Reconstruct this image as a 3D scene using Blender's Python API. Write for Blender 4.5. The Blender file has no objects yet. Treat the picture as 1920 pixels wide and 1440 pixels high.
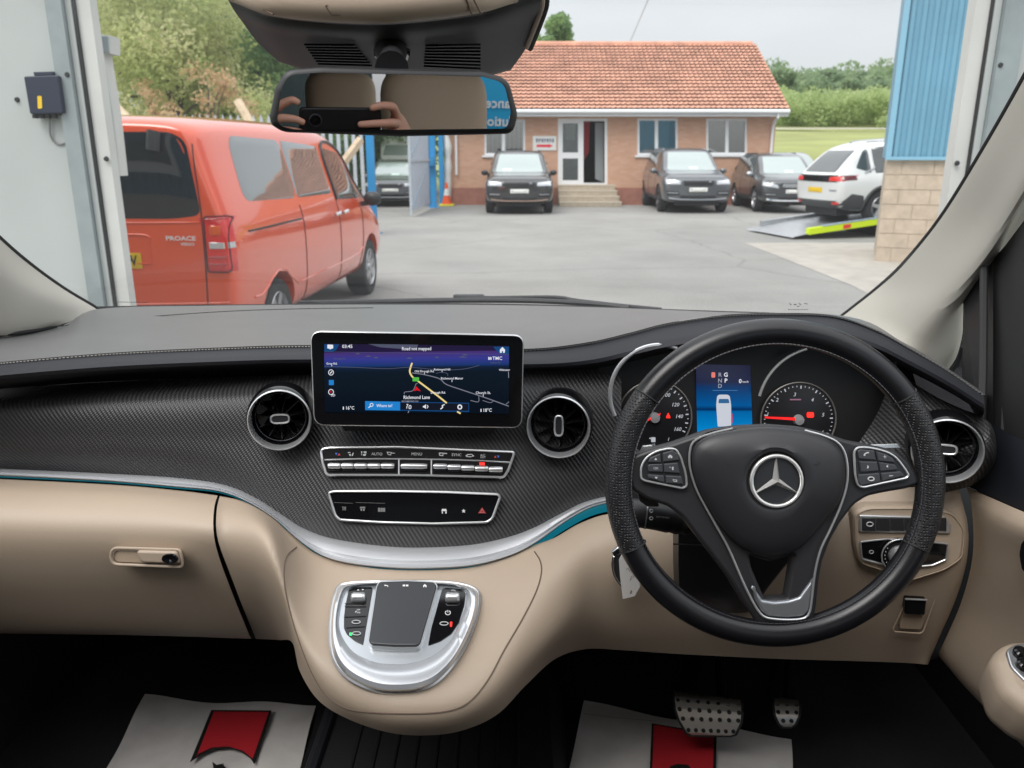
import bpy, bmesh, math, random
import numpy as np
from mathutils import Vector, Matrix
from mathutils.bvhtree import BVHTree
random.seed(7); RNG=np.random.default_rng(7)
sc=bpy.context.scene
R=math.radians
# ---------------------------------------------------------------- camera, world, sun, exposure
PITCH=R(16.0); F=1500.0; CAMP=Vector((0,0,1.65))
cd=bpy.data.cameras.new('camera'); cam=bpy.data.objects.new('camera',cd); sc.collection.objects.link(cam)
cam.location=CAMP; cam.rotation_euler=(math.pi/2-PITCH,0,0)
cd.sensor_width=36; cd.lens=F/1920*36; cd.clip_start=0.004; cd.clip_end=900
cd.dof.use_dof=True; cd.dof.focus_distance=1.08; cd.dof.aperture_fstop=9.0
sc.camera=cam
w=bpy.data.worlds.new('World'); sc.world=w; w.use_nodes=True
nt=w.node_tree; nt.nodes.clear()
def nd(t,k,**kw):
    n=t.nodes.new(k)
    for a,b in kw.items(): setattr(n,a,b)
    return n
wo=nd(nt,'ShaderNodeOutputWorld'); bg=nd(nt,'ShaderNodeBackground'); bg2=nd(nt,'ShaderNodeBackground'); ad=nd(nt,'ShaderNodeAddShader')
sky=nd(nt,'ShaderNodeTexSky'); sky.sky_type='NISHITA'; sky.sun_disc=False; sky.sun_elevation=R(56); sky.sun_rotation=R(215)
hs=nd(nt,'ShaderNodeHueSaturation'); hs.inputs['Saturation'].default_value=.35
nt.links.new(sky.outputs[0],hs.inputs['Color']); nt.links.new(hs.outputs[0],bg.inputs[0]); bg.inputs[1].default_value=.05
tc=nd(nt,'ShaderNodeTexCoord'); sp=nd(nt,'ShaderNodeSeparateXYZ'); nt.links.new(tc.outputs['Generated'],sp.inputs[0])
rp=nd(nt,'ShaderNodeValToRGB'); nt.links.new(sp.outputs[2],rp.inputs[0])
rp.color_ramp.elements[0].position=0; rp.color_ramp.elements[0].color=(.34,.352,.36,1)
rp.color_ramp.elements[1].position=1; rp.color_ramp.elements[1].color=(2.0,2.03,2.08,1)
nz=nd(nt,'ShaderNodeTexNoise'); nz.inputs['Scale'].default_value=2.2; nz.inputs['Detail'].default_value=4
mp=nd(nt,'ShaderNodeMapping'); mp.inputs['Scale'].default_value=(1,1,4); nt.links.new(tc.outputs['Generated'],mp.inputs[0]); nt.links.new(mp.outputs[0],nz.inputs[0])
mr=nd(nt,'ShaderNodeMapRange'); mr.inputs[3].default_value=.70; mr.inputs[4].default_value=1.22; nt.links.new(nz.outputs[0],mr.inputs[0])
vm=nd(nt,'ShaderNodeVectorMath',operation='SCALE'); nt.links.new(rp.outputs[0],vm.inputs[0]); nt.links.new(mr.outputs[0],vm.inputs['Scale'])
nt.links.new(vm.outputs[0],bg2.inputs[0]); bg2.inputs[1].default_value=1.0
nt.links.new(bg.outputs[0],ad.inputs[0]); nt.links.new(bg2.outputs[0],ad.inputs[1]); nt.links.new(ad.outputs[0],wo.inputs[0])
sd=bpy.data.lights.new('sun','SUN'); sd.energy=2.2; sd.angle=R(35); sd.color=(1,.97,.92)
so=bpy.data.objects.new('sun',sd); sc.collection.objects.link(so); so.rotation_euler=(R(34),0,R(-35)); so.location=(0,0,30)
sc.view_settings.view_transform='Standard'; sc.view_settings.look='None'; sc.view_settings.gamma=1; sc.view_settings.use_curve_mapping=False
sc.view_settings.exposure=0.0
# ---------------------------------------------------------------- geometry helpers
FWD=Vector((0,math.cos(PITCH),-math.sin(PITCH))); UPV=Vector((0,math.sin(PITCH),math.cos(PITCH))); XV=Vector((1,0,0))
def ray(px,py): return FWD+XV*((px-960)/F)+UPV*((720-py)/F)
def U(px,py,Y):
    d=ray(px,py); return CAMP+d*(Y/d.y)
def G(px,py,z=0.0):
    d=ray(px,py); return CAMP+d*((z-CAMP.z)/d.z)
class Fr:
    def __init__(s,O,N,roll=0,right=(1,0,0)):
        s.O=Vector(O); s.N=Vector(N).normalized(); r=Vector(right); r=(r-s.N*r.dot(s.N)).normalized()
        u=s.N.cross(r)
        if u.z<0 and abs(u.z)>.01: u=-u
        s.R=r*math.cos(R(roll))-u*math.sin(R(roll)); s.U=s.N.cross(s.R)
        if s.U.dot(u)<0: s.U=-s.U
    def hit(s,px,py,off=0.0):
        d=ray(px,py); O=s.O+s.N*off
        return CAMP+d*((O-CAMP).dot(s.N)/d.dot(s.N))
    def uv(s,px,py,off=0.0):
        q=s.hit(px,py,off)-s.O; return (q.dot(s.R),q.dot(s.U))
    def at(s,u,v,off=0.0): return s.O+s.R*u+s.U*v+s.N*off
    def scale(s,px,py):
        return (s.hit(px+.5,py)-s.hit(px-.5,py)).length
MATS={}
def mat(name,col=(.5,.5,.5),rough=.5,metal=0.0,spec=.5,coat=0.0,noise=None,bump=None,emit=None,es=1.0,alpha=None,sheen=0,trans=0,bdist=.001):
    """noise=(scale, amount) colour variation; bump=(scale,strength)"""
    if name in MATS: return MATS[name]
    m=bpy.data.materials.new(name); m.use_nodes=True; t=m.node_tree; b=t.nodes['Principled BSDF']
    b.inputs['Base Color'].default_value=(*col,1); b.inputs['Roughness'].default_value=rough; b.inputs['Metallic'].default_value=metal
    b.inputs['Specular IOR Level'].default_value=spec; b.inputs['Coat Weight'].default_value=coat; b.inputs['Coat Roughness'].default_value=.04
    if sheen: b.inputs['Sheen Weight'].default_value=sheen
    if trans: b.inputs['Transmission Weight'].default_value=trans
    if emit: b.inputs['Emission Color'].default_value=(*emit,1); b.inputs['Emission Strength'].default_value=es
    c=nd(t,'ShaderNodeTexCoord')
    if noise:
        n=nd(t,'ShaderNodeTexNoise'); n.inputs['Scale'].default_value=noise[0]; n.inputs['Detail'].default_value=5; t.links.new(c.outputs['Object'],n.inputs[0])
        r=nd(t,'ShaderNodeMapRange'); r.inputs[1].default_value=.3; r.inputs[2].default_value=.7; r.inputs[3].default_value=1-noise[1]; r.inputs[4].default_value=1+noise[1]; t.links.new(n.outputs[0],r.inputs[0])
        v=nd(t,'ShaderNodeVectorMath',operation='SCALE'); v.inputs[0].default_value=col; t.links.new(r.outputs[0],v.inputs['Scale']); t.links.new(v.outputs[0],b.inputs['Base Color'])
    if bump:
        n=nd(t,'ShaderNodeTexNoise'); n.inputs['Scale'].default_value=bump[0]; n.inputs['Detail'].default_value=3; t.links.new(c.outputs['Object'],n.inputs[0])
        bp=nd(t,'ShaderNodeBump'); bp.inputs['Strength'].default_value=bump[1]; bp.inputs['Distance'].default_value=bdist; t.links.new(n.outputs[0],bp.inputs['Height']); t.links.new(bp.outputs[0],b.inputs['Normal'])
    MATS[name]=m; return m
def glassmat(name,tint=(1,1,1),refl=.06,haze_veil=0):
    if name in MATS: return MATS[name]
    m=bpy.data.materials.new(name); m.use_nodes=True; t=m.node_tree; t.nodes.clear()
    o=nd(t,'ShaderNodeOutputMaterial'); mx=nd(t,'ShaderNodeMixShader'); a=nd(t,'ShaderNodeBsdfTransparent'); g=nd(t,'ShaderNodeBsdfGlossy'); g.inputs['Roughness'].default_value=.01
    a.inputs[0].default_value=(*tint,1); f=nd(t,'ShaderNodeFresnel'); f.inputs[0].default_value=1.45
    ml=nd(t,'ShaderNodeMath',operation='MULTIPLY'); ml.inputs[1].default_value=refl/.04; t.links.new(f.outputs[0],ml.inputs[0]); ml.use_clamp=True
    t.links.new(ml.outputs[0],mx.inputs[0]); t.links.new(a.outputs[0],mx.inputs[1]); t.links.new(g.outputs[0],mx.inputs[2]); out=mx.outputs[0]
    if haze_veil:
        tl=nd(t,'ShaderNodeBsdfTranslucent'); tl.inputs[0].default_value=(.9,.92,.95,1); m2=nd(t,'ShaderNodeMixShader'); m2.inputs[0].default_value=haze_veil; t.links.new(out,m2.inputs[1]); t.links.new(tl.outputs[0],m2.inputs[2]); out=m2.outputs[0]  # translucent share paints a haze veil over the view through the glass
    t.links.new(out,o.inputs[0])
    MATS[name]=m; return m
def wloc(o):
    v=Vector((0,0,0))
    while o is not None: v+=o.location; o=o.parent
    return v
def setp(o,label=None,cat=None,group=None,kind=None):
    if label: o['label']=label
    if cat: o['category']=cat
    if group: o['group']=group
    if kind: o['kind']=kind
    return o
def empty(name,label,cat,loc=(0,0,0),rotz=0,group=None,kind=None):
    o=bpy.data.objects.new(name,None); sc.collection.objects.link(o); o.location=loc; o.rotation_euler=(0,0,rotz); o.empty_display_size=.1
    return setp(o,label,cat,group,kind)
def link(name,me,m,parent=None,local=False,smooth=True):
    """me verts are in world coordinates (or in the parent's when local)"""
    o=bpy.data.objects.new(name,me); sc.collection.objects.link(o)
    me.use_auto_texspace=True
    if m is not None: me.materials.clear(); me.materials.append(m)
    if smooth:
        me.polygons.foreach_set('use_smooth',[True]*len(me.polygons))
        try: me.set_sharp_from_angle(angle=R(38))
        except Exception: pass
    if parent is not None:
        if not local:
            me.transform(Matrix.Translation(-wloc(parent)))
        o.parent=parent
    elif not local:
        n=len(me.vertices); a=np.empty(n*3,dtype=np.float32); me.vertices.foreach_get('co',a); a=a.reshape(-1,3)
        c=Vector(((a[:,0].min()+a[:,0].max())/2,(a[:,1].min()+a[:,1].max())/2,a[:,2].min()))
        me.transform(Matrix.Translation(-c)); o.location=c
    return o
def mesh(verts,faces,name='m'):
    me=bpy.data.meshes.new(name); me.from_pydata([tuple(v) for v in verts],[],faces); me.update(); return me
def recalc(me):
    bm=bmesh.new(); bm.from_mesh(me); bmesh.ops.recalc_face_normals(bm,faces=bm.faces); bm.to_mesh(me); bm.free(); return me
def mk(name,verts,faces,m,parent=None,local=False,smooth=True): return link(name,recalc(mesh(verts,faces)),m,parent,local,smooth)
def cr(pts,n,closed=False):
    """Catmull-Rom resample of tuples/Vectors to n points"""
    P=np.array([tuple(p) for p in pts],dtype=float)
    if closed: P=np.vstack([P[-1],P,P[0],P[1]])
    else: P=np.vstack([2*P[0]-P[1],P,2*P[-1]-P[-2]])
    k=len(P)-3; seg=np.linalg.norm(P[2:-1]-P[1:-2],axis=1)[:k]; cum=np.concatenate([[0],np.cumsum(seg)])
    tt=np.linspace(0,cum[-1],n,endpoint=not closed); out=[]
    for t in tt:
        i=min(int(np.searchsorted(cum,t,side='right'))-1,k-1); i=max(i,0); u=(t-cum[i])/max(seg[i],1e-9)
        p0,p1,p2,p3=P[i],P[i+1],P[i+2],P[i+3]
        out.append(.5*((2*p1)+(-p0+p2)*u+(2*p0-5*p1+4*p2-p3)*u*u+(-p0+3*p1-3*p2+p3)*u**3))
    return out
def grid(rows,closed_u=False,closed_v=False):
    nr=len(rows); nc=len(rows[0]); v=[tuple(p) for r in rows for p in r]; f=[]
    for i in range(nr if closed_v else nr-1):
        for j in range(nc if closed_u else nc-1):
            a=i*nc+j; b=i*nc+(j+1)%nc; i2=(i+1)%nr; f.append((a,b,i2*nc+(j+1)%nc,i2*nc+j))
    return v,f
def loft(name,rows,m,parent,nu=80,nv=4,byx=False,sub='v'):
    """rows: lists of (px,py,Y); resampled along and across, unprojected to world"""
    rr=[]
    for r in rows:
        q=cr(r,nu); rr.append([U(*p) for p in q])
    if nv>1:
        cols=[cr([rr[i][j] for i in range(len(rr))],(len(rr)-1)*nv+1) for j in range(nu)]
        rr=[[cols[j][i] for j in range(nu)] for i in range(len(cols[0]))]
    v,f=grid(rr); return mk(name,v,f,m,parent)
def loftP(rows,nu,nv):
    rr=[cr(r,nu) for r in rows]
    cols=[cr([rr[i][j] for i in range(len(rr))],(len(rr)-1)*nv+1) for j in range(nu)]
    return [[Vector(cols[j][i]) for j in range(nu)] for i in range(len(cols[0]))]
def tubemesh(pts,r,closed=False,seg=8,flat=1.0,up=None):
    P=[Vector(p) for p in pts]; n=len(P); rad=r if isinstance(r,(list,tuple)) else [r]*n; rows=[]; prev=None
    for i in range(n):
        if closed: t=(P[(i+1)%n]-P[i-1])
        else: t=P[min(i+1,n-1)]-P[max(i-1,0)]
        if t.length<1e-9: t=Vector((0,0,1))
        t.normalize()
        if up is not None: a=Vector(up)-t*Vector(up).dot(t)
        elif prev is None: a=t.orthogonal()
        else: a=prev-t*prev.dot(t)
        if a.length<1e-6: a=t.orthogonal()
        a.normalize(); prev=a; b=t.cross(a)
        rows.append([P[i]+(a*math.cos(k*2*math.pi/seg)*flat+b*math.sin(k*2*math.pi/seg))*rad[i] for k in range(seg)])
    v,f=grid(rows,closed_u=True,closed_v=closed)
    if not closed: f.append(tuple(range(seg))); f.append(tuple((n-1)*seg+k for k in range(seg)))
    return v,f
def tube(name,pts,r,m,parent=None,closed=False,seg=8,local=False,flat=1.0,up=None):
    v,f=tubemesh(pts,r,closed,seg,flat,up); return mk(name,v,f,m,parent,local)
def roundpoly(pts,r,seg=5):
    out=[]; n=len(pts)
    for i in range(n):
        p=Vector(pts[i][:2]); a=Vector(pts[i-1][:2]); b=Vector(pts[(i+1)%n][:2])
        rr=pts[i][2] if len(pts[i])>2 else r
        da=(a-p); db=(b-p); d=min(rr,da.length*.48,db.length*.48)
        if d<1e-6: out.append(tuple(p)); continue
        s=p+da.normalized()*d; e=p+db.normalized()*d
        for k in range(seg+1):
            u=k/seg; out.append(tuple(s*(1-u)**2+p*2*u*(1-u)+e*u*u))
    return out
def curve_mesh(polys,extr,bev,bres=2):
    cu=bpy.data.curves.new('c','CURVE'); cu.dimensions='2D'; cu.fill_mode='BOTH'
    for pl in polys:
        s=cu.splines.new('POLY'); s.points.add(len(pl)-1); s.use_cyclic_u=True
        for i,p in enumerate(pl): s.points[i].co=(p[0],p[1],0,1)
    cu.extrude=max(extr,0); cu.bevel_depth=bev; cu.bevel_resolution=bres; cu.offset=-bev
    ob=bpy.data.objects.new('c',cu); sc.collection.objects.link(ob); dg=bpy.context.evaluated_depsgraph_get(); 
    me=bpy.data.meshes.new_from_object(ob.evaluated_get(dg)); bpy.data.objects.remove(ob); bpy.data.curves.remove(cu); return me
def fmat(fr,off):
    M=Matrix.Identity(4)
    for i in range(3): M[i][0]=fr.R[i]; M[i][1]=fr.U[i]; M[i][2]=fr.N[i]; M[i][3]=(fr.O+fr.N*off)[i]
    return M
def plate(name,polys,fr,thick,m,parent=None,off=0.0,bev=0.0,rnd=0,local=False,isuv=False,smooth=True):
    """polys in photo pixels on the frame's plane (or in metres when isuv); front face at off"""
    if not isinstance(polys[0][0],(tuple,list)): polys=[polys]
    P=[]
    for pl in polys:
        if rnd: pl=roundpoly(pl,rnd)
        P.append([p[:2] if isuv else fr.uv(p[0],p[1],off) for p in pl])
    me=curve_mesh(P,thick/2-bev,bev); me.transform(fmat(fr,off-thick/2)); 
    return link(name,me,m,parent,local,smooth)
def text(s,fr,px,py,h,m,parent,off=.0006,align='CENTER',name='lettering',shear=0,bold=0,isuv=False,hm=None,wide=1.0,rot=0,local=False):
    cu=bpy.data.curves.new('t','FONT'); cu.body=s; cu.align_x=align; cu.align_y='CENTER'
    size=(hm if hm else h*fr.scale(px,py))/.7; cu.size=size; cu.shear=shear; cu.offset=bold*size; cu.resolution_u=2
    ob=bpy.data.objects.new('t',cu); sc.collection.objects.link(ob); dg=bpy.context.evaluated_depsgraph_get()
    me=bpy.data.meshes.new_from_object(ob.evaluated_get(dg)); bpy.data.objects.remove(ob); bpy.data.curves.remove(cu)
    if wide!=1 or rot: me.transform(Matrix.Rotation(R(rot),4,'Z')@Matrix.Diagonal((wide,1,1,1)))
    u,v=(px,py) if isuv else fr.uv(px,py,off)
    M=fmat(fr,off); M=M@Matrix.Translation((u,v,0)); me.transform(M)
    return link(name,me,m,parent,local,False)
def strip(name,pts,wd,fr,m,parent,off=.0005,isuv=False):
    """flat line on a frame through pixel points, width in px"""
    P=[Vector(fr.uv(p[0],p[1],off)) if not isuv else Vector(p) for p in pts]; s=wd if isuv else wd*fr.scale(pts[0][0],pts[0][1]); v=[];f=[]
    for i,p in enumerate(P):
        t=P[min(i+1,len(P)-1)]-P[max(i-1,0)]; t.normalize(); n=Vector((-t.y,t.x))*s/2
        for q in (p+n,p-n): v.append(fr.at(q.x,q.y,off))
        if i: f.append((2*i-2,2*i-1,2*i+1,2*i))
    return mk(name,v,f,m,parent,smooth=False)
def boxv(lo,hi):
    x0,y0,z0=lo; x1,y1,z1=hi
    v=[(x0,y0,z0),(x1,y0,z0),(x1,y1,z0),(x0,y1,z0),(x0,y0,z1),(x1,y0,z1),(x1,y1,z1),(x0,y1,z1)]
    return v,[(0,3,2,1),(4,5,6,7),(0,1,5,4),(1,2,6,5),(2,3,7,6),(3,0,4,7)]
def box(name,lo,hi,m,parent=None,local=False,bev=0,rot=None):
    v,f=boxv(lo,hi); me=mesh(v,f)
    if bev:
        bm=bmesh.new(); bm.from_mesh(me); bmesh.ops.bevel(bm,geom=bm.edges[:],offset=bev,segments=2,affect='EDGES',profile=.6); bm.to_mesh(me); bm.free()
    if rot is not None: me.transform(rot)
    return link(name,me,m,parent,local,bool(bev))
def lathe(name,prof,fr,m,parent,seg=48,arc=None,local=False,sx=1,sy=1):
    """prof: (radius, off) revolved about the frame's normal"""
    rows=[]
    for r,o in prof: rows.append([fr.at(r*math.cos(a)*sx,r*math.sin(a)*sy,o) for a in [2*math.pi*k/seg for k in range(seg)]])
    v,f=grid(rows,closed_u=True); return mk(name,v,f,m,parent,local)
def ring(name,r,tr,fr,m,parent,off=0,seg=64,sx=1,sy=1,local=False,ts=8):
    return tube(name,[fr.at(r*math.cos(2*math.pi*k/seg)*sx,r*math.sin(2*math.pi*k/seg)*sy,off) for k in range(seg)],tr,m,parent,True,ts,local)
def copyof(o,parent=None,loc=None):
    c=o.copy(); sc.collection.objects.link(c); c.parent=parent
    if loc is not None: c.location=loc
    for ch in list(o.children): copyof(ch,c)
    return c
# ---------------------------------------------------------------- materials
def M(n): return MATS[n]
mat('asphalt',(.27,.265,.255),.9,noise=(1.2,.14),bump=(160,.5),bdist=.004)
mat('concrete',(.40,.37,.33),.9,noise=(3,.12),bump=(60,.4),bdist=.004)
mat('floor_concrete',(.22,.22,.21),.8,noise=(3,.15))
mat('white_panel',(.45,.475,.465),.45,noise=(2,.05)); mat('steel',(.30,.34,.35),.45,metal=.3,noise=(6,.15))
mat('jamb_white',(.60,.60,.575),.55,noise=(4,.06)); mat('black_plastic',(.018,.018,.02),.45,bump=(900,.15),bdist=.0003)
mat('gloss_black',(.006,.006,.007),.06); mat('rubber',(.015,.015,.016),.7)
mat('cladding_blue',(.14,.33,.46),.5,noise=(2,.06)); mat('block',(.50,.415,.325),.9,noise=(8,.12),bump=(60,.5),bdist=.006); mat('mortar',(.46,.385,.30),.95)
mat('chrome',(.82,.83,.84),.12,metal=1); mat('satin_metal',(.66,.67,.68),.3,metal=.75,bump=(700,.05)); mat('satin_trim',(.62,.63,.65),.42,metal=.6)
mat('silver_paint',(.62,.64,.67),.25,metal=.55,coat=.8,noise=(1500,.06))
mat('dash_leather',(.11,.11,.11),.42,spec=.8,bump=(520,.35),bdist=.0006,noise=(12,.05))
mat('dark_leather',(.020,.021,.026),.55,spec=.3,bump=(600,.35),bdist=.0006)
mat('wheel_leather',(.009,.009,.011),.30,bump=(900,.25),bdist=.0004)
mat('hub_plastic',(.022,.022,.025),.42,bump=(1500,.25),bdist=.0003)
mat('beige',(.40,.318,.242),.5,bump=(650,.55),bdist=.0004,noise=(5,.03))
mat('beige_soft',(.58,.44,.32),.6,bump=(900,.2),bdist=.0004)
mat('pillar_cloth',(.46,.44,.39),.8,bump=(1200,.35),bdist=.0005)
mat('headliner',(.17,.165,.155),.9,bump=(900,.3),bdist=.0005); mat('carpet',(.006,.006,.008),.95,bump=(500,.8),bdist=.002)
mat('tunnel_rubber',(.012,.012,.014),.6,bump=(300,.2))
mat('brick_wall',(.50,.25,.15),.9); mat('upvc',(.80,.81,.82),.35); mat('red_print',(.50,.015,.025),.7); mat('paper',(.62,.59,.57),.85,noise=(11,.13),bump=(25,.35),bdist=.004)
mat('ink_black',(.01,.01,.01),.6); mat('white_ink',(.75,.75,.75),.5); mat('grey_ink',(.20,.20,.20),.5); mat('orange_paint',(.82,.095,.028),.18,coat=1.0,noise=(900,.03))
mat('car_black',(.025,.026,.028),.25,coat=1); mat('car_grey',(.10,.108,.12),.28,coat=1,metal=.3); mat('car_white',(.72,.73,.72),.3,coat=1); mat('car_dkgrey',(.07,.074,.08),.28,coat=1,metal=.2)
mat('car_silver',(.35,.37,.39),.3,coat=1,metal=.4)
mat('car_glass',(.035,.045,.045),.03,spec=1.0,coat=.5); mat('tail_red',(.75,.02,.015),.12,coat=.8); mat('lamp_clear',(.65,.67,.7),.12,metal=.4,coat=1)
mat('tyre',(.025,.025,.026),.85,bump=(80,.3)); mat('rim_silver',(.45,.46,.48),.3,metal=.8); mat('rim_dark',(.06,.06,.065),.35,metal=.5)
mat('plate_yellow',(.80,.52,.02),.4); mat('plate_white',(.75,.75,.72),.4); mat('lower_plastic',(.05,.052,.055),.7)
mat('wood',(.55,.43,.30),.8,noise=(6,.2)); mat('bark',(.11,.085,.06),.95,noise=(4,.3),bump=(12,.6),bdist=.03); mat('galv',(.50,.55,.60),.5,metal=.3,noise=(5,.1)); mat('blue_paint',(.02,.26,.56),.45)
mat('grass',(.10,.17,.035),.95,noise=(.12,.35)); mat('grass_yellow',(.24,.26,.085),.95,noise=(.15,.25))
mat('step_conc',(.42,.36,.28),.9,noise=(9,.15)); mat('cone_orange',(.80,.10,.02),.5); mat('lime',(.62,.80,.0),.5); mat('alu',(.50,.52,.54),.35,metal=.7,noise=(9,.1))
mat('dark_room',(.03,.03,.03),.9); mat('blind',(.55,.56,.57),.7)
mat('skin',(.58,.30,.21),.5,bump=(300,.2)); mat('phone_black',(.012,.012,.013),.3); mat('emb_chrome',(.80,.79,.77),.16,metal=.6)
mat('teal_glow',(.0,.12,.18),.4,emit=(.015,.33,.46),es=.36)
mat('led_red',(.8,.0,.0),.4,emit=(1,.03,.02),es=1.6); mat('led_green',(.0,.6,.1),.4,emit=(.05,1,.2),es=1.2)
mat('needle_red',(.8,.01,.01),.4,emit=(1,.02,.02),es=.75)
for n,c,s in (('scr_white',(.9,.92,1),.85),('scr_grey',(.55,.57,.68),.55),('scr_dim',(.2,.22,.35),.4),('scr_road',(.40,.41,.52),.5),('scr_yellow',(1,.78,.32),.85),('scr_blue',(.02,.28,.78),.75),('scr_bluedk',(.01,.10,.32),.6),('scr_green',(.12,.65,.08),.75),('scr_red',(.9,.01,.02),.8),('scr_bg',(.006,.008,.016),1.0),('scr_line',(.10,.35,.75),.6),('dial_white',(.75,.78,.85),.6)):
    mat(n,(0,0,0),.25,emit=c,es=s)
def rampmat(name,stops,axis='Z',rough=.2,noisecol=None):
    m=bpy.data.materials.new(name); m.use_nodes=True; t=m.node_tree; b=t.nodes['Principled BSDF']
    c=nd(t,'ShaderNodeTexCoord'); s=nd(t,'ShaderNodeSeparateXYZ'); t.links.new(c.outputs['Generated'],s.inputs[0])
    r=nd(t,'ShaderNodeValToRGB'); e=r.color_ramp.elements
    while len(e)>1: e.remove(e[-1])
    e[0].position=stops[0][0]; e[0].color=(*stops[0][1],1)
    for p,cl in stops[1:]:
        q=e.new(p); q.color=(*cl,1)
    t.links.new(s.outputs[axis],r.inputs[0]); b.inputs['Base Color'].default_value=(0,0,0,1); b.inputs['Roughness'].default_value=rough
    t.links.new(r.outputs[0],b.inputs['Emission Color']); b.inputs['Emission Strength'].default_value=1; MATS[name]=m; return m
def carbon():
    m=bpy.data.materials.new('carbon'); m.use_nodes=True; t=m.node_tree; b=t.nodes['Principled BSDF']; c=nd(t,'ShaderNodeTexCoord'); s=nd(t,'ShaderNodeSeparateXYZ'); t.links.new(c.outputs['Object'],s.inputs[0])
    def mth(op,a,bb=None):
        n=nd(t,'ShaderNodeMath',operation=op)
        for i,v in enumerate((a,bb)):
            if v is None: continue
            if isinstance(v,(int,float)): n.inputs[i].default_value=v
            else: t.links.new(v,n.inputs[i])
        return n.outputs[0]
    u=mth('ADD',mth('MULTIPLY',s.outputs[0],.80),mth('MULTIPLY',s.outputs[2],.60)); k=2*math.pi/.0052
    w1=mth('SINE',mth('MULTIPLY',u,k)); v=mth('SUBTRACT',mth('MULTIPLY',s.outputs[0],.6),mth('MULTIPLY',s.outputs[2],.8))
    w2=mth('SINE',mth('MULTIPLY',v,2*math.pi/.0030)); h=mth('ADD',w1,mth('MULTIPLY',w2,.35))
    r=nd(t,'ShaderNodeMapRange'); t.links.new(h,r.inputs[0]); r.inputs[1].default_value=-1; r.inputs[2].default_value=1.1
    mx=nd(t,'ShaderNodeMix',data_type='RGBA'); t.links.new(r.outputs[0],mx.inputs[0]); mx.inputs[6].default_value=(.016,.016,.017,1); mx.inputs[7].default_value=(.050,.050,.052,1)
    t.links.new(mx.outputs[2],b.inputs['Base Color']); b.inputs['Roughness'].default_value=.42
    bp=nd(t,'ShaderNodeBump'); bp.inputs['Distance'].default_value=.0005; bp.inputs['Strength'].default_value=.6; t.links.new(h,bp.inputs['Height']); t.links.new(bp.outputs[0],b.inputs['Normal']); MATS['carbon']=m
carbon()
def perf():
    m=bpy.data.materials.new('perforated'); m.use_nodes=True; t=m.node_tree; b=t.nodes['Principled BSDF']; c=nd(t,'ShaderNodeTexCoord'); mp=nd(t,'ShaderNodeMapping'); t.links.new(c.outputs['Object'],mp.inputs[0])
    v=nd(t,'ShaderNodeTexVoronoi'); v.inputs['Scale'].default_value=330; v.inputs['Randomness'].default_value=.25; t.links.new(mp.outputs[0],v.inputs[0])
    r=nd(t,'ShaderNodeMapRange'); r.inputs[1].default_value=.2; r.inputs[2].default_value=.45; t.links.new(v.outputs['Distance'],r.inputs[0])
    mx=nd(t,'ShaderNodeMix',data_type='RGBA'); t.links.new(r.outputs[0],mx.inputs[0]); mx.inputs[6].default_value=(.004,.004,.004,1); mx.inputs[7].default_value=(.017,.017,.019,1); t.links.new(mx.outputs[2],b.inputs['Base Color'])
    b.inputs['Roughness'].default_value=.36; bp=nd(t,'ShaderNodeBump'); bp.inputs['Distance'].default_value=.0009; bp.inputs['Strength'].default_value=.9; t.links.new(r.outputs[0],bp.inputs['Height']); t.links.new(bp.outputs[0],b.inputs['Normal']); MATS['perforated']=m
perf()
def asph():
    m=M('asphalt'); t=m.node_tree; b=t.nodes['Principled BSDF']; c=nd(t,'ShaderNodeTexCoord')
    a=nd(t,'ShaderNodeTexNoise'); a.inputs['Scale'].default_value=.5; a.inputs['Detail'].default_value=8; a.inputs['Roughness'].default_value=.65; t.links.new(c.outputs['Object'],a.inputs[0])
    s=nd(t,'ShaderNodeTexNoise'); s.inputs['Scale'].default_value=45; s.inputs['Detail'].default_value=3; t.links.new(c.outputs['Object'],s.inputs[0])
    v=nd(t,'ShaderNodeTexVoronoi'); v.feature='DISTANCE_TO_EDGE'; v.inputs['Scale'].default_value=.16; 
    w_=nd(t,'ShaderNodeVectorMath',operation='SCALE'); w_.inputs['Scale'].default_value=.9; t.links.new(a.outputs['Color'],w_.inputs[0]); ad_=nd(t,'ShaderNodeVectorMath',operation='ADD'); t.links.new(c.outputs['Object'],ad_.inputs[0]); t.links.new(w_.outputs[0],ad_.inputs[1]); t.links.new(ad_.outputs[0],v.inputs[0])
    ck=nd(t,'ShaderNodeMapRange'); ck.inputs[1].default_value=.0; ck.inputs[2].default_value=.006; ck.inputs[3].default_value=.72; t.links.new(v.outputs[0],ck.inputs[0])
    r1=nd(t,'ShaderNodeMapRange'); r1.inputs[1].default_value=.3; r1.inputs[2].default_value=.7; r1.inputs[3].default_value=.84; r1.inputs[4].default_value=1.14; t.links.new(a.outputs[0],r1.inputs[0])
    r2=nd(t,'ShaderNodeMapRange'); r2.inputs[1].default_value=.3; r2.inputs[2].default_value=.7; r2.inputs[3].default_value=.80; r2.inputs[4].default_value=1.2; t.links.new(s.outputs[0],r2.inputs[0])
    m1=nd(t,'ShaderNodeMath',operation='MULTIPLY'); t.links.new(r1.outputs[0],m1.inputs[0]); t.links.new(r2.outputs[0],m1.inputs[1]); m2=nd(t,'ShaderNodeMath',operation='MULTIPLY'); t.links.new(m1.outputs[0],m2.inputs[0]); t.links.new(ck.outputs[0],m2.inputs[1])
    vv=nd(t,'ShaderNodeVectorMath',operation='SCALE'); vv.inputs[0].default_value=(.265,.258,.245); t.links.new(m2.outputs[0],vv.inputs['Scale']); t.links.new(vv.outputs[0],b.inputs['Base Color'])
asph()
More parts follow.
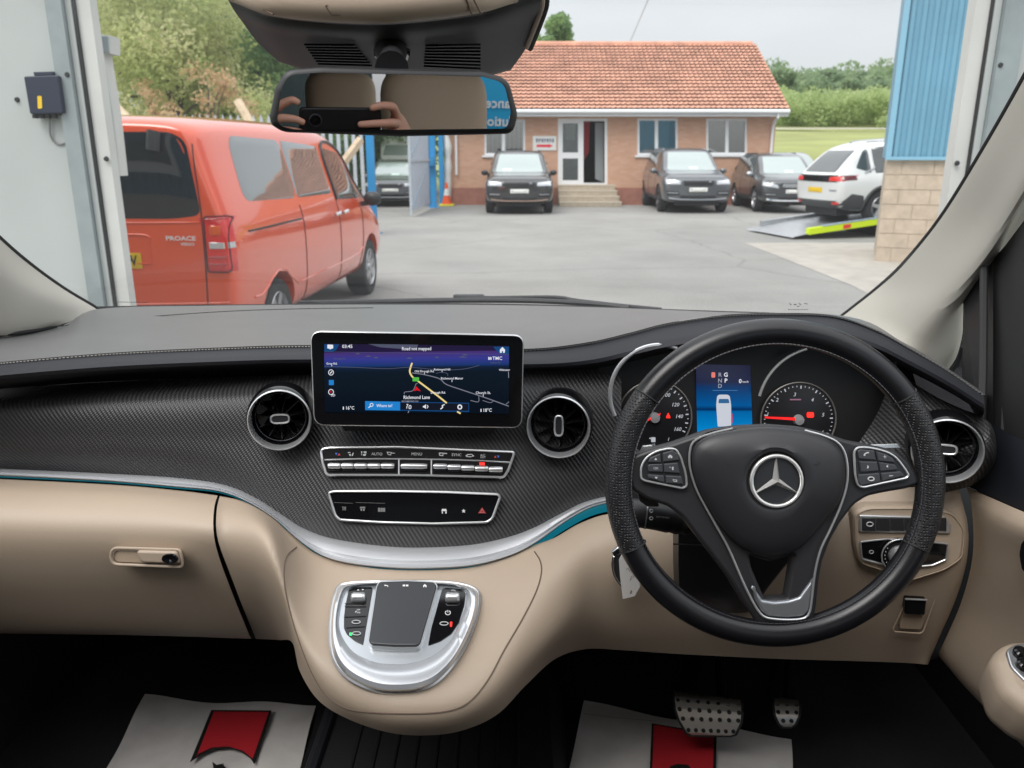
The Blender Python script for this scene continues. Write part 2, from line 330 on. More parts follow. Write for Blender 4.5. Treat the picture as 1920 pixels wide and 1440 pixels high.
def brick():
    m=M('brick_wall'); t=m.node_tree; b=t.nodes['Principled BSDF']; c=nd(t,'ShaderNodeTexCoord'); s=nd(t,'ShaderNodeSeparateXYZ'); cb=nd(t,'ShaderNodeCombineXYZ'); t.links.new(c.outputs['Object'],s.inputs[0]); t.links.new(s.outputs[0],cb.inputs[0]); t.links.new(s.outputs[2],cb.inputs[1])
    k=nd(t,'ShaderNodeTexBrick'); t.links.new(cb.outputs[0],k.inputs[0]); k.inputs['Scale'].default_value=1; k.inputs['Brick Width'].default_value=.225; k.inputs['Row Height'].default_value=.075; k.inputs['Mortar Size'].default_value=.006
    k.inputs['Color1'].default_value=(.56,.30,.19,1); k.inputs['Color2'].default_value=(.62,.36,.25,1); k.inputs['Mortar'].default_value=(.45,.36,.28,1); t.links.new(k.outputs[0],b.inputs['Base Color'])
brick()
def foliage(name,a,bb,cc):
    m=bpy.data.materials.new(name); m.use_nodes=True; t=m.node_tree; b=t.nodes['Principled BSDF']; g=nd(t,'ShaderNodeTexCoord'); n=nd(t,'ShaderNodeTexNoise'); n.inputs['Scale'].default_value=.75; n.inputs['Detail'].default_value=6; t.links.new(g.outputs['Object'],n.inputs[0])
    r=nd(t,'ShaderNodeValToRGB'); e=r.color_ramp.elements; e[0].position=.36; e[0].color=(*a,1); e[1].position=.64; e[1].color=(*cc,1); q=e.new(.5); q.color=(*bb,1); t.links.new(n.outputs[0],r.inputs[0]); t.links.new(r.outputs[0],b.inputs['Base Color']); b.inputs['Roughness'].default_value=.6
    tr=nd(t,'ShaderNodeBsdfTranslucent'); t.links.new(r.outputs[0],tr.inputs[0]); mx=nd(t,'ShaderNodeMixShader'); mx.inputs[0].default_value=.58; t.links.new(b.outputs[0],mx.inputs[1]); t.links.new(tr.outputs[0],mx.inputs[2]); t.links.new(mx.outputs[0],t.nodes['Material Output'].inputs[0]); MATS[name]=m
foliage('leaf_willow',(.34,.42,.14),(.52,.56,.24),(.72,.70,.42)); foliage('leaf_green',(.14,.26,.10),(.24,.38,.15),(.36,.50,.20)); foliage('leaf_far',(.22,.31,.19),(.29,.39,.22),(.36,.46,.26))  # leaf_far is paled to put distance haze into the leaf colour
foliage('hedge_leaf',(.34,.44,.18),(.44,.54,.24),(.52,.60,.30)); foliage('leaf_copper',(.42,.34,.14),(.58,.40,.22),(.68,.50,.32))
glassmat('windscreen_glass',(.99,1,.995),.005,.02); glassmat('clear_glass',(.75,.8,.8),.06)
mat('mirror_glass',(.80,.81,.84),.0,metal=1)
# ---------------------------------------------------------------- ground, terrain
def hgt(x,y):
    pts=[(-20,0),(40,0),(52,1.9),(90,4.3),(130,7),(300,15),(700,24)]
    for (a,h0),(b,h1) in zip(pts,pts[1:]):
        if y<=b: return h0+(h1-h0)*max(0,(y-a))/(b-a)
    return 24
ys=[-20,-10,0,10,20,30,38,40,44,48,52,60,70,80,90,100,115,130,160,200,300,450,700]; xs=list(range(-400,401,20))
v,f=grid([[(x,y,hgt(x,y)-.012+(0 if y<41 else .25*math.sin(x*.13+y*.21))) for x in xs] for y in ys])
setp(mk('ground',v,f,M('grass_yellow')),'green and yellow meadow rising beyond the car park','meadow',kind='structure')
v,f=grid([[(x,y,0) for x in range(-30,41,5)] for y in (3.9,8,12,16,20,25,30,36,40)])
setp(mk('yard',v,f,M('asphalt')),'worn grey asphalt yard in front of the brick office',kind='structure')
q=[G(1395,455,.004),G(1640,455,.004),G(2300,460,.004),G(2300,900,.004),G(1900,700,.004),G(1600,536,.004)]
setp(mk('concrete_pad',q,[tuple(range(6))],M('concrete'),smooth=False),'pale concrete apron beside the blue clad wall',kind='structure')
v,f=boxv((-7,-7,-.06),(7,3.9,.002)); setp(mk('garage_floor',v,f,M('floor_concrete'),smooth=False),'grey workshop floor under the van',kind='structure')
pth=[[ (x,y,hgt(x,y)+.2) for x in range(10,80,5)] for y in (84,87)]
v,f=grid(pth); setp(mk('path',v,f,M('concrete')),'thin grey track across the meadow',kind='structure')
# ---------------------------------------------------------------- garage doorway
DY=3.5
def wallbox(n,x0,x1,y0,y1,z0,z1,m,par=None,bev=0): return box(n,(x0,y0,z0),(x1,y1,z1),m,par,bev=bev)
gl=empty('garage_wall','white insulated wall with a grey steel door guide left of the van','wall',(-3,DY,0))
for i in range(4): wallbox('wall_panel',-1.834-1.0*(i+1)+.004,-1.834-1.0*i,DY-.04,DY+.3,0,4.6,M('white_panel'),gl)
wallbox('door_guide',-1.832,-1.768,DY-.075,DY+.02,0,4.6,M('steel'),gl); wallbox('guide_lip',-1.766,-1.742,DY-.05,DY+.05,0,4.6,M('white_panel'),gl); wallbox('rubber_seal',-1.7415,-1.732,DY-.045,DY+.06,0,4.6,M('rubber'),gl)
wallbox('jamb',-1.731,-1.676,DY-.03,DY+.03,0,4.6,M('jamb_white'),gl)
rows=[];prof=[];u=0
while u<8:
    for a,n in ((0,0),(.055,0),(.08,.035),(.13,.035),(.155,0)): prof.append((-1.9-u-a,n))
    u+=.1551
v,f=grid([[(x,DY+.36+n,z) for x,n in prof] for z in (1.3,5.2)]); mk('cladding',v,f,mat('facade_teal',(.03,.16,.24),.5),gl,smooth=False)
box('blockwork',(-9.9,DY+.30,0),(-1.9,DY+.37,1.3),M('block'),gl)
for x in (-4.3,-7.2):
    wn=box('window_frame',(x,DY+.37,1.5),(x+1.2,DY+.47,3.0),M('upvc'),gl); box('pane',(x+.1,DY+.471,1.6),(x+1.1,DY+.475,2.4),M('car_glass'),wn); box('pane',(x+.1,DY+.471,2.5),(x+1.1,DY+.475,2.9),M('car_glass'),wn)
gr=empty('garage_wall','white wall and steel door guide behind the pillar on the right','wall',(3,DY,0))
wallbox('jamb',1.842,1.900,DY-.03,DY+.03,0,4.6,M('jamb_white'),gr); wallbox('rubber_seal',1.901,1.908,DY-.045,DY+.06,0,4.6,M('rubber'),gr); wallbox('guide_lip',1.909,1.936,DY-.05,DY+.05,0,4.6,M('white_panel'),gr)
wallbox('door_guide',1.938,2.028,DY-.075,DY+.02,0,4.6,M('steel'),gr)
for i in range(3): wallbox('wall_panel',2.030+1.0*i,2.030+1.0*(i+1)-.004,DY-.04,DY+.3,0,4.6,M('white_panel'),gr)
for px,py,p in ((126,140,gl),(112,212,gl),(199,298,gl),(1876,122,gr),(1795,306,gr),(32,187,gl)):
    fr=Fr((0,DY-.075 if px not in(32,199,1795) else DY-.042,0),(0,-1,0)); c=fr.uv(px,py); f2=Fr(fr.at(c[0],c[1]),(0,-1,0)); lathe('bolt',[(.0001,.006),(.008,.006),(.010,.001),(.011,-.002)],f2,M('black_plastic'),p,14)
fb=Fr((0,DY-.10,0),(0,-1,0),1.0)
cb=empty('control_box','dark blue control box with a yellow sticker on the white garage wall','control box',fb.hit(80,215))
plate('casing',[(44,143),(108,141),(118,212),(56,214)],fb,.06,mat('box_navy',(.012,.02,.045),.45),cb,bev=.004,rnd=4)
plate('lid',[(62,135),(98,134),(99,141),(64,142)],fb,.05,M('box_navy'),cb,off=-.005,bev=.002)
plate('sticker',[(70,180),(78,180),(79,203),(71,204)],fb,.001,M('plate_yellow'),cb,off=.002,rnd=2)
for k in range(4): x=66+k*12; tube('cable_gland',[fb.hit(x,213,-.03),fb.hit(x+1,222,-.03)],.012,M('black_plastic'),cb)
tube('cable',cr([fb.hit(93,222,-.04),fb.hit(95,255,-.05),fb.hit(108,270,-.055),fb.hit(125,267,-.055),fb.hit(133,254,-.05)],16),.004,M('grey_ink'),cb)
dp=empty('downpipe','white gutter hopper and pipe outside the doorway beside the trees','gutter',(-1.95,4.3,0))
f4=Fr((0,4.3,0),(0,-1,0)); plate('hopper',[(150,62),(205,66),(206,100),(150,98)],f4,.12,M('jamb_white'),dp,bev=.01); plate('pipe',[(150,98),(193,98),(212,215),(225,330),(150,330)],f4,.1,M('jamb_white'),dp,off=-.01,bev=.01)
# ---------------------------------------------------------------- blue clad building with block base
P0=G(1640,490); P1=Vector((P0.x+2.6,P0.y-1.1,0)); dW=(P1-P0).normalized(); nW=Vector((dW.y,-dW.x,0)); 
if nW.y>0: nW=-nW
ws=empty('workshop','workshop corner with blue corrugated cladding over buff blockwork','building',P0)
def wp(u,z,n=0): return P0+dW*u+Vector((0,0,z))+nW*n
rows=[]; prof=[]
u=0
while u<3.6:
    for a,n in ((0,0),(.055,0),(.08,.035),(.13,.035),(.155,0)): prof.append((u+a,n))
    u+=.1551
for z in (1.62,7): rows.append([wp(a,z,n+.03) for a,n in prof])
v,f=grid(rows); mk('cladding',v,f,M('cladding_blue'),ws,smooth=False)
v=[wp(0,1.6,.0),wp(3.6,1.6,0),wp(3.6,7,0),wp(0,7,0),wp(0,1.6,-4),wp(0,7,-4)]; mk('wall',v,[(0,1,2,3),(0,3,5,4)],M('cladding_blue'),ws,smooth=False)
v=[wp(-.03,1.58,.075),wp(.05,1.58,.075),wp(.05,7,.075),wp(-.03,7,.075),wp(-.03,1.58,-.1),wp(-.03,7,-.1)]; mk('corner_flashing',v,[(0,1,2,3),(0,3,5,4)],mat('flash_blue',(.22,.45,.60),.4),ws,smooth=False)
v=[wp(-.03,1.57,.08),wp(3.6,1.57,.08),wp(3.6,1.62,.08),wp(-.03,1.62,.08),wp(3.6,1.57,-.05),wp(-.03,1.57,-.05)]; mk('drip_flashing',v,[(0,1,2,3),(0,1,4,5)],M('flash_blue'),ws,smooth=False)
v=[wp(0.01,0,-.012),wp(3.6,0,-.012),wp(3.6,1.6,-.012),wp(0.01,1.6,-.012),wp(0.01,0,-2),wp(0.01,1.6,-2)]; mk('mortar_bed',v,[(0,1,2,3),(0,3,5,4)],M('mortar'),ws,smooth=False)
for r in range(7):
    z0=.004+r*.225; off=0 if r%2 else -.22
    u=off
    while u<3.5:
        a=max(u,0); b=u+.436
        if b-a>.05:
            jx=random.uniform(-.001,.001); v=[]
            for zz in (z0,z0+.216):
                for uu,nn in ((a,-.05),(b,-.05),(b,jx),(a,jx)): v.append(wp(uu,zz,nn))
            mk('block',v,[(0,1,2,3),(4,7,6,5),(0,4,5,1),(1,5,6,2),(2,6,7,3),(3,7,4,0)],M('block'),ws,smooth=False)
        u+=.446
# ---------------------------------------------------------------- brick office
YF=G(1200,384).y; of=Fr((0,YF,0),(0,-1,0))
ob=empty('brick_office','low red brick office with a terracotta tiled roof and white gutter','building',(4,YF,0))
xl=of.uv(841,300)[0]; xr=of.uv(1449,300)[0]; ze=of.uv(1200,216)[1]
wins=[[(908,224),(985,224),(985,291),(908,291)],[(1195,222),(1271,222),(1271,291),(1195,291)],[(1324,222),(1401,222),(1401,290),(1324,290)]]
door=[(1046,222),(1139,222),(1139,346),(1046,346)]
wall=[(xl,0),(xr,0),(xr,ze),(xl,ze)]
me=curve_mesh([wall]+[[of.uv(*p) for p in w_] for w_ in wins+[door]],.12,0); me.transform(fmat(of,-.12)); link('brick_wall',me,M('brick_wall'),ob,smooth=False)
mk('side_wall',[(xr,YF,0),(xr,YF+8,0),(xr,YF+8,ze),(xr,YF+4,5.6),(xr,YF,ze)],[(0,1,2,3,4)],M('brick_wall'),ob,smooth=False)
zp=of.uv(1200,352)[1]
box('plinth',(xl,YF-.03,0),(xr,YF-.002,zp),mat('plinth_red',(.34,.15,.11),.9,noise=(5,.15)),ob)
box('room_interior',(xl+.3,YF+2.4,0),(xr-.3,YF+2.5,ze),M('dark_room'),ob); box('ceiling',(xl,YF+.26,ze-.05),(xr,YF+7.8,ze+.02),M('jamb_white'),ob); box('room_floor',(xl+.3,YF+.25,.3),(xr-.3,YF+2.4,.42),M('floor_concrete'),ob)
EY=YF-.45; zg=U(1200,208,EY).z; RY=YF+4.1; xre=U(1479,208,EY).x; zr=U(1200,83,RY).z; xle=U(800,208,EY).x
nc=20; v=[];f=[]; cols=int((xre-xle)/.17)
for k in range(nc):
    t0=k/nc; t1=(k+1.12)/nc
    for t,lift in ((t0,.055),(t1,.0)):
        y=EY+(RY-EY)*t; z=zg+.05+(zr-zg-.05)*t
        for c in range(cols*4+1):
            a=c/4*2*math.pi; v.append((xle+(xre-xle)*c/(cols*4),y-lift*.5,z+lift+.016*math.cos(a)+.008*math.cos(2*a)+random.uniform(-.003,.003)))
    b=k*2*(cols*4+1)
    for c in range(cols*4): f.append((b+c,b+c+1,b+cols*4+1+c+1,b+cols*4+1+c))
    if k>0:
        pass
rt=mk('roof_tiles',v,f,mat('terracotta',(.60,.31,.215),.8,noise=(2.0,.22)),ob); rt['kind']='stuff'
mk('roof_deck',[(xle,EY,zg),(xre-.02,EY,zg),(xre-.02,RY,zr-.05),(xle,RY,zr-.05),(xle,RY+4.5,zg),(xre-.02,RY+4.5,zg)],[(0,1,2,3),(3,2,5,4)],mat('deck_red',(.30,.13,.08),.9),ob,smooth=False)
for k in range(int((xre-xle)/.45)): 
    x=xle+k*.45; tube('ridge_tile',[(x,RY,zr+.0),(x+.46,RY,zr+.0)],.11,M('terracotta'),ob,seg=10)
tube('verge',[(xre,EY,zg+.03),(xre,RY,zr-.01)],.05,M('deck_red'),ob,seg=6)
box('fascia',(xle,EY-.02,zg-.17),(xre,EY+.03,zg+.0),M('upvc'),ob); 
tube('gutter',[(xle,EY-.08,zg-.02),(xre,EY-.08,zg-.02)],.07,M('upvc'),ob,seg=10)
box('soffit',(xle,EY+.031,zg-.16),(xre,YF+.0,zg-.13),M('upvc'),ob)
xx=of.uv(1443,300)[0]; tube('downpipe',cr([(xx,EY-.06,zg-.05),(xx,EY-.06,zg-.2),(xx,YF-.08,zg-.45),(xx,YF-.08,1.5),(xx,YF-.08,.1)],20),.045,M('upvc'),ob)
xx=of.uv(856,300)[0]; tube('downpipe',[(xx,YF-.08,zg-.3),(xx,YF-.08,1.0)],.04,M('upvc'),ob)
def inset(r,d):
    (x0,y0),(x1,_),(_,y1),_2=r; return [(x0+d,y0+d),(x1-d,y0+d),(x1-d,y1-d),(x0+d,y1-d)]
for i,w_ in enumerate(wins):
    wf=plate('window',[w_,inset(w_,4)],of,.10,M('upvc'),ob,off=-.03)
    xm=w_[0][0]+(33 if i!=2 else 36); plate('mullion',[(xm,w_[0][1]+4),(xm+6,w_[0][1]+4),(xm+6,w_[2][1]-4),(xm,w_[2][1]-4)],of,.08,M('upvc'),wf,off=-.035)
    plate('pane',inset(w_,4),of,.01,M('office_glass') if 'office_glass' in MATS else glassmat('office_glass',(.7,.75,.75),.32),wf,off=-.08)
    plate('sill',[(w_[0][0]-4,w_[2][1]),(w_[1][0]+4,w_[2][1]),(w_[1][0]+4,w_[2][1]+4),(w_[0][0]-4,w_[2][1]+4)],of,.14,M('upvc'),wf,off=.06)
    if i==0:
        for k in range(9): x=913+k*8; plate('blind_slat',[(x,229),(x+6,229),(x+6,286),(x,286)],of,.01,M('blind'),wf,off=-.2)
    else:
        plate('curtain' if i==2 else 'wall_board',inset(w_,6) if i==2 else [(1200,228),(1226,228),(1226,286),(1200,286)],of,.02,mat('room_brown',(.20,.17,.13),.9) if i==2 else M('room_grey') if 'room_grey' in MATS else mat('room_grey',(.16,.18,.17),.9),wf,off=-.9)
df=plate('door_frame',[door,[(1051,227),(1134,227),(1134,343),(1051,343)]],of,.10,M('upvc'),ob,off=-.02)
plate('leaf_frame',[[(1051,227),(1094,227),(1094,343),(1051,343)],[(1055,231),(1084,231),(1084,286),(1055,286)],[(1055,297),(1084,297),(1084,338),(1055,338)]],of,.06,M('upvc'),df,off=-.04)
plate('pane',[(1055,231),(1084,231),(1084,338),(1055,338)],of,.01,M('office_glass'),df,off=-.07)
plate('poster_board',[(1060,233),(1079,233),(1078,262),(1061,262)],of,.01,mat('poster',(.45,.5,.42),.7),df,off=-.09); plate('red_display',[(1094,228),(1106,228),(1104,285),(1096,300)],of,.02,mat('red_cloth',(.45,.02,.03),.7),df,off=-.7); plate('inner_door',[(1116,230),(1132,230),(1132,343),(1116,335)],of,.04,mat('door_grey',(.30,.32,.33),.6),df,off=-.4)
sb=empty('wall_sign','small white sign with red arrow strip beside the office door','sign',of.hit(1020,282,.03))
plate('board',[(999,255),(1043,255),(1043,282),(999,282)],of,.02,M('plate_white'),sb,off=.03)
for k,xx in enumerate((1005,1010,1015,1020,1025,1030,1035)): plate('lettering',[(xx,260),(xx+3.4,260),(xx+3.2-(k%2),267),(xx+.4,267)],of,.002,mat('navy_ink',(.06,.08,.16),.6),sb,off=.032)
plate('arrow',[(1006,271),(1028,271),(1028,269.5),(1037,273.5),(1028,277.5),(1028,276),(1006,276)],of,.002,mat('arrow_red',(.75,.03,.05),.6),sb,off=.032)
st=empty('steps','four shallow concrete steps up to the office door','steps',(of.uv(1097,380)[0],YF-1,0))
x0,x1=of.uv(1045,380)[0],of.uv(1150,380)[0]; zt=of.uv(1090,346)[1]
for k in range(4): z1=zt*(1-k/4); box('step',(x0-.0,YF-.03-.3*(k+1),0),(x1+.04*k,YF-.035-.3*k,z1),M('step_conc'),st,bev=.015); box('nosing',(x0-.01,YF-.04-.3*(k+1),z1-.03),(x1+.04*k+.01,YF-.02-.3*(k+1)+.03,z1+.006),mat('nosing',(.6,.52,.42),.8),st)
# ---------------------------------------------------------------- vehicles
def body_mesh(st,arches,flip=1,lev=2):
    rows=[]
    for (x,zl,zb,zt,wl,wm,wb,wt) in st:
        zm=(zl+zb)/2; hp=[(0,zl),(wl*.8,zl),(wl,zl+.07),(wm,zm),(wm*.997,zb-.12),(wb,zb),(wt+(wb-wt)*.12,zb+(zt-zb)*.70),(wt,zb+(zt-zb)*.90),(wt*.80,zt),(0,zt+.01)]
        rows.append([(x,y,z) for y,z in hp]+[(x,-y,z) for y,z in reversed(hp[1:-1])])
    n=len(rows[0]); v,f=grid(rows,closed_u=True)
    for e,rw in ((0,rows[0]),(len(rows)-1,rows[-1])):
        b=e*n; h=n//2
        for k in range(h): 
            a,c=b+k,b+k+1; d,g=b+(n-k)%n,b+(n-k-1)%n
            if k==0: f.append((a,c,g)) 
            elif k==h-1: f.append((a,c,d))
            else: f.append((a,c,g,d))
    me=recalc(mesh(v,f)); o=bpy.data.objects.new('tmp',me); sc.collection.objects.link(o); s=o.modifiers.new('s','SUBSURF'); s.levels=lev; cuts=[]
    for (ax,az,ar) in arches:
        bm=bmesh.new(); bmesh.ops.create_cone(bm,cap_ends=True,segments=36,radius1=ar,radius2=ar,depth=3,matrix=Matrix.Translation((ax,0,az))@Matrix.Rotation(math.pi/2,4,'X')); 
        cm=bpy.data.meshes.new('c'); bm.to_mesh(cm); bm.free(); co=bpy.data.objects.new('c',cm); sc.collection.objects.link(co); b=o.modifiers.new('b','BOOLEAN'); b.object=co; b.operation='DIFFERENCE'; b.solver='EXACT'; cuts.append(co)
    dg=bpy.context.evaluated_depsgraph_get(); me2=bpy.data.meshes.new_from_object(o.evaluated_get(dg)); bpy.data.objects.remove(o)
    for c in cuts: bpy.data.objects.remove(c)
    return me2
class Veh:
    def __init__(s,name,label,cat,loc,rotz,st,arches,paint,wheel_r,wx,track,group=None,tilt=0,rim='rim_silver',spokes=5):
        s.t=empty(name,label,cat,loc,rotz,group); s.t.rotation_euler=(0,-tilt,rotz)
        me=body_mesh(st,arches); bm=bmesh.new(); bm.from_mesh(me); s.bvh=BVHTree.FromBMesh(bm); bm.free(); link('body',me,paint,s.t,True)
        zb=min(q[1] for q in st); x0,x1=st[0][0],st[-1][0]; wmin=min(q[4] for q in st)
        box('underbody',(x0+.15,-wmin*.78,zb-.04),(x1-.15,wmin*.78,zb+.45),M('rubber'),s.t,True)
        for x in wx:
            for sd_ in (-1,1): s.wheel(x,sd_*track,wheel_r,sd_,rim,spokes)
    def wheel(s,x,y,r,side,rim,ns):
        fr=Fr((x,y,r),(0,side,0)); wh=lathe('wheel',[(r*.64,-.02),(r*.66,.0),(r*.80,.012),(r*.95,.0),(r,-.03),(r,-.2),(r*.9,-.235),(r*.6,-.235),(r*.6,-.05),(r*.64,-.02)],fr,M('tyre'),s.t,36,local=True)
        lathe('rim',[(r*.66,-.005),(r*.635,.004),(r*.61,-.012),(r*.59,-.09),(r*.3,-.11),(.0001,-.11)],fr,M(rim) if rim=='rim_dark' else M('rim_silver'),wh,32,local=True)
        for k in range(ns):
            a=2*math.pi*k/ns+.3; c,sn=math.cos(a),math.sin(a); v=[]
            for rr,hw,o in ((r*.06,.045,-.02),(r*.62,.028,-.006)):
                for sg in (-1,1):
                    for oo in (o,o-.05): v.append(fr.at(rr*c-sg*hw*sn,rr*sn+sg*hw*c,oo))
            mk('spoke',v,[(0,2,6,4),(1,5,7,3),(0,4,5,1),(2,3,7,6),(4,6,7,5),(0,1,3,2)],M(rim),wh,local=True,smooth=False)
        lathe('hub_cap',[(.0001,.0),(.04,-.002),(.05,-.03)],fr,M(rim),wh,16,local=True)
    AX={'x+':(Vector((1,0,0)),1,2),'x-':(Vector((-1,0,0)),1,2),'y+':(Vector((0,1,0)),0,2),'y-':(Vector((0,-1,0)),0,2),'z+':(Vector((0,0,1)),0,1)}
    def proj(s,ax,a,b,off=.005):
        n,i,j=s.AX[ax]; o=Vector((0,0,0)); o[i]=a; o[j]=b; o=o+n*6
        h=s.bvh.ray_cast(o,-n)
        if h[0] is None: 
            h=s.bvh.find_nearest(o-n*4); return h[0]+n*off
        nn=h[1]; nn=nn if nn.dot(n)>0 else -nn
        return h[0]+nn*off
    def decal(s,name,ax,poly,m,off=.005,rnd=0,parent=None,rings=6,thick=.0,dens=.06):
        if rnd: poly=roundpoly(poly,rnd)
        P=[]; n=len(poly)
        for i in range(n):
            a=Vector(poly[i]); b=Vector(poly[(i+1)%n]); k=max(1,int((b-a).length/dens))
            for q in range(k): P.append(a+(b-a)*q/k)
        c=sum(P,Vector((0,0)))/len(P); v=[s.proj(ax,c.x,c.y,off)]; f=[]; n=len(P)
        for r in range(1,rings+1):
            for p in P: q=c+(p-c)*r/rings; v.append(s.proj(ax,q.x,q.y,off if r<rings else off*.3))
        for k in range(n): f.append((0,1+k,1+(k+1)%n))
        for r in range(rings-1):
            for k in range(n): a=1+r*n; f.append((a+k,a+n+k,a+n+(k+1)%n,a+(k+1)%n))
        return mk(name,v,f,m,parent or s.t,True)
    def line(s,name,ax,pts,r,m,off=.002,closed=False,parent=None,n=24):
        P=[s.proj(ax,p[0],p[1],off) for p in cr([(*p,0) for p in pts],n,closed)] if len(pts)>2 else [s.proj(ax,pts[0][0]+(pts[1][0]-pts[0][0])*k/8,pts[0][1]+(pts[1][1]-pts[0][1])*k/8,off) for k in range(9)]
        return tube(name,P,r,m,parent or s.t,closed,6,True)
    def mirror(s,x,y,z,m,arm=True):
        for sg in (-1,1):
            bm=bmesh.new(); bmesh.ops.create_icosphere(bm,subdivisions=2,radius=1); 
            for q in bm.verts: q.co=Vector((x+q.co.x*.07,sg*(y+.08+q.co.y*.11),z+q.co.z*.085))
            me=bpy.data.meshes.new('m'); bm.to_mesh(me); bm.free(); mo=link('mirror',me,m,s.t,True); box('mirror_arm',(x-.03,min(sg*(y-.12),sg*(y+.02)),z-.08),(x+.03,max(sg*(y-.12),sg*(y+.02)),z-.03),M('black_plastic'),mo,True)
def suv(name,label,loc,rotz,paint,L=4.85,H=1.80,W=1.98,group=None,style=0,tilt=0,rim='rim_dark',z=0,cat='car'):
    h=L/2; k=H/1.8; wd=W/2
    st=[(-h,.50,1.0*k,1.22*k,.80*wd,.84*wd,.82*wd,.62*wd),(-h+.07,.38,1.08*k,1.50*k,.90*wd,.95*wd,.90*wd,.68*wd),(-h+.35,.30,1.10*k,1.73*k,.95*wd,.985*wd,.95*wd,.73*wd),(-h+.9,.27,1.09*k,1.775*k,.97*wd,wd,.96*wd,.76*wd),(-.5,.27,1.06*k,1.79*k,.97*wd,wd*.995,.955*wd,.77*wd),(.15,.27,1.05*k,1.775*k,.97*wd,wd*.995,.95*wd,.75*wd),(.55,.27,1.05*k,1.66*k,.97*wd,.995*wd,.95*wd,.74*wd),(1.05,.27,1.05*k,1.33*k,.97*wd,wd,.95*wd,.78*wd),(1.3,.27,1.03*k,1.14*k,.97*wd,wd,.95*wd,.80*wd),(h-.5,.27,1.0*k,1.085*k,.96*wd,wd*.99,.93*wd,.78*wd),(h-.15,.30,.93*k,1.02*k,.92*wd,.96*wd,.90*wd,.72*wd),(h,.42,.78*k,.86*k,.80*wd,.86*wd,.82*wd,.64*wd)]
    if style==3: st[0:4]=[(-h,.50,.98*k,1.10*k,.80*wd,.84*wd,.82*wd,.66*wd),(-h+.10,.38,1.06*k,1.17*k,.90*wd,.95*wd,.90*wd,.72*wd),(-h+.42,.30,1.10*k,1.50*k,.95*wd,.985*wd,.94*wd,.72*wd),(-h+.72,.27,1.10*k,1.70*k,.97*wd,wd,.95*wd,.73*wd),(-h+1.2,.27,1.08*k,1.775*k,.97*wd,wd,.96*wd,.75*wd)]
    wx=(-h+.98,h-.95); wr=.375*k
    V=Veh(name,label,cat,(loc[0],loc[1],z),rotz,st,[(x,wr,wr+.055) for x in wx],paint,wr,wx,wd-.03,group,tilt,rim,5)
    g=M('car_glass'); b=1.10*k; tp=1.66*k
    V.decal('windscreen','x+',[(-.70*wd,1.16*k),(.70*wd,1.16*k),(.58*wd,1.66*k),(-.58*wd,1.66*k)],mat('screen_glass',(.30,.36,.35),.05,spec=1,coat=.6),rnd=.05)
    V.decal('rear_window','x-',[(-.62*wd,1.17*k),(.62*wd,1.17*k),(.52*wd,1.60*k),(-.52*wd,1.60*k)],g,rnd=.06)
    for ax in ('y+','y-'):
        V.decal('side_window',ax,[(-.42,b),(.98,b+.01),(.42,tp-.02),(-.42,tp)],g,rnd=.04); V.decal('side_window',ax,[(-1.42,b+.01),(-.5,b),(-.5,tp),(-1.42,tp-.02)],g,rnd=.04); V.decal('quarter_window',ax,[(-h+.42,b+.13),(-1.5,b+.02),(-1.5,tp-.03),(-h+.62,tp-.08)],g,rnd=.04)
        V.line('door_seam',ax,[(.98,b),(.95,.8),(.90,.40)],.004,M('rubber')); V.line('door_seam',ax,[(-.46,b),(-.46,.7),(-.46,.40)],.004,M('rubber'))
        V.decal('sill_cladding',ax,[(wx[0]+wr+.04,.32),(wx[1]-wr-.04,.32),(wx[1]-wr-.06,.46),(wx[0]+wr+.06,.46)],M('lower_plastic'),.008)
        V.line('door_handle',ax,[(.02,.93*k),(-.16,.935*k)],.014,paint,.02); V.line('door_handle',ax,[(-1.05,.94*k),(-1.23,.945*k)],.014,paint,.02)
        V.line('roof_rail',ax,[(.2,1.755*k),(-h+.5,1.735*k)],.015,M('rim_silver') if style in(1,3) else M('black_plastic'),.02)
    V.mirror(.86,wd*.95,1.13*k,M('black_plastic') if style==0 else M('rim_silver') if style==2 else paint)
    s=style
    if s in (0,1,2):
        lp=M('lamp_clear')
        for sg in (-1,1):
            if s==2: V.decal('headlight','x+',[(sg*.93*wd,.82*k),(sg*.48*wd,.74*k),(sg*.52*wd,.84*k),(sg*.90*wd,.93*k)],lp,.01,rnd=.02)
            else: V.decal('headlight','x+',[(sg*.90*wd,.80*k),(sg*.50*wd,.79*k),(sg*.50*wd,.89*k),(sg*.90*wd,.93*k)],lp,.01,rnd=.02)
            V.decal('air_intake','x+',[(sg*.86*wd,.50*k),(sg*.52*wd,.50*k),(sg*.54*wd,.60*k),(sg*.88*wd,.63*k)],M('black_plastic'),.006,rnd=.02)
            V.line('trim_blade','x+',[(sg*.84*wd,.57*k),(sg*.56*wd,.56*k)],.012,M('rim_silver'),.012)
        V.decal('grille','x+',[(-.40*wd,.76*k),(.40*wd,.76*k),(.44*wd,.90*k),(-.44*wd,.90*k)],M('black_plastic'),.010,rnd=.02)
        for q in range(3): V.line('grille_bar','x+',[(-.38*wd,(.785+.035*q)*k),(.38*wd,(.785+.035*q)*k)],.006,M('rim_dark') if s<2 else M('chrome'),.014)
        V.decal('bumper_grille','x+',[(-.55*wd,.38*k),(.55*wd,.38*k),(.50*wd,.50*k),(-.50*wd,.50*k)],M('black_plastic'),.006,rnd=.03)
        V.line('bumper_strip','x+',[(-.80*wd,.43*k),(-.5*wd,.40*k),(0,.395*k),(.5*wd,.40*k),(.80*wd,.43*k)],.020 if s!=2 else .03,mat('skid_copper',(.35,.25,.2),.4,metal=.5) if s==0 else M('chrome') if s==2 else M('rim_silver'),.015)
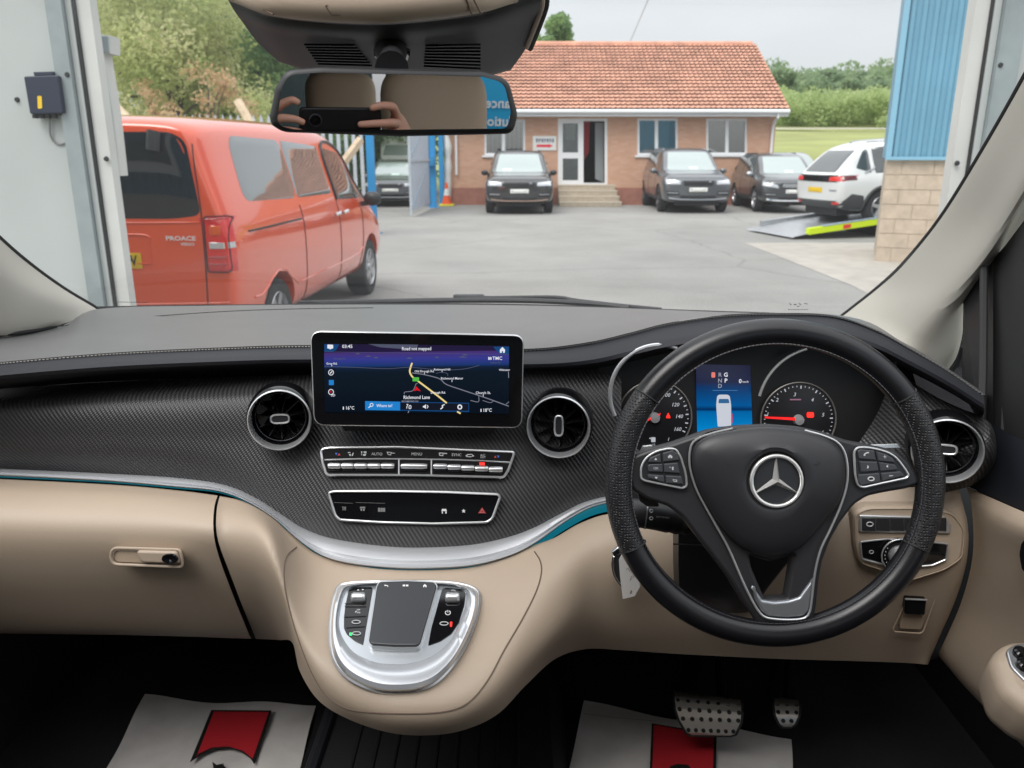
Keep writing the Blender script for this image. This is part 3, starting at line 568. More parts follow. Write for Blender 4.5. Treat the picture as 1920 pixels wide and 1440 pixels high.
        if s==2: ob_=Fr(V.proj('x+',0,.80*k,.02),(1,0,0)); ring('badge',.085,.014,ob_,M('chrome'),V.t,0,28,local=True)
        else: V.decal('badge','x+',[(.27*wd,.845*k),(.36*wd,.845*k),(.36*wd,.88*k),(.27*wd,.88*k)],M('rim_silver'),.018,rnd=.015)
        pl=V.decal('number_plate','x+',[(-.26,.60*k),(.26,.60*k),(.26,.71*k),(-.26,.71*k)],M('plate_white'),.022,rings=2)
        for q in range(7):
            if q==4: continue
            V.decal('plate_character','x+',[(-.215+q*.06,.625*k),(-.178+q*.06,.625*k),(-.178+q*.06,.688*k),(-.215+q*.06,.688*k)],mat('plate_ink',(.12,.12,.13),.5),.026,rings=1,parent=pl)
        V.decal('dash_paper','x+',[(-.50,1.19*k),(-.22,1.19*k),(-.22,1.25*k),(-.50,1.25*k)] if s==0 else [(-.05,1.19*k),(.20,1.19*k),(.20,1.25*k),(-.05,1.25*k)],mat('dash_sheet',(.60,.72,.66),.5),.012,rings=2)
        V.line('bonnet_seam','x+',[(-.86*wd,1.0*k),(-.5*wd,.965*k),(.5*wd,.965*k),(.86*wd,1.0*k)],.004,M('rubber'))
    else:
        for sg in (-1,1):
            V.decal('tail_light','x-',[(sg*.92*wd,.99*k),(sg*.50*wd,.99*k),(sg*.52*wd,1.08*k),(sg*.93*wd,1.10*k)],M('tail_red'),.012,rnd=.02)
            V.decal('tail_light','y-' if sg<0 else 'y+',[(-h+.06,1.0*k),(-h+.40,1.0*k),(-h+.38,1.10*k),(-h+.10,1.11*k)],mat('tail_dark',(.12,.01,.012),.15,coat=1),.012,rnd=.03)
            V.decal('reflector','x-',[(sg*.82*wd,.50*k),(sg*.62*wd,.50*k),(sg*.62*wd,.545*k),(sg*.82*wd,.55*k)],M('tail_red'),.016)
            V.decal('bumper_cladding','y-' if sg<0 else 'y+',[(-h+.02,.34),(wx[0]-wr-.06,.34),(wx[0]-wr-.08,.66*k),(-h+.28,.72*k),(-h+.05,.50*k)],M('lower_plastic'),.010,rnd=.03)
            P=[V.proj('y-' if sg<0 else 'y+',wx[0]+(wr+.075)*math.cos(a),wr+(wr+.075)*math.sin(a),.006) for a in np.linspace(.02,math.pi-.02,24)]; tube('arch_trim',P,.028,M('lower_plastic'),V.t,False,6,True)
        V.decal('black_band','x-',[(-.90*wd,.97*k),(.90*wd,.97*k),(.88*wd,1.12*k),(-.88*wd,1.12*k)],M('gloss_black'),.007)
        V.decal('bumper_panel','x-',[(-.85*wd,.36*k),(.85*wd,.36*k),(.88*wd,.58*k),(-.88*wd,.58*k)],M('lower_plastic'),.008)
        V.decal('number_plate','x-',[(-.26,.74*k),(.26,.74*k),(.26,.85*k),(-.26,.85*k)],M('plate_yellow'),.012,rings=2)
        V.decal('badge','x-',[(-.78*wd,.78*k),(-.55*wd,.78*k),(-.55*wd,.82*k),(-.78*wd,.82*k)],M('rim_silver'),.012,rings=2)
    return V
GP='cars parked in front of the brick office'
def fpos(px,py,L,rz):
    g=G(px,py); return (g.x-math.cos(rz)*L/2,g.y-math.sin(rz)*L/2)
rz=R(-90); suv('parked_car','black off-roader parked facing the yard left of the office steps',fpos(974,403,4.95,rz),rz,M('car_black'),4.95,1.80,2.0,GP,0)
rz=R(-91); suv('parked_car','dark grey luxury off-roader facing the yard right of the office steps',fpos(1307,401,5.05,rz),rz,M('car_grey'),5.05,1.87,2.05,GP,1)
rz=R(-93); suv('parked_car','dark crossover with silver front bumper blade beside the white car',fpos(1487,401,4.7,rz),rz,M('car_dkgrey'),4.7,1.72,1.92,GP,2,rim='rim_silver')
rz=R(-90); suv('parked_car','silver car mostly hidden behind the dark crossover',fpos(1510,378,4.6,rz),rz,M('car_silver'),4.6,1.75,1.9,GP,1)
rz=R(-88); suv('parked_car','dark car behind the blue gate post with a white number plate',fpos(733,389,4.5,rz),rz,M('car_grey'),4.5,1.50,1.85,None,1)
# recovery truck bed and white car
A=G(1425,430,.06); B=G(1490,444,.06); th=R(12); fw2=Vector((math.cos(th),math.sin(th),.115)); sd2=Vector((-math.sin(th),math.cos(th),0)); Wd=1.95
B=Vector(B); A=B+sd2*Wd*1.0
tb=empty('truck_bed','lowered aluminium recovery truck bed with a lime yellow side stripe','truck bed',B)
def slab(n,a,u0,u1,w0,w1,z0,z1,m,p):
    v=[]
    for zz in (z0,z1):
        for uu,ww in ((u0,w0),(u1,w0),(u1,w1),(u0,w1)): v.append(a+fw2*uu+sd2*ww+Vector((0,0,zz)))
    return mk(n,v,[(0,3,2,1),(4,5,6,7),(0,1,5,4),(1,2,6,5),(2,3,7,6),(3,0,4,7)],m,p,smooth=False)
mk('ramp',[B+fw2*-.3*0,A-fw2*.0,A+fw2*.9+Vector((0,0,.06)),B+fw2*.9+Vector((0,0,.06)),B-fw2*.03-Vector((0,0,.015)),A-fw2*.03-Vector((0,0,.015))],[(0,3,2,1),(0,1,5,4)],M('alu'),tb,smooth=False)
slab('deck',B,.85,7,.1,Wd-.1,-.02,.06,M('alu'),tb); slab('side_rail',B,.3,7,-.03,.10,.0,.125,M('lime'),tb); slab('side_rail',B,.3,7,Wd-.1,Wd+.03,-.02,.13,M('alu'),tb); slab('rail_cap',B,.6,7,-.035,.09,.127,.145,mat('rail_blue',(.30,.38,.45),.5),tb); slab('marker',B,1.05,1.22,-.035,-.031,.02,.10,M('tail_red'),tb); slab('chassis',B,2.2,7,.4,Wd-.4,-.35,-.03,M('rubber'),tb)
hw=B+fw2*1.35+sd2*(Wd/2); Lp=4.45; ctr=hw+Vector((math.cos(th),math.sin(th),0))*(Lp/2-.35)
suv('white_car','white crossover loaded on the lowered truck bed, seen from behind',(ctr.x,ctr.y),th,M('car_white'),Lp,1.70,1.84,None,3,tilt=math.atan(.065),rim='rim_silver',z=ctr.z+.05+.10*(Lp/2-.35)-.12)
# ---- orange van
L=4.95
st=[(-2.475,.40,1.20,1.78,.84,.88,.86,.66),(-2.46,.33,1.20,1.86,.90,.93,.90,.72),(-2.38,.30,1.20,1.90,.93,.955,.925,.75),(-2.1,.28,1.20,1.93,.94,.965,.935,.76),(-1.0,.28,1.19,1.945,.94,.965,.935,.77),(.2,.28,1.18,1.95,.94,.965,.935,.77),(.8,.28,1.16,1.90,.94,.965,.93,.76),(1.15,.28,1.14,1.72,.94,.96,.93,.78),(1.6,.28,1.10,1.36,.93,.96,.92,.78),(1.85,.28,1.06,1.18,.93,.96,.91,.78),(2.25,.30,.92,1.04,.90,.94,.86,.70),(2.42,.35,.78,.86,.82,.86,.78,.62),(2.475,.42,.66,.72,.7,.72,.68,.5)]
hd=R(86); fwd=Vector((math.cos(hd),math.sin(hd),0)); lft=Vector((-math.sin(hd),math.cos(hd),0))
cr0=Vector((U(442,480,5.75).x,5.75,0)); ctr=cr0+fwd*2.43+lft*.965
V=Veh('orange_van','orange passenger van parked close outside the doorway, seen from behind','van',(ctr.x,ctr.y,0),hd,st,[(-1.55,.34,.40),(1.62,.34,.40)],M('orange_paint'),.335,(-1.55,1.62),.93,spokes=7)
g=M('car_glass'); vg=mat('van_glass',(.012,.018,.022),.03,spec=.7); seam=M('rubber')
V.decal('rear_window','x-',[(-.76,1.24),(-.55,1.215),(.55,1.215),(.76,1.24),(.70,1.74),(.60,1.80),(-.60,1.80),(-.70,1.74)],vg,.004,rnd=.06,rings=8)
for ax,sg in (('y+',1),('y-',-1)):
    V.decal('side_window',ax,[(-2.02,1.31),(-.86,1.28),(-.86,1.77),(-1.93,1.79)],mat('van_side_glass',(.10,.12,.12),.03,spec=1,coat=1),.004,rnd=.12,rings=8); V.decal('side_window',ax,[(-.84,1.28),(.22,1.27),(.18,1.73),(-.84,1.77)],M('van_side_glass'),.004,rnd=.05,rings=8)
    V.decal('door_window',ax,[(.40,1.20),(1.42,1.17),(.98,1.66),(.36,1.72)],g,.004,rnd=.07,rings=8); V.decal('quarter_window',ax,[(1.47,1.16),(1.66,1.13),(1.42,1.36)],g,.004)
    V.line('window_frame',ax,[(.34,1.20),(.34,1.74),(1.0,1.69),(1.55,1.28),(1.74,1.12)],.016,M('black_plastic'),.004)
    V.line('door_seam',ax,[(.30,1.75),(.30,1.0),(.30,.36)],.004,seam); V.line('door_seam',ax,[(-.85,1.22),(-.85,.8),(-.85,.36)],.004,seam); V.line('door_seam',ax,[(1.25,1.12),(1.24,.7),(1.1,.40)],.004,seam)
    V.line('slide_rail',ax,[(-2.12,1.10),(-.90,1.10)],.008,seam,.003); V.line('body_crease',ax,[(-2.1,.60),(-1.1,.56),(.8,.56),(1.2,.62)],.010,M('orange_paint'),.000)
    for hx in (.16,.46): V.line('door_handle',ax,[(hx-.09,1.065),(hx+.09,1.07)],.018,M('chrome'),.028)
    V.decal('tail_light',ax,[(-2.47,.84),(-2.36,.84),(-2.35,1.235),(-2.47,1.235)],M('tail_red'),.010,rnd=.02)
    V.decal('fuel_flap' if sg>0 else 'side_marker',ax,[(-2.1,.84),(-1.9,.84),(-1.9,1.0),(-2.1,1.0)] if sg>0 else [(1.32,.98),(1.42,.98),(1.42,1.02),(1.32,1.02)],M('orange_paint'),.006,rnd=.02)
    tl=V.decal('tail_light','x-',[(sg*.93,.84),(sg*.77,.84),(sg*.775,1.235),(sg*.92,1.235)],M('tail_red'),.014,rnd=.025,rings=7)
    V.decal('reversing_lamp','x-',[(sg*.925,1.00),(sg*.785,1.00),(sg*.785,1.06),(sg*.925,1.06)],M('lamp_clear'),.018,rings=3,parent=tl); V.decal('indicator','x-',[(sg*.90,1.09),(sg*.80,1.09),(sg*.80,1.18),(sg*.90,1.18)],mat('tail_amber',(.75,.10,.01),.15,coat=.8),.018,rings=3,parent=tl,rnd=.02)
    V.decal('reversing_lamp',ax,[(-2.46,1.00),(-2.37,1.00),(-2.37,1.06),(-2.46,1.06)],M('lamp_clear'),.014,rings=3,parent=tl)
    V.line('tailgate_seam','x-',[(sg*.735,1.72),(sg*.76,1.3),(sg*.755,.9),(sg*.74,.56)],.004,seam)
for sg in (1,-1):
    V.line('lamp_outline','x-',roundpoly([(sg*.93,.842),(sg*.772,.842),(sg*.778,1.233),(sg*.918,1.233)],.03),.004,M('rubber'),.012,closed=True,n=60)
    for z in (.90,.95,1.215): V.line('lamp_rib','x-',[(sg*.91,z),(sg*.79,z)],.003,mat('lamp_dark_red',(.35,.01,.01),.2,coat=1),.018)
V.line('bumper_crease','x-',[(-.90,.62),(0,.60),(.90,.62)],.006,M('orange_paint'),0)
V.line('tailgate_crease','x-',[(-.74,1.19),(0,1.185),(.74,1.19)],.006,M('orange_paint'),0)
V.line('tailgate_seam','x-',[(-.74,.56),(0,.55),(.74,.56)],.004,seam); V.decal('bumper_strip','x-',[(-.88,.40),(.88,.40),(.88,.47),(-.88,.47)],M('lower_plastic'),.008)
V.line('plate_recess','x-',[(-.36,.93),(-.36,1.05),(-.34,1.10),(0,1.10),(.34,1.10),(.36,1.05),(.36,.93),(.34,.90),(0,.90),(-.34,.90)],.006,M('orange_paint'),.001,closed=True,n=60)
V.mirror(1.34,.98,1.16,M('black_plastic'))
V.line('wiper','x-',[(-.50,1.80),(-.49,1.74),(-.48,1.68)],.045,M('lower_plastic'),.03)
def vfr(y,z,off=.01):
    p=V.proj('x-',y,z,off); return Fr(p,(-1,0,0),right=(0,-1,0))
def vx(px,py): # photo pixel to van-local (y,z) on the rear face plane
    inv=Matrix.Rotation(-hd,4,'Z'); o=inv@(CAMP-Vector((ctr.x,ctr.y,0))); d=inv@ray(px,py); t=(-2.475-o.x)/d.x; q=o+d*t; return q.y,q.z
y0,z0=vx(266,489)
pl=V.decal('number_plate','x-',[(y0,z0-.056),(y0+.52,z0-.056),(y0+.52,z0+.056),(y0,z0+.056)],M('plate_yellow'),.012,rings=2,rnd=.01)
yy,zz=vx(239,489); f3=vfr(yy,zz,.016); text('F',f3,.024,0,0,M('ink_black'),pl,.0,isuv=True,hm=.072,bold=.02,local=True,wide=.8); text('V',f3,-.024+.058+.02-.0,0,0,M('ink_black'),pl,.0,isuv=True,hm=.072,bold=.02,local=True,wide=.8)
yy,zz=vx(340,447); f3=vfr(yy,zz,.012); text('PROACE',f3,0,0,0,M('plate_white'),V.t,.002,isuv=True,hm=.030,bold=.03,local=True,wide=1.35,name='badge_lettering'); yy,zz=vx(353,458); text('VERSO',vfr(yy,zz,.012),0,0,0,M('plate_white'),V.t,.002,isuv=True,hm=.020,bold=.02,local=True,wide=1.2,name='badge_lettering')
# ---------------------------------------------------------------- fence, gate, cone
FY=16.8; xa=U(170,290,FY).x; xb=U(692,290,FY).x
fe=empty('palisade_fence','blue and grey steel palisade fence behind the orange van','fence',((xa+xb)/2,FY,0))
x=xa
def pale(x,y,p,h=2.42,m='galv'):
    v=[]
    for yy in (0,.02):
        for a,b in ((-.035,0),(.035,0),(.035,h-.12),(0,h),(-.035,h-.12)): v.append((x+a,y+yy,b))
    return mk('pale',v,[(0,1,2,3,4),(9,8,7,6,5),(0,5,6,1),(1,6,7,2),(2,7,8,3),(3,8,9,4),(4,9,5,0)],M(m),p,smooth=False)
while x<xb: pale(x,FY,fe); x+=.152
for z in (.4,2.12): box('rail',(xa,FY+.02,z),(xb,FY+.07,z+.06),M('blue_paint'),fe)
gt=empty('gate_leaf','open grey sheet steel gate leaf with blue frame and diagonal brace','gate',G(790,398)); a=G(771,407); b=G(807,391); dg_=(b-a); gl_=dg_.length; dg_.normalize(); ng=Vector((dg_.y,-dg_.x,0)); gf=Fr((a+b)/2,ng if ng.y<0 else -ng,right=dg_)
g2=gl_/2; plate('sheet',[(-g2,.15),(g2,.15),(g2,2.9),(-g2,2.9)],gf,.01,mat('gate_sheet',(.48,.54,.62),.5,noise=(3,.06)),gt,isuv=True)
for u in (-g2,g2-.06): plate('stile',[(u,.05),(u+.06,.05),(u+.06,2.95),(u,2.95)],gf,.06,M('galv') if u<0 else M('blue_paint'),gt,off=.03,isuv=True)
plate('rail',[(-g2+.06,1.45),(g2-.06,1.45),(g2-.06,1.52),(-g2+.06,1.52)],gf,.05,M('galv'),gt,off=.03,isuv=True)
for z in (.2,1.55): plate('brace',[(-g2+.06,z),(-g2+.14,z),(g2-.06,z+1.2),(g2-.14,z+1.2)],gf,.03,M('rail_blue'),gt,off=.025,isuv=True)
def post(px0,px1,py,label,lean=0):
    q=G((px0+px1)/2,py); wd_=(px1-px0)/F*q.y; e=empty('gate_post',label,'post',q); box('post',(q.x-wd_/2,q.y-.08,0),(q.x+wd_/2,q.y+.08,3.0),M('blue_paint'),e); box('base_plate',(q.x-wd_,q.y-.16,0),(q.x+wd_,q.y+.16,.02),M('blue_paint'),e); return e
post(695,708,438,'blue gate post standing nearest behind the orange van'); p2=post(809,819,389,'blue gate post holding the lock box'); post(825,833,385,'slim blue post next to the traffic cone')
q=G(812,389); box('lock_box',(q.x-.32,q.y-.3,1.3),(q.x+.12,q.y-.09,1.62),M('blue_paint'),p2,bev=.02)
cq=G(838,386); cn=empty('traffic_cone','orange and yellow based traffic cone by the brick wall','cone',cq); cf=Fr(cq,(0,0,1),right=(1,0,0)); lathe('cone',[(.17,.05),(.10,.35),(.035,.75),(.0001,.76)],cf,M('cone_orange'),cn,20); box('base',(cq.x-.24,cq.y-.24,0),(cq.x+.24,cq.y+.24,.06),mat('cone_yellow',(.75,.70,.03),.6),cn,bev=.02); lathe('sleeve',[(.105,.34),(.066,.56)],cf,M('plate_white'),cn,20)
wb=empty('wrapped_bundle','white wrapped bundle leaning on the post above the traffic cone','bundle',(cq.x-.05,cq.y+.5,0)); tube('wrap',cr([(cq.x-.05,cq.y+.5,0),(cq.x,cq.y+.5,1.0),(cq.x+.03,cq.y+.45,1.9),(cq.x-.1,cq.y+.45,2.6)],16),[.12,.14,.15,.15,.15,.14,.13,.15,.12,.1,.13,.15,.12,.1,.08,.05],M('plate_white'),wb,seg=10)
for (ax_,ay_,bx_,by_,Y_,lb) in ((470,232,446,190,15.9,'sawn timber prop leaning on the fence beside the mirror'),(228,212,207,190,15.9,'sawn timber prop above the orange van near the doorway'),(648,300,676,262,16.2,'timber brace leaning behind the van side window')):
    a=U(ax_,ay_,Y_); b=U(bx_,by_,Y_+.2); d=(a-b); a2=b+d*(b.z/max(b.z-a.z,.1)*1.0) if a.z<b.z else a; a2=b+d*2.6; a2.z=max(a2.z,.0); setp(tube('timber_prop',[a2,b],.09,M('wood'),seg=6),lb,'timber')
# white van behind the gate
wv=G(742,372); st2=[(-2.4,.4,1.3,2.2,.9,.93,.9,.8),(-2.3,.35,1.3,2.45,.95,.98,.96,.86),(0,.35,1.3,2.5,.97,1.0,.98,.88),(1.1,.35,1.3,2.42,.97,1.0,.96,.86),(1.7,.35,1.2,1.7,.96,.99,.94,.85),(2.3,.35,1.0,1.2,.93,.95,.88,.75),(2.5,.4,.8,.9,.8,.85,.8,.65)]
VW=Veh('white_van','tall white panel van parked behind the gate post','van',(wv.x,wv.y+3.0,0),R(-86),st2,[(-1.5,.35,.4),(1.6,.35,.4)],M('car_white'),.35,(-1.5,1.6),.95); VW.decal('windscreen','x+',[(-.75,1.62),(.75,1.62),(.65,2.02),(-.65,2.02)],M('screen_glass') ,rnd=.06); VW.mirror(1.35,.98,1.5,M('black_plastic'))
# ---------------------------------------------------------------- trees
def crown_mesh(n,size,blobs,seed,flatz=.8):
    g=np.random.default_rng(seed); bc=np.array([b[:3] for b in blobs]); br=np.array([b[3] for b in blobs]); wgt=br**2; idx=g.choice(len(blobs),n,p=wgt/wgt.sum())
    d=g.normal(size=(n,3)); d/=np.linalg.norm(d,axis=1)[:,None]; r=br[idx]*(g.random(n)**.45); c=bc[idx]+d*r[:,None]*np.array([1,1,flatz])
    a=g.normal(size=(n,3)); a/=np.linalg.norm(a,axis=1)[:,None]; b=np.cross(a,g.normal(size=(n,3))); b/=np.linalg.norm(b,axis=1)[:,None]; s=size*(.6+.8*g.random(n))[:,None]
    v=np.concatenate([c+a*s,c+b*s*.5,c-a*s,c-b*s*.5],axis=1).reshape(-1,3); me=bpy.data.meshes.new('crown'); me.vertices.add(4*n); me.vertices.foreach_set('co',v.ravel()); me.loops.add(4*n); me.loops.foreach_set('vertex_index',np.arange(4*n)); me.polygons.add(n); me.polygons.foreach_set('loop_start',np.arange(n)*4); me.polygons.foreach_set('loop_total',np.full(n,4)); me.update(); me.validate(); return me
def blobs(h,r,n,seed,low=.25):
    g=random.Random(seed); B=[]
    for i in range(n):
        t=low+(1-low)*(i+.5)/n; rr=r*math.sin(math.pi*min(1,(t-low)/(1-low)*.85+.12))**.6; a=g.random()*6.28; q=g.random()**.5*rr*.85
        B.append((math.cos(a)*q,math.sin(a)*q,h*t*.93,r*g.uniform(.20,.40)))
    return B
def tree(name,label,loc,h,r,m,n,size,seed,nb=30,group=None,low=.22,cat='tree'):
    t=empty(name,label,cat,loc,0,group); B=blobs(h,r,nb,seed,low); me=crown_mesh(n,size,B,seed); link('crown',me,M(m),t,True,False)
    tr=[(0,0,-.3),(.1,.05,h*.25),(-.05,.1,h*.5),(.1,0,h*.8)]; P=cr(tr,10); tube('trunk',P,[h*.022*(1-.085*k) for k in range(10)],M('bark'),t,seg=8,local=True)
    g=random.Random(seed+5)
    for k in range(7): b=B[g.randrange(len(B))]; z=h*(.2+.08*k); tube('limb',cr([(0,0,z*.8),(b[0]*.5,b[1]*.5,(z+b[2])/2),(b[0],b[1],b[2])],7),[h*.008*(1-.12*q) for q in range(7)],M('bark'),t,seg=5,local=True)
    return t
def at(px,Y): return U(px,290,Y).x
TG='trees beyond the palisade fence'
tree('willow_tree','pale yellow green willow rising directly above the orange van',(at(330,23),23,0),6.8,3.3,'leaf_willow',24000,.075,11,44,TG,.12)
tree('willow_tree','yellow green tree nearest the white doorway jamb',(at(205,25),25,0),7.6,3.1,'leaf_willow',20000,.08,12,36,TG,.12)
tree('green_tree','dark green tree between the willow and the mirror',(at(500,28),28,0),8.2,3.4,'leaf_green',32000,.09,13,38,TG,.1)
tree('green_tree','mid green tree behind the mirror next to the office',(at(640,34),34,0),8.5,4.2,'leaf_green',24000,.11,14,34,TG,.1)
tree('green_tree','tall green tree filling the top left behind the willow',(at(290,36),36,0),8.4,5.0,'leaf_willow',15000,.12,15,40,TG,.1)
tree('green_tree','tall green tree standing right of the willow at the back',(at(440,38),38,0),9.6,5.0,'leaf_green',15000,.12,19,40,TG,.1)
tree('copper_bush','copper brown bush just above the fence left of the mirror',(at(395,20),20,0),3.9,1.1,'leaf_copper',1600,.05,16,18,None,.3,'bush')
tree('copper_bush','orange brown tall bush behind the timber prop',(at(285,21),21,0),3.6,.8,'leaf_copper',1000,.05,17,14,None,.4,'bush')
tree('hedge_shrub','low green shrub between the fence and gate posts',(at(745,38),38,0),5.0,4.0,'leaf_green',9000,.12,18,16,None,.1,'bush')
tree('green_tree','lone tree top peeking over the roof right of the sun visor trim',(U(1036,80,50).x,50,0),9.9,2.0,'leaf_green',12000,.12,23,26,None,.35)
far=[]; FG='trees along the hillside beyond the meadow'; gg=random.Random(3)
protos=[]
FL=['at the left end of the hillside row by the roof verge','second along the hillside from the roof verge','broad crown third along the hillside row','tallest round crown in the middle of the hillside row','right of the tallest hillside crown','in the hillside row above the white car','small crown in the hillside row nearer the blue wall','beside the blue clad wall on the hillside']
for i,px in enumerate((1440,1475,1510,1550,1585,1615,1640,1668)):
    Y=[118,125,112,128,120,126,115,110][i]; x=at(px,Y); top=[128,140,150,130,150,142,158,150][i]; hh=U(px,top,Y).z-hgt(x,Y)
    if i<3: t=tree('hillside_tree','green rounded tree '+FL[i],(x,Y,hgt(x,Y)),hh,4.6,'leaf_far',7000,.30,40+i,26,FG,.1); protos.append((t,hh))
    else:
        t0,h0=protos[i%3]; t=copyof(t0,None,(x,Y,hgt(x,Y))); t.scale=(hh/h0*1.1,hh/h0*1.1,hh/h0); t.rotation_euler=(0,0,i*1.3); t['label']='green rounded tree '+FL[i]
wood=crown_mesh(26000,.45,[(U(1380+gg.random()*420,200,150+gg.random()*30).x,150+gg.random()*30,10+gg.random()*6.5,3.4) for _ in range(70)],77); setp(link('far_wood',wood,M('leaf_far'),None,False,False),'hazy wood covering the hill behind the tree row','wood',kind='stuff')
hb=[]
for k in range(90):
    px=1425+gg.random()*290; Y=92+gg.random()*16; x=at(px,Y); hb.append((x,Y,hgt(x,Y)+.5+gg.random()*3.0,.9+gg.random()*1.5))
setp(link('hedgerow',crown_mesh(24000,.20,hb,5),M('hedge_leaf'),None,False,False),'pale green hedgerow at the far side of the meadow','hedge',kind='stuff')
setp(tube('overhead_wire',[U(1245,-60,24),U(1215,0,26),U(1180,82,40)],.012,mat('wire_grey',(.3,.3,.3),.6),seg=4),'thin grey overhead wire in the sky above the office roof','wire')
# ================================================================ VAN INTERIOR
B_=M('beige'); GB=M('gloss_black'); CH=M('chrome')
# floor, firewall, side linings, rear cabin -----------------------------------
cf_=empty('cabin_floor','black carpeted van floor and footwells under the dashboard','van floor',(0,.8,.60),kind='structure')
FZ=.60
mk('carpet',[(-1.1,-3.4,FZ),(1.35,-3.4,FZ),(1.35,1.62,FZ),(-1.1,1.62,FZ)],[(0,1,2,3)],M('carpet'),cf_,smooth=False)
mk('firewall',[(-1.1,1.62,FZ),(1.35,1.62,FZ),(1.35,1.62,1.32),(-1.1,1.62,1.32)],[(0,1,2,3)],M('carpet'),cf_,smooth=False)
mk('dash_underside',[(-1.0,1.14,1.16),(1.0,1.14,1.16),(1.0,1.62,1.22),(-1.0,1.62,1.22)],[(0,1,2,3)],M('carpet'),cf_,smooth=False)
ct=[[ (x,y,FZ+z) for x,z in ((-.36,0),(-.33,.05),(-.28,.062),(.02,.062),(.07,.05),(.10,0))] for y in (.4,.9,1.4)]
v,f=grid(ct); mk('tunnel_mat',v,f,M('tunnel_rubber'),cf_)
for k in range(9): tube('rib',[(-.27+k*.035,.5,FZ+.063),(-.27+k*.035,1.4,FZ+.063)],.0035,M('tunnel_rubber'),cf_,seg=6)
tube('mat_edge',[(-.345,.5,FZ+.05),(-.335,1.4,FZ+.055)],.012,M('dark_leather'),cf_)
# ---------------------------------------------------------------- dashboard
db=empty('dashboard','black and beige dashboard with carbon weave trim across the van','dashboard',(0,1.2,.95))
WR=[(-200,650,1.25),(-80,640,1.35),(105,614,1.5),(180,580,1.62),(400,573,1.8),(700,571,1.9),(1000,573,1.88),(1300,583,1.8),(1580,598,1.62),(1700,645,1.45),(1850,738,1.3)]
S=[(-200,705,1.06),(-80,690,1.10),(0,680,1.12),(200,663,1.17),(400,653,1.2),(575,648,1.22),(780,651,1.22),(985,655,1.2),(1100,643,1.18),(1180,625,1.17),(1250,607,1.17),(1350,592,1.17),(1450,588,1.17),(1560,592,1.16),(1640,618,1.15),(1700,650,1.13),(1780,697,1.1),(1845,742,1.06)]
def off(row,dy,dY): return [(a,b+(dy(a) if callable(dy) else dy),c+(dY(a) if callable(dY) else dY)) for a,b,c in row]
def lerp(x,pts):
    for (a,b),(c,d) in zip(pts,pts[1:]):
        if x<=c: return b+(d-b)*max(0,min(1,(x-a)/(c-a)))
    return pts[-1][1]
MID=[(a,b+.45*(lerp(a,[(q[0],q[1]) for q in S])-b),c+.5*(lerp(a,[(q[0],q[2]) for q in S])-c)-.02) for a,b,c in WR]
MID[-1]=(1850,739,1.2); MID[-2]=(1700,646,1.3); MID[-3]=(1580,592,1.42)
loft('top_pad',[WR,MID,off(S,-1,0.01)],M('dash_leather'),db,120,5)
# stitched padded lip
def nose(x): return lerp(x,[(-200,20),(575,22),(985,24),(1100,30),(1250,34),(1450,34),(1640,24),(1845,14)])
rowsE=[off(S,0,0.004),off(S,lambda x:nose(x)*.5,-.022),off(S,nose,-.045),off(S,lambda x:nose(x)+9,-.05),off(S,lambda x:nose(x)+16,-.02),off(S,lambda x:nose(x)+lerp(x,[(-200,26),(575,36),(1100,36),(1845,20)]),.055)]
loft('padded_lip',rowsE,M('dark_leather'),db,120,4)
# stitching
sm=[Vector(p) for p in cr([U(*p) for p in off(S,1.5,-.003)],660)]
def stitch(i0,i1,off_,m,nm='stitching'):
    v=[];f=[]
    for i in range(i0,i1,2):
        a=sm[i]+off_; b=sm[i+1]+off_; n=Vector((0,-.35,1)).normalized()*.0011; t=(b-a).cross(n).normalized()*.0007; k=len(v); v+= [a-t,a+t,a+n,b-t,b+t,b+n]; f+=[(k,k+2,k+5,k+3),(k+1,k+4,k+5,k+2),(k,k+1,k+2),(k+3,k+5,k+4)]
    o=mk(nm,v,f,m,db,smooth=False); o['kind']='stuff'
stitch(0,258,Vector((0,-.0045,.0005)),mat('thread_pale',(.42,.40,.36),.8)); stitch(360,658,Vector((0,-.0045,.0005)),mat('thread_grey',(.12,.12,.12),.8))
tube('seam',sm[::4],.0016,M('rubber'),db,seg=5)
tube('defroster_seam',[U(*p) for p in cr([(108,612,1.48),(240,597,1.55),(420,584,1.62),(560,579,1.68),(700,577,1.72)],30)],.0008,M('rubber'),db,seg=5)
# carbon fascia -----------------------------------------------------------------
def seg(row,x0,x1):
    P=cr(row,400); return [p for p in P if x0<=p[0]<=x1]
C0=[(-200,745,1.19),(-80,735,1.2),(0,728,1.2),(150,719,1.21),(300,712,1.215),(450,706,1.215),(575,703,1.21),(700,700,1.2),(850,697,1.19),(985,690,1.18),(1060,690,1.175),(1165,692,1.17)]
C1=[(-200,770,1.125),(-80,764,1.13),(0,760,1.13),(150,756,1.135),(300,752,1.14),(450,748,1.145),(575,745,1.15),(700,743,1.15),(850,742,1.145),(985,740,1.14),(1060,742,1.14),(1165,745,1.14)]
C2=[(-200,830,1.11),(-80,830,1.11),(0,828,1.115),(150,828,1.12),(300,828,1.12),(440,830,1.12),(560,836,1.115),(690,845,1.11),(850,848,1.11),(985,845,1.11),(1060,840,1.115),(1165,838,1.12)]
CB=[(-200,878,1.135),(-80,877,1.135),(0,879,1.13),(200,888,1.13),(330,896,1.12),(420,909,1.11),(480,934,1.095),(530,966,1.08),(570,991,1.07),(620,1009,1.06),(700,1022,1.052),(780,1027,1.048),(880,1022,1.052),(950,1008,1.06),(1000,990,1.07),(1050,964,1.085),(1100,940,1.1),(1165,925,1.115)]
CBq=[tuple(p) for p in cr(CB,200)]
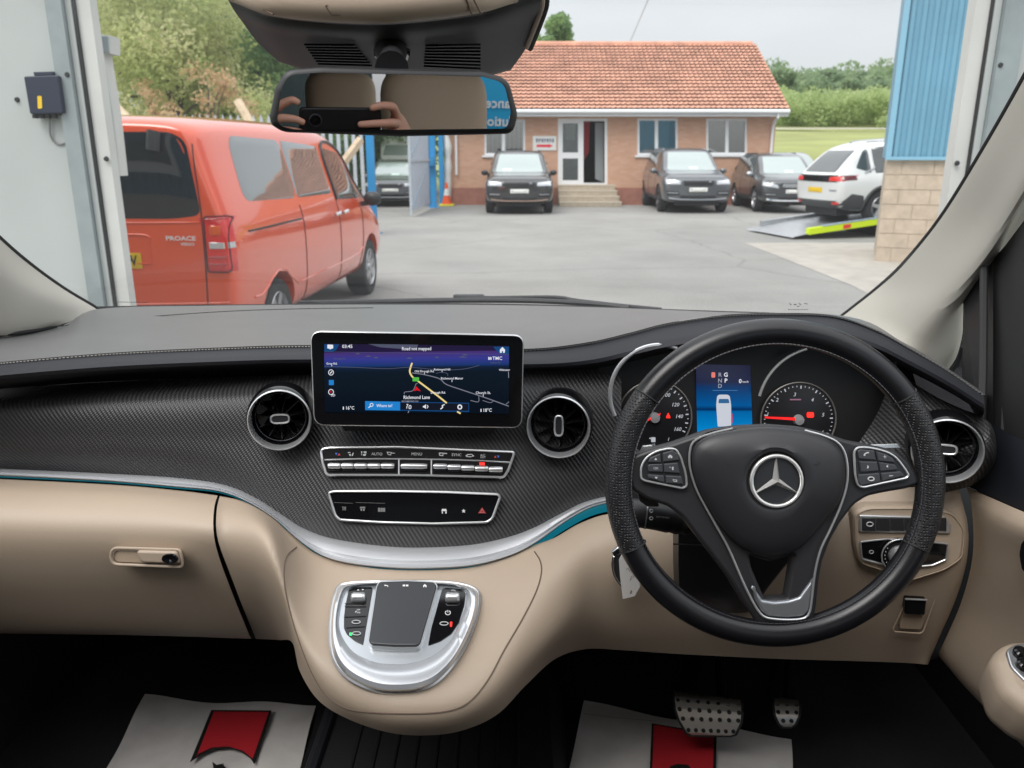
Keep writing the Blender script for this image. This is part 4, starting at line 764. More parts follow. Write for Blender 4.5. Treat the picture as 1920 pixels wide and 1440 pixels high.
def yx(x,row):
    return lerp(x,[(p[0],p[1]) for p in row]),lerp(x,[(p[0],p[2]) for p in row])
XS=[-200,-80,0,120,240,330,400,460,520,580,640,700,780,860,920,980,1030,1080,1120,1165]
C0q,C1q,C2q=[[tuple(p) for p in cr(r_,200)] for r_ in (C0,C1,C2)]
fr_rows=[]
for R_ in (C0q,C1q,C2q): fr_rows.append([(x,*yx(x,R_)) for x in XS])
C3=[]
for x in XS:
    y2,Y2=yx(x,C2q); yb,Yb=yx(x,CBq); C3.append((x,y2+(yb-y2)*.55,Y2+(Yb-Y2)*.5-.004))
fr_rows.append(C3); fr_rows.append([(x,*yx(x,CBq)) for x in XS])
rr=[[U(*p) for p in cr(r_,110)] for r_ in fr_rows]; cols=[cr([rr[i][j] for i in range(5)],33) for j in range(110)]; rr=[[cols[j][i] for j in range(110)] for i in range(33)]
v,f=grid(rr); cfas=mk('carbon_fascia',v,f,M('carbon'),db)
bmf=bmesh.new(); bmf.from_mesh(mesh(v,f)); FB=BVHTree.FromBMesh(bmf); bmf.free()
def onF(px,py,lift=0.0):
    d=ray(px,py).normalized(); h=FB.ray_cast(CAMP,d)
    return (h[0]-d*lift) if h[0] else U(px,py,1.12)
# chrome trim -------------------------------------------------------------------
TB=[(-200,892,1.105),(-80,890,1.105),(0,892,1.10),(200,902,1.10),(330,913,1.095),(413,922,1.085),(470,944,1.07),(520,976,1.055),(560,1012,1.04),(600,1040,1.03),(640,1054,1.02),(700,1063,1.015),(780,1067,1.012),(880,1062,1.015),(950,1045,1.03),(1000,1021,1.045),(1060,978,1.07),(1110,951,1.085),(1165,938,1.10)]
n=160; a=[U(*p) for p in cr(CB,n)]; b=[U(*p) for p in cr(TB,n)]; tr=[]
Nn=Vector((0,-.85,.5)).normalized()
for k,(t,h) in enumerate(((0,-.012),(0,.001),(.12,.006),(.35,.011),(.62,.010),(.78,.003),(.84,.006),(.95,.007),(1,.0),(1,-.012))):
    tr.append([a[i]*(1-t)+b[i]*t+Nn*h for i in range(n)])
v,f=grid(tr); mk('metal_trim',v,f,M('satin_trim'),db)
# ambient light strip below the trim
def glow(x): return lerp(x,[(-200,3),(330,3),(450,2.5),(600,2),(880,2),(960,6),(1020,14),(1080,16),(1165,16)])
a2=[(x,y+1,Y+.006) for x,y,Y in TB]; b2=[(x,y+glow(x),Y+.010) for x,y,Y in TB]
loft('ambient_strip',[a2,b2],M('teal_glow'),db,120,1)
# glovebox ------------------------------------------------------------------------
lidrows=[[(-200,894,1.10),(-80,895,1.10),(200,908,1.10),(330,919,1.095),(408,929,1.083)],
[(-200,915,1.05),(-80,920,1.05),(200,930,1.05),(330,940,1.045),(402,950,1.04)],
[(-200,960,1.01),(-80,968,1.01),(200,975,1.01),(330,982,1.005),(400,990,1.0)],
[(-200,1020,1.0),(-80,1024,1.0),(200,1028,1.0),(330,1033,.998),(408,1036,.998)],
[(-200,1105,1.02),(-80,1105,1.02),(200,1108,1.02),(330,1112,1.02),(437,1116,1.02)],
[(-200,1182,1.07),(-80,1184,1.07),(200,1188,1.07),(330,1191,1.07),(470,1196,1.07)],
[(-200,1170,1.13),(-80,1170,1.13),(200,1172,1.13),(330,1174,1.13),(466,1178,1.13)]]
gb=loft('glovebox_lid',lidrows,B_,db,70,5)
gbk=loft('gap_shadow',[[(392,915,1.12),(425,925,1.12)],[(388,985,1.05),(420,985,1.05)],[(395,1035,1.04),(430,1035,1.04)],[(425,1116,1.06),(455,1116,1.06)],[(455,1196,1.10),(490,1198,1.10)]],M('rubber'),db,6,4)
# glovebox handle
gh=Fr(U(270,1043,.985),(0,-1,.12)); 
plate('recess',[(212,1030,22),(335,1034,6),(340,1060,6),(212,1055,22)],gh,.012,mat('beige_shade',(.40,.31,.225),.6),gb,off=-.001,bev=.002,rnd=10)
tube('recess_rim',[gh.hit(*p,.0015) for p in roundpoly([(208,1027,24),(338,1031,8),(343,1063,8),(208,1058,24)],10)],.0022,B_,gb,True)
plate('handle',[(254,1033,8),(331,1035,6),(337,1058,6),(262,1056,10)],gh,.014,B_,gb,off=.007,bev=.003,rnd=6)
lk=Fr(gh.hit(319,1047,.008),(0,-1,.12)); lathe('lock',[(.0001,.001),(.003,.001),(.005,.002),(.0105,.0025),(.0115,.0)],lk,GB,gb,24,sx=1,sy=.62)
# lower panel + console loft --------------------------------------------------------
cols=[
[(412,930,1.083),(406,960,1.03),(408,1010,1.0),(433,1080,1.01),(456,1140,1.035),(480,1198,1.08)],
[(450,938,1.075),(452,985,1.0),(462,1040,.985),(485,1100,1.0),(505,1150,1.03),(522,1200,1.08)],
[(480,951,1.066),(486,990,.985),(500,1040,.955),(520,1100,.95),(538,1160,.96),(548,1205,1.0)],
[(512,971,1.057),(512,1010,.975),(518,1060,.945),(532,1120,.93),(548,1190,.915),(562,1258,.92)],
[(545,1000,1.046),(540,1050,.98),(545,1110,.945),(565,1190,.905),(585,1262,.88),(596,1312,.885)],
[(600,1042,1.03),(592,1110,.975),(600,1190,.92),(622,1270,.865),(640,1322,.845),(648,1346,.86)],
[(690,1064,1.015),(690,1130,.965),(700,1220,.895),(712,1305,.832),(718,1348,.815),(722,1372,.835)],
[(785,1069,1.012),(785,1130,.965),(787,1220,.895),(789,1308,.828),(790,1354,.812),(790,1379,.832)],
[(880,1064,1.015),(878,1130,.965),(870,1220,.895),(862,1305,.835),(860,1346,.82),(862,1371,.84)],
[(952,1045,1.03),(955,1110,.975),(942,1190,.915),(925,1270,.862),(922,1314,.845),(932,1340,.865)],
[(1002,1022,1.045),(1012,1080,.99),(1005,1150,.945),(985,1215,.91),(975,1262,.89),(986,1285,.91)],
[(1040,1008,1.06),(1062,1055,1.01),(1065,1120,.98),(1050,1175,.955),(1035,1212,.945),(1042,1235,.97)],
[(1090,980,1.08),(1108,1020,1.04),(1115,1085,1.02),(1110,1145,1.01),(1100,1185,1.01),(1100,1217,1.03)],
[(1150,962,1.092),(1158,1000,1.05),(1162,1060,1.03),(1165,1120,1.03),(1165,1180,1.035),(1165,1219,1.055)],
[(1260,955,1.1),(1265,1000,1.07),(1270,1060,1.05),(1270,1120,1.05),(1270,1180,1.05),(1270,1226,1.07)],
[(1450,925,1.1),(1450,1000,1.07),(1450,1060,1.055),(1450,1120,1.05),(1450,1180,1.055),(1450,1235,1.07)],
[(1620,918,1.09),(1620,980,1.05),(1620,1050,1.04),(1620,1120,1.045),(1620,1180,1.055),(1620,1240,1.07)],
[(1740,912,1.07),(1745,975,1.035),(1745,1045,1.025),(1735,1120,1.035),(1715,1185,1.05),(1700,1243,1.07)],
[(1792,912,1.05),(1811,975,1.03),(1812,1041,1.02),(1790,1122,1.035),(1760,1190,1.05),(1737,1246,1.065)],
[(1794,912,1.10),(1813,975,1.08),(1814,1041,1.07),(1792,1122,1.08),(1762,1190,1.09),(1739,1246,1.10)]]
wc=[cr([U(*p) for p in c],26) for c in cols]; rows=[cr([wc[j][i] for j in range(len(wc))],190) for i in range(26)]; A_=np.array(rows)
for _k in range(14): A_[1:-1,1:-1]=A_[1:-1,1:-1]*.4+.15*(A_[:-2,1:-1]+A_[2:,1:-1]+A_[1:-1,:-2]+A_[1:-1,2:])
rows=[list(map(Vector,r_)) for r_ in A_.tolist()]
# under-turn so that the bottom edge has thickness
last=rows[-1]; rows.append([(p[0],p[1]+.035,p[2]+.004) for p in last]); rows.append([(p[0],p[1]+.12,p[2]+.02) for p in last])
v,f=grid(rows); lp=mk('lower_panel',v,f,B_,db); bmf=bmesh.new(); bmf.from_mesh(mesh(v,f)); LB=BVHTree.FromBMesh(bmf); bmf.free()
def onL(px,py,lift=0.0):
    d=ray(px,py).normalized(); h=LB.ray_cast(CAMP,d); return (h[0]-d*lift) if h[0] else U(px,py,1.03)
tube('panel_seam',[onL(*p[:2],.0002) for p in cr([(q[0],q[1],0) for q in [(556,1026),(540,1040),(533,1062),(534,1100),(545,1150),(562,1205),(585,1262),(612,1304),(650,1328),(700,1336),(780,1338),(840,1333),(880,1316),(915,1275),(945,1220),(980,1160),(1005,1110),(1015,1075),(1013,1052),(1002,1034)]],120)],.0011,mat('seam_brown',(.14,.10,.075),.8),lp,seg=5)
# ---- instrument cluster
cl=empty('instrument_cluster','lit speedometer and rev counter behind the steering wheel','instrument cluster',U(1390,760,1.2))
K=Fr(U(1390,750,1.16),(0,-1,.18)); 
plate('binnacle',[(1120,650),(1240,622),(1400,606),(1560,610),(1700,662),(1730,760),(1690,860),(1560,905),(1240,905),(1150,880),(1120,760)],K,.03,mat('binnacle_black',(.008,.008,.009),.5),cl,off=0,rnd=18)
plate('shroud_floor',[(1150,850),(1600,850),(1640,960),(1150,960)],K,.03,M('black_plastic'),cl,off=.03,rnd=12)
def arc(name,c,r_,a0,a1,w_,m,p,o=.01,n=40): return tube(name,[K.hit(c[0]+r_*math.cos(R(a)),c[1]-r_*math.sin(R(a)),o) for a in np.linspace(a0,a1,n)],w_,m,p,seg=8)
arc('chrome_hoop',(1237,740),93,70,205,.0032,M('satin_metal'),cl,.05); arc('chrome_hoop',(1545,775),125,105,165,.0022,M('satin_metal'),cl,.03)
for cx,cy,rr_,nm in ((1227,783,69,'speedometer'),(1496,787,70,'rev_counter')):
    dd=Fr(K.hit(cx,cy,.004),K.N); s_=K.scale(cx,cy)
    d_=lathe(nm,[(.0001,.001),(rr_*s_*.95,.001),(rr_*s_,.0)],dd,mat('dial_black',(.010,.010,.012),.35),cl,48); ring('dial_rim',rr_*s_,.0014,dd,mat('dial_rim_grey',(.20,.19,.18),.35,metal=.5),d_,.002)
    lathe('needle_hub',[(.0001,.009),(.007,.008),(.0085,.002)],dd,mat('hub_grey',(.25,.25,.26),.4),d_,20)
    if nm=='speedometer':
        ticks=[(t,1 if i%2==0 else 0) for i,t in enumerate(np.linspace(115,-25,19))]
    else: ticks=[(t,1 if i%4==0 else 0) for i,t in enumerate(np.linspace(200,-25,33))]
    for a_,big in ticks:
        c_,s2=math.cos(R(a_)),math.sin(R(a_)); ro=rr_*s_*.92; ri=rr_*s_*(.84 if big else .88); hw_=.0009 if big else .0005; q=[dd.at(ri*c_-hw_*s2,ri*s2+hw_*c_,.0022),dd.at(ri*c_+hw_*s2,ri*s2-hw_*c_,.0022),dd.at(ro*c_+hw_*s2,ro*s2-hw_*c_,.0022),dd.at(ro*c_-hw_*s2,ro*s2+hw_*c_,.0022)]; mk('tick',q,[(0,1,2,3)],M('dial_white'),d_,smooth=False)
    L_=[('80',1217,738),('100',1249,741),('120',1266,759),('140',1273,781),('160',1270,805)] if nm=='speedometer' else [('1',1439,777),('2',1457,750),('3',1490,740),('4',1523,750),('5',1543,778),('6',1542,811)]
    if nm=='speedometer': L_=L_[1:]
    for s3,px,py in L_: text(s3,K,px,py,6.8,M('dial_white'),d_,.007,shear=.2,bold=.01)
    if nm=='speedometer': 
        text('0',K,1195,824,6.5,M('dial_white'),d_,.007,shear=.2); text('1',K,1253,824,6.5,M('dial_white'),d_,.007,shear=.2)
        plate('fuel_symbol',[(1221,820),(1229,820),(1229,829),(1221,829)],K,.0005,M('dial_white'),d_,off=.007,rnd=1.5); plate('fuel_symbol',[(1217,822),(1220,820),(1220,824)],K,.0005,M('dial_white'),d_,off=.007); text('1/2',K,1225,834,4,M('dial_white'),d_,.007)
        mk('needle',[K.hit(1191,799,.012),K.hit(1192,794,.012),K.hit(1236,776,.012),K.hit(1239,774,.012),K.hit(1237,780,.012)],[(0,1,2,3,4)],M('needle_red'),d_,smooth=False)
        plate('warning_lamp',[(1253,774),(1256,780),(1257,784),(1249,784),(1250,780)],K,.0005,M('led_red'),d_,off=.007,rnd=1)
    else:
        mk('needle',[K.hit(1434,781,.012),K.hit(1434,784,.012),K.hit(1500,789,.012),K.hit(1509,786.5,.012),K.hit(1500,783.5,.012)],[(0,1,2,3,4)],M('needle_red'),d_,smooth=False)
        plate('warning_lamp',[(1513,773),(1526,773),(1526,783),(1513,783)],K,.0005,M('led_red'),d_,off=.007,rnd=3); plate('dial_text_bar',[(1481,748),(1502,748),(1502,750.5),(1481,750.5)],K,.0004,mat('dim_pink',(.12,.06,.09),.5,emit=(.3,.14,.22),es=.6),d_,off=.007)
rampmat('cluster_screen',[(0,(.0,.25,.62)),(.33,(.0,.12,.36)),(.36,(.0,.02,.09)),(.42,(.0,.09,.30)),(.68,(.0,.03,.12)),(.75,(.008,.012,.05)),(1,(.008,.01,.035))])
ds=plate('display',[(1305,683),(1407,685),(1411,813),(1308,815)],K,.002,M('cluster_screen'),cl,off=.004)
for s3,px,py,m_ in (('R',1350,703,'scr_grey'),('G',1361,703,'scr_white'),('N',1350,714,'scr_grey'),('P',1361,714,'scr_white'),('D',1350,724,'scr_grey'),('0',1388,715,'scr_white')): text(s3,K,px,py,7.5,M(m_),ds,.0052,bold=.02)
text('km/h',K,1398,716,4,M('scr_white'),ds,.0052)
plate('door_warning',[(1334,698),(1341,698),(1341,708),(1334,708)],K,.0005,mat('scr_salmon',(0,0,0),.3,emit=(1,.25,.2),es=.8),ds,off=.0052,rnd=2); strip('screen_line',[(1336,732),(1383,732)],1,K,M('scr_line'),ds,.0052)
plate('van_picture',[(1345,740,6),(1368,740,6),(1371,760,4),(1371,799,2),(1346,800,2),(1343,760,4)],K,.0005,mat('scr_van',(0,0,0),.3,emit=(.66,.70,.78),es=.85),ds,off=.0054,rnd=3)
plate('van_picture_window',[(1348,748),(1366,748),(1368,756),(1347,756)],K,.0004,mat('scr_vanw',(0,0,0),.3,emit=(.03,.12,.28),es=1),ds,off=.0058,rnd=2); plate('open_door_mark',[(1371,776),(1373.5,776),(1373.5,793),(1371,793)],K,.0004,M('scr_red'),ds,off=.0056)
# carbon panel right of the cluster + vent pod
pod=[[(1685,650,1.15),(1680,690,1.14),(1740,735,1.11),(1800,765,1.085),(1838,778,1.07)],[(1672,705,1.14),(1700,732,1.115),(1740,765,1.085),(1800,785,1.06),(1852,793,1.04),(1860,800,1.06)],[(1645,775,1.14),(1680,788,1.105),(1740,800,1.06),(1800,815,1.03),(1858,825,1.01),(1868,828,1.05)],[(1608,835,1.13),(1660,845,1.10),(1740,850,1.05),(1800,855,1.02),(1858,860,1.01),(1867,862,1.05)],[(1580,890,1.12),(1660,895,1.09),(1740,900,1.06),(1790,903,1.035),(1840,893,1.03),(1852,890,1.06)],[(1575,915,1.13),(1660,920,1.10),(1730,924,1.075),(1775,922,1.05),(1815,913,1.05),(1826,908,1.08)]]
loft('carbon_pod',pod,M('carbon'),db,40,6)
# air vents ----------------------------------------------------------------------------
def vent(px,py,Y,rad,nrm,slot,ang0):
    s_=U(px+1,py,Y)-U(px,py,Y); r_=rad*s_.length; f_=Fr(U(px,py,Y),nrm)
    ve=empty('air_vent',None,None,f_.O); ve.parent=db; ve.location=f_.O-wloc(db); 
    lathe('housing',[(r_*1.07,-.05),(r_*1.07,-.012),(r_*1.03,-.004),(r_*.99,-.001)],f_,GB,ve,56)
    lathe('outer_ring',[(r_*1.0,-.006),(r_*.995,.0015),(r_*.965,.003),(r_*.935,.001),(r_*.915,-.008),(r_*.90,-.016)],f_,M('satin_metal'),ve,64)
    lathe('inner_bowl',[(r_*.90,-.016),(r_*.87,-.020),(r_*.84,-.030),(r_*.82,-.05),(.0001,-.055)],f_,GB,ve,56)
    ring('bowl_line',r_*.80,.0009,f_,mat('bowl_dark',(.05,.05,.055),.2,metal=.6),ve,-.022)
    for k in range(11):
        a=2*math.pi*k/11+ang0; c,s=math.cos(a),math.sin(a); v=[]
        for rr_,h0,h1 in ((r_*.20,-.018,-.045),(r_*.79,-.024,-.048)):
            for t in (-.0007,.0007):
                for hh in (h0,h1): v.append(f_.at(rr_*c-s*(t+ (h0-hh)*.25),rr_*s+c*(t+(h0-hh)*.25),hh))
        mk('fin',v,[(0,1,3,2),(4,6,7,5),(0,4,5,1),(2,3,7,6),(0,2,6,4),(1,5,7,3)],GB,ve,smooth=False)
    a,b=(.0125,.0062) if slot=='h' else (.0058,.0145)
    P=[(a*(abs(math.cos(t))**.6)*math.copysign(1,math.cos(t)),b*(abs(math.sin(t))**.6)*math.copysign(1,math.sin(t))) for t in np.linspace(0,2*math.pi,40,endpoint=False)]
    plate('knob',P,f_,.014,M('hub_plastic'),ve,off=-.009,isuv=True,bev=.001); tube('knob_ring',[f_.at(p[0],p[1],-.0085) for p in P],.0014,M('satin_metal'),ve,True)
    return ve
vent(524,788,1.085,58.5,(.20,-1,.10),'h',.15); vent(1047,801,1.085,60,(-.12,-1,.10),'v',.15); vent(1776,846,1.0,62,(-.38,-1,.10),'h',.3)
# ---- climate panel
def fpanel(c1,c2,c3): 
    a,b,c=onF(*c1),onF(*c2),onF(*c3); n=(b-a).cross(c-a).normalized(); n=n if n.y<0 else -n; return Fr(a,n,right=(b-a))
K1=fpanel((612,866),(955,872),(785,845)); K1=Fr(onF(785,868,.004)+K1.N*.004,K1.N,right=K1.R)
K2=fpanel((630,950),(930,955),(780,930)); K2=Fr(onF(780,952,.004)+K2.N*.004,K2.N,right=K2.R)
def q1(cx,cy): return (590+cx/4.923,830+cy/4.923)
cp=empty('climate_panel',None,None,K1.O); cp.parent=db; cp.location=K1.O-wloc(db)
out=[q1(*p) for p in ((60,70),(120,46),(760,40),(1840,88),(1800,230),(1750,318),(900,298),(110,296),(70,180))]
plate('panel_face',out,K1,.012,mat('panel_black',(.010,.010,.011),.22),cp,off=0,rnd=5)
tube('panel_frame',[K1.hit(*p,.001) for p in roundpoly([q1(*p) for p in ((58,64),(125,48),(760,40),(1846,88),(1790,250),(1745,320),(900,300),(112,298),(72,180))],6)],.0019,M('satin_metal'),cp,True)
tube('panel_rib',[K1.hit(*q1(*p),.001) for p in ((92,160),(400,150),(780,150),(1200,156),(1560,168),(1815,184))],.0012,M('satin_metal'),cp)
for x in (778,1078): tube('panel_rib',[K1.hit(*q1(x,156),.001),K1.hit(*q1(x,292),.001)],.0012,M('satin_metal'),cp)
def rocker(x0,x1,y,hh):
    a=K1.hit(*q1(x0+4,y),.004); b=K1.hit(*q1(x1-4,y+(x1-x0)*.008),.004); n=6
    tube('rocker_button',[a+(b-a)*k/n for k in range(n+1)],[.0036]+[.0043]*(n-1)+[.0036],M('satin_metal'),cp,seg=14,up=K1.N)
    c0=K1.hit(*q1(x0+6,y+hh),.002); c1=K1.hit(*q1(x1-6,y+hh),.002); tube('button_lip',[c0,c1],.0016,M('panel_black'),cp,seg=8)
xs_=[122,245,366,488,610,740]
for a_,b_ in zip(xs_,xs_[1:]): rocker(a_,b_,214,36)
rocker(795,1042,216,36)
xs_=[1095,1225,1352,1478,1605,1738]
for i,(a_,b_) in enumerate(zip(xs_,xs_[1:])): rocker(a_,b_,218+i*7,38)
for s3,x,y,h in (('AUTO',575,106,5.2),('MENU',942,106,5.2),('SYNC',1310,113,5.2),('A/C',1553,116,4.2),('REST',1553,136,3.2)): px,py=q1(x,y); text(s3,K1,px,py,h,M('scr_grey') if 0 else mat('icon_white',(.55,.56,.57),.5),cp,.0008)
def icon(polys,m,fr,p,mapf,nm='icon',o=.0012): 
    for pl in polys: plate(nm,[mapf(*q) for q in pl],fr,.0006,m,p,off=o)
ic=M('icon_white'); ib=mat('icon_blue',(.03,.16,.62),.5); ir=mat('icon_red',(.55,.04,.03),.5)
icon([[(188,95),(213,95),(200,116)]],ib,K1,cp,q1); icon([[(211,118),(238,118),(225,95)]],ir,K1,cp,q1); icon([[(1655,138),(1680,140),(1668,118)]],ir,K1,cp,q1); icon([[(1682,118),(1708,120),(1694,140)]],ib,K1,cp,q1)
icon([[(305,88),(330,86),(332,94),(310,97)],[(318,104),(335,104),(330,124),(318,118)],[(340,122),(352,122),(360,92),(352,92)],[(428,78),(440,78),(438,100),(430,100)],[(430,106),(438,106),(438,114),(430,114)],[(450,80),(478,80),(478,98),(455,98)],[(446,106),(476,104),(470,122),(446,122)],[(664,84),(712,88),(704,118),(676,112)],[(712,92),(740,94),(740,100),(712,99)],[(1146,92),(1188,92),(1188,124),(1150,120)],[(1190,94),(1222,96),(1222,104),(1190,104)],[(1392,120),(1410,106),(1452,104),(1474,124),(1440,134),(1400,132)]],ic,K1,cp,q1)
icon([[(676,92),(702,94),(698,108),(680,106)],[(1156,100),(1180,100),(1180,114),(1158,112)],[(1412,114),(1450,112),(1456,124),(1410,124)]],M('panel_black'),K1,cp,q1,'icon',.0018)
icon([[(1520,182),(1570,184),(1570,208),(1522,206)]],M('led_red'),K1,cp,q1,'indicator_lamp',.006)
# ---- lower switch panel
sp_=empty('switch_panel',None,None,K2.O); sp_.parent=db; sp_.location=K2.O-wloc(db)
o2=[(617,923),(660,920),(780,920),(900,924),(938,928),(934,945),(916,978),(880,983),(780,983),(690,979),(640,972),(628,955)]
o2=[q1(*p) for p in ((128,460),(180,448),(700,446),(1200,455),(1690,476),(1712,500),(1640,700),(1590,735),(1100,748),(600,735),(230,712),(190,670))]
plate('panel_face',o2,K2,.012,GB,sp_,off=0,rnd=5); tube('panel_frame',[K2.hit(*p,.001) for p in roundpoly(o2,6)],.0018,M('satin_metal'),sp_,True)
icon([[(258,595),(264,595),(264,625),(258,625)],[(270,595),(276,595),(276,625),(270,625)],[(282,595),(288,595),(288,625),(282,625)],[(252,592),(290,592),(290,597),(252,597)],[(418,592),(466,592),(466,604),(418,604)],[(420,608),(440,608),(438,630),(426,630)],[(446,608),(464,608),(460,630),(448,630)],[(585,602),(606,602),(606,638),(585,638)],[(609,602),(628,602),(628,638),(609,638)],[(631,602),(650,602),(650,638),(631,638)]],M('grey_ink'),K2,sp_,q1)
icon([[(1176,612),(1214,612),(1220,632),(1170,632)],[(1174,635),(1184,635),(1184,654),(1174,654)],[(1206,635),(1218,635),(1218,654),(1206,654)],[(1374,612),(1379,624),(1393,626),(1383,634),(1388,648),(1374,640),(1362,648),(1367,634),(1357,626),(1370,624)]],M('white_ink'),K2,sp_,q1)
icon([[(1508,652),(1582,654),(1546,598)]],mat('hazard_red',(.45,.05,.05),.5),K2,sp_,q1,'hazard_button'); tube('hazard_mark',[K2.hit(*q1(*p),.0022) for p in ((1524,645),(1566,646),(1546,614))],.0005,mat('hazard_pale',(.6,.3,.28),.5),sp_,True)
for x0,x1 in ((178,350),(380,650)): strip('gloss_seam',[q1(x0,552),q1(x1,560)],.5,K2,M('grey_ink'),sp_,.0014)
# ---- infotainment screen (tablet)
SN=Vector((.05,-1,.16)); SF=Fr(U(782,711,1.085),SN)
def s4(cx,cy): return (580+cx/4.8,620+cy/4.8)
sc_=empty('infotainment_screen','wide tablet style screen showing a night map on the dashboard','screen',SF.O)
oc=[(583,622,20),(981,630,18),(977,801,18),(590,796,20)]
plate('housing',roundpoly([(581,620,22),(983,628,20),(979,803,20),(588,798,22)],20,8),SF,.016,M('satin_metal'),sc_,off=-.001,bev=.002)
plate('bezel_glass',roundpoly(oc,18,8),SF,.003,GB,sc_,off=.0012,bev=.0005)
rampmat('map_screen',[(0,(.003,.006,.012)),(.60,(.004,.009,.018)),(.665,(.006,.014,.04)),(.69,(.010,.035,.15)),(.78,(.035,.04,.26)),(.87,(.06,.03,.17)),(.885,(.016,.010,.045)),(1,(.016,.010,.04))],rough=.08)
dsp=plate('display',[s4(132,118),s4(1797,138),s4(1797,748),s4(140,735)],SF,.0008,M('map_screen'),sc_,off=.0018)
def st_(s,x,y,h,m='scr_white',al='CENTER',b=.01,w_=1.0): px,py=s4(x,y); text(s,SF,px,py,h/4.8,M(m),dsp,.0034,align=al,bold=b,wide=w_)
for a_ in (('03:45',342,143,30),('Road not mapped',965,163,30,'scr_white','CENTER',.012,.86),('TMC',1692,250,30),('16°C',365,697,30,'scr_white','CENTER',.01,.9),('18°C',1602,717,30,'scr_white','CENTER',.01,.9),('Where to?',676,676,27,'scr_white','CENTER',.01,.85),('Richmond Lane',966,601,31,'scr_white','CENTER',.012,.86),('Old Drough Rd.',1036,366,19,'scr_white'),('Richmond Hill',1195,350,18,'scr_white'),('Richmond Manor',1284,430,20,'scr_white'),('Drough Rd.',1160,558,20,'scr_white'),('Church St.',1565,560,22,'scr_white'),('Grey Rd.',202,297,19,'scr_white'),('Whinster',1756,354,18,'scr_white'),('RICHMOND LN',906,637,15,'scr_grey'),('Fulham Rd',1675,288,15,'scr_dim'),('Greengrove',272,252,15,'scr_dim'),('3D',214,582,22)): st_(*a_)
def road(pts,w_,m,o=.0030): strip('map_road',[s4(*p) for p in (cr([(*q,0) for q in pts],max(8,len(pts)*5)) if 0 else [tuple(q[:2]) for q in cr([(*p,0) for p in pts],len(pts)*5)])],w_/4.8,SF,M(m),dsp,o)
road([(135,322),(400,330),(700,342),(900,330),(1130,350),(1300,352),(1420,340),(1530,312)],5,'scr_dim')
road([(925,290),(908,340),(905,375),(930,418),(980,455),(1060,515),(1160,590),(1237,652)],15,'scr_yellow'); road([(1330,728),(1362,746)],14,'scr_yellow')
road([(925,380),(1030,395),(1170,432),(1230,482),(1380,535),(1560,595),(1700,645),(1795,680)],8,'scr_road'); road([(1140,385),(1180,375),(1240,385),(1245,408)],5,'scr_dim'); road([(1525,590),(1520,640),(1450,628)],6,'scr_road'); road([(1560,628),(1630,648),(1660,628)],5,'scr_road'); road([(1770,662),(1797,640)],6,'scr_road'); road([(855,572),(860,552),(930,540),(960,480),(975,475)],6,'scr_road'); road([(1792,370),(1794,425)],5,'scr_grey'); road([(897,722),(888,740)],6,'scr_grey')
for x0,y0,x1,y1 in ((1284,440,1284,462),(1565,570,1565,592),(1195,356,1195,372),(202,306,202,320),(1036,376,1036,392)): road([(x0,y0),(x1,y1)],5,'scr_white')
def sp4(nm,pl,m,o=.0036,rn=0): plate(nm,[s4(*p) for p in pl],SF,.0003,M(m),dsp,off=o,rnd=rn)
sp4('route_shield',[(930,418),(988,418),(988,454),(930,454)],'scr_green',.0040,1); st_('A2',959,437,20,'scr_yellow'); dsp.children[-1].location.y-=.0012
sp4('position_arrow',[(962,500),(1003,545),(968,536),(940,544)],'scr_red',.0040)
sp4('menu_bar',[(500,633),(1438,650),(1438,732),(502,715)],'scr_bluedk',.0026); sp4('menu_bar_fill',[(820,646),(1432,657),(1432,722),(820,712)],'scr_bg',.0029); sp4('search_button',[(503,635),(816,640),(816,718),(503,714)],'scr_blue',.0031)
sp4('corner_tab',[(135,122),(268,124),(240,176),(205,190),(135,190)],'scr_bluedk',.0026); sp4('corner_tab',[(1655,144),(1797,144),(1797,216),(1730,214),(1690,190)],'scr_bluedk',.0026)
strip('header_line',[s4(135,190),s4(800,200),s4(1797,214)],.6,SF,M('scr_dim'),dsp,.0028)
sp4('sun_beam',[(530,120),(980,126),(965,160),(860,166),(640,150)],'scr_dim',.0026)
sp4('message_icon',[(162,125),(214,127),(214,160),(196,162),(188,172),(182,162),(162,160)],'scr_white',.0038,1)
sp4('home_icon',[(1738,146),(1762,172),(1758,200),(1744,200),(1744,184),(1732,184),(1732,200),(1716,200),(1714,172)],'scr_white',.0038)
for y in (376,466,556): sp4('side_button',[(156,y-36),(238,y-36),(238,y+38),(156,y+38)],'scr_bg',.0030,2)
for y,m_ in ((376,'scr_white'),(552,'scr_white')): tube('icon_ring',[SF.hit(*s4(195+22*math.cos(t),y+24*math.sin(t)),.0036) for t in np.linspace(0,6.28,24,endpoint=False)],.0005,M(m_),dsp,True,5)
road([(186,386),(206,366)],9,'scr_white',.0038); sp4('parking_icon',[(176,444),(220,444),(220,490),(176,490)],'scr_blue',.0036,1); st_('P',198,467,26); sp4('compass_needle',[(193,535),(201,556),(186,556)],'scr_red',.0037)
tube('icon_ring',[SF.hit(*s4(560+14*math.cos(t),668+14*math.sin(t)),.0042) for t in np.linspace(0,6.28,16,endpoint=False)],.0005,M('scr_white'),dsp,True,5); road([(552,678),(532,694)],8,'scr_white',.0042)
sp4('speaker_icon',[(1022,678),(1034,676),(1050,662),(1050,704),(1034,692),(1022,690)],'scr_white',.0038); road([(1060,670),(1068,684),(1060,698)],6,'scr_white',.004)
road([(1180,706),(1200,690),(1196,676),(1218,664)],9,'scr_white',.004); road([(874,664),(888,664),(880,680),(876,700)],6,'scr_white',.004); road([(898,676),(912,674),(914,698),(898,700),(898,678)],6,'scr_white',.004)
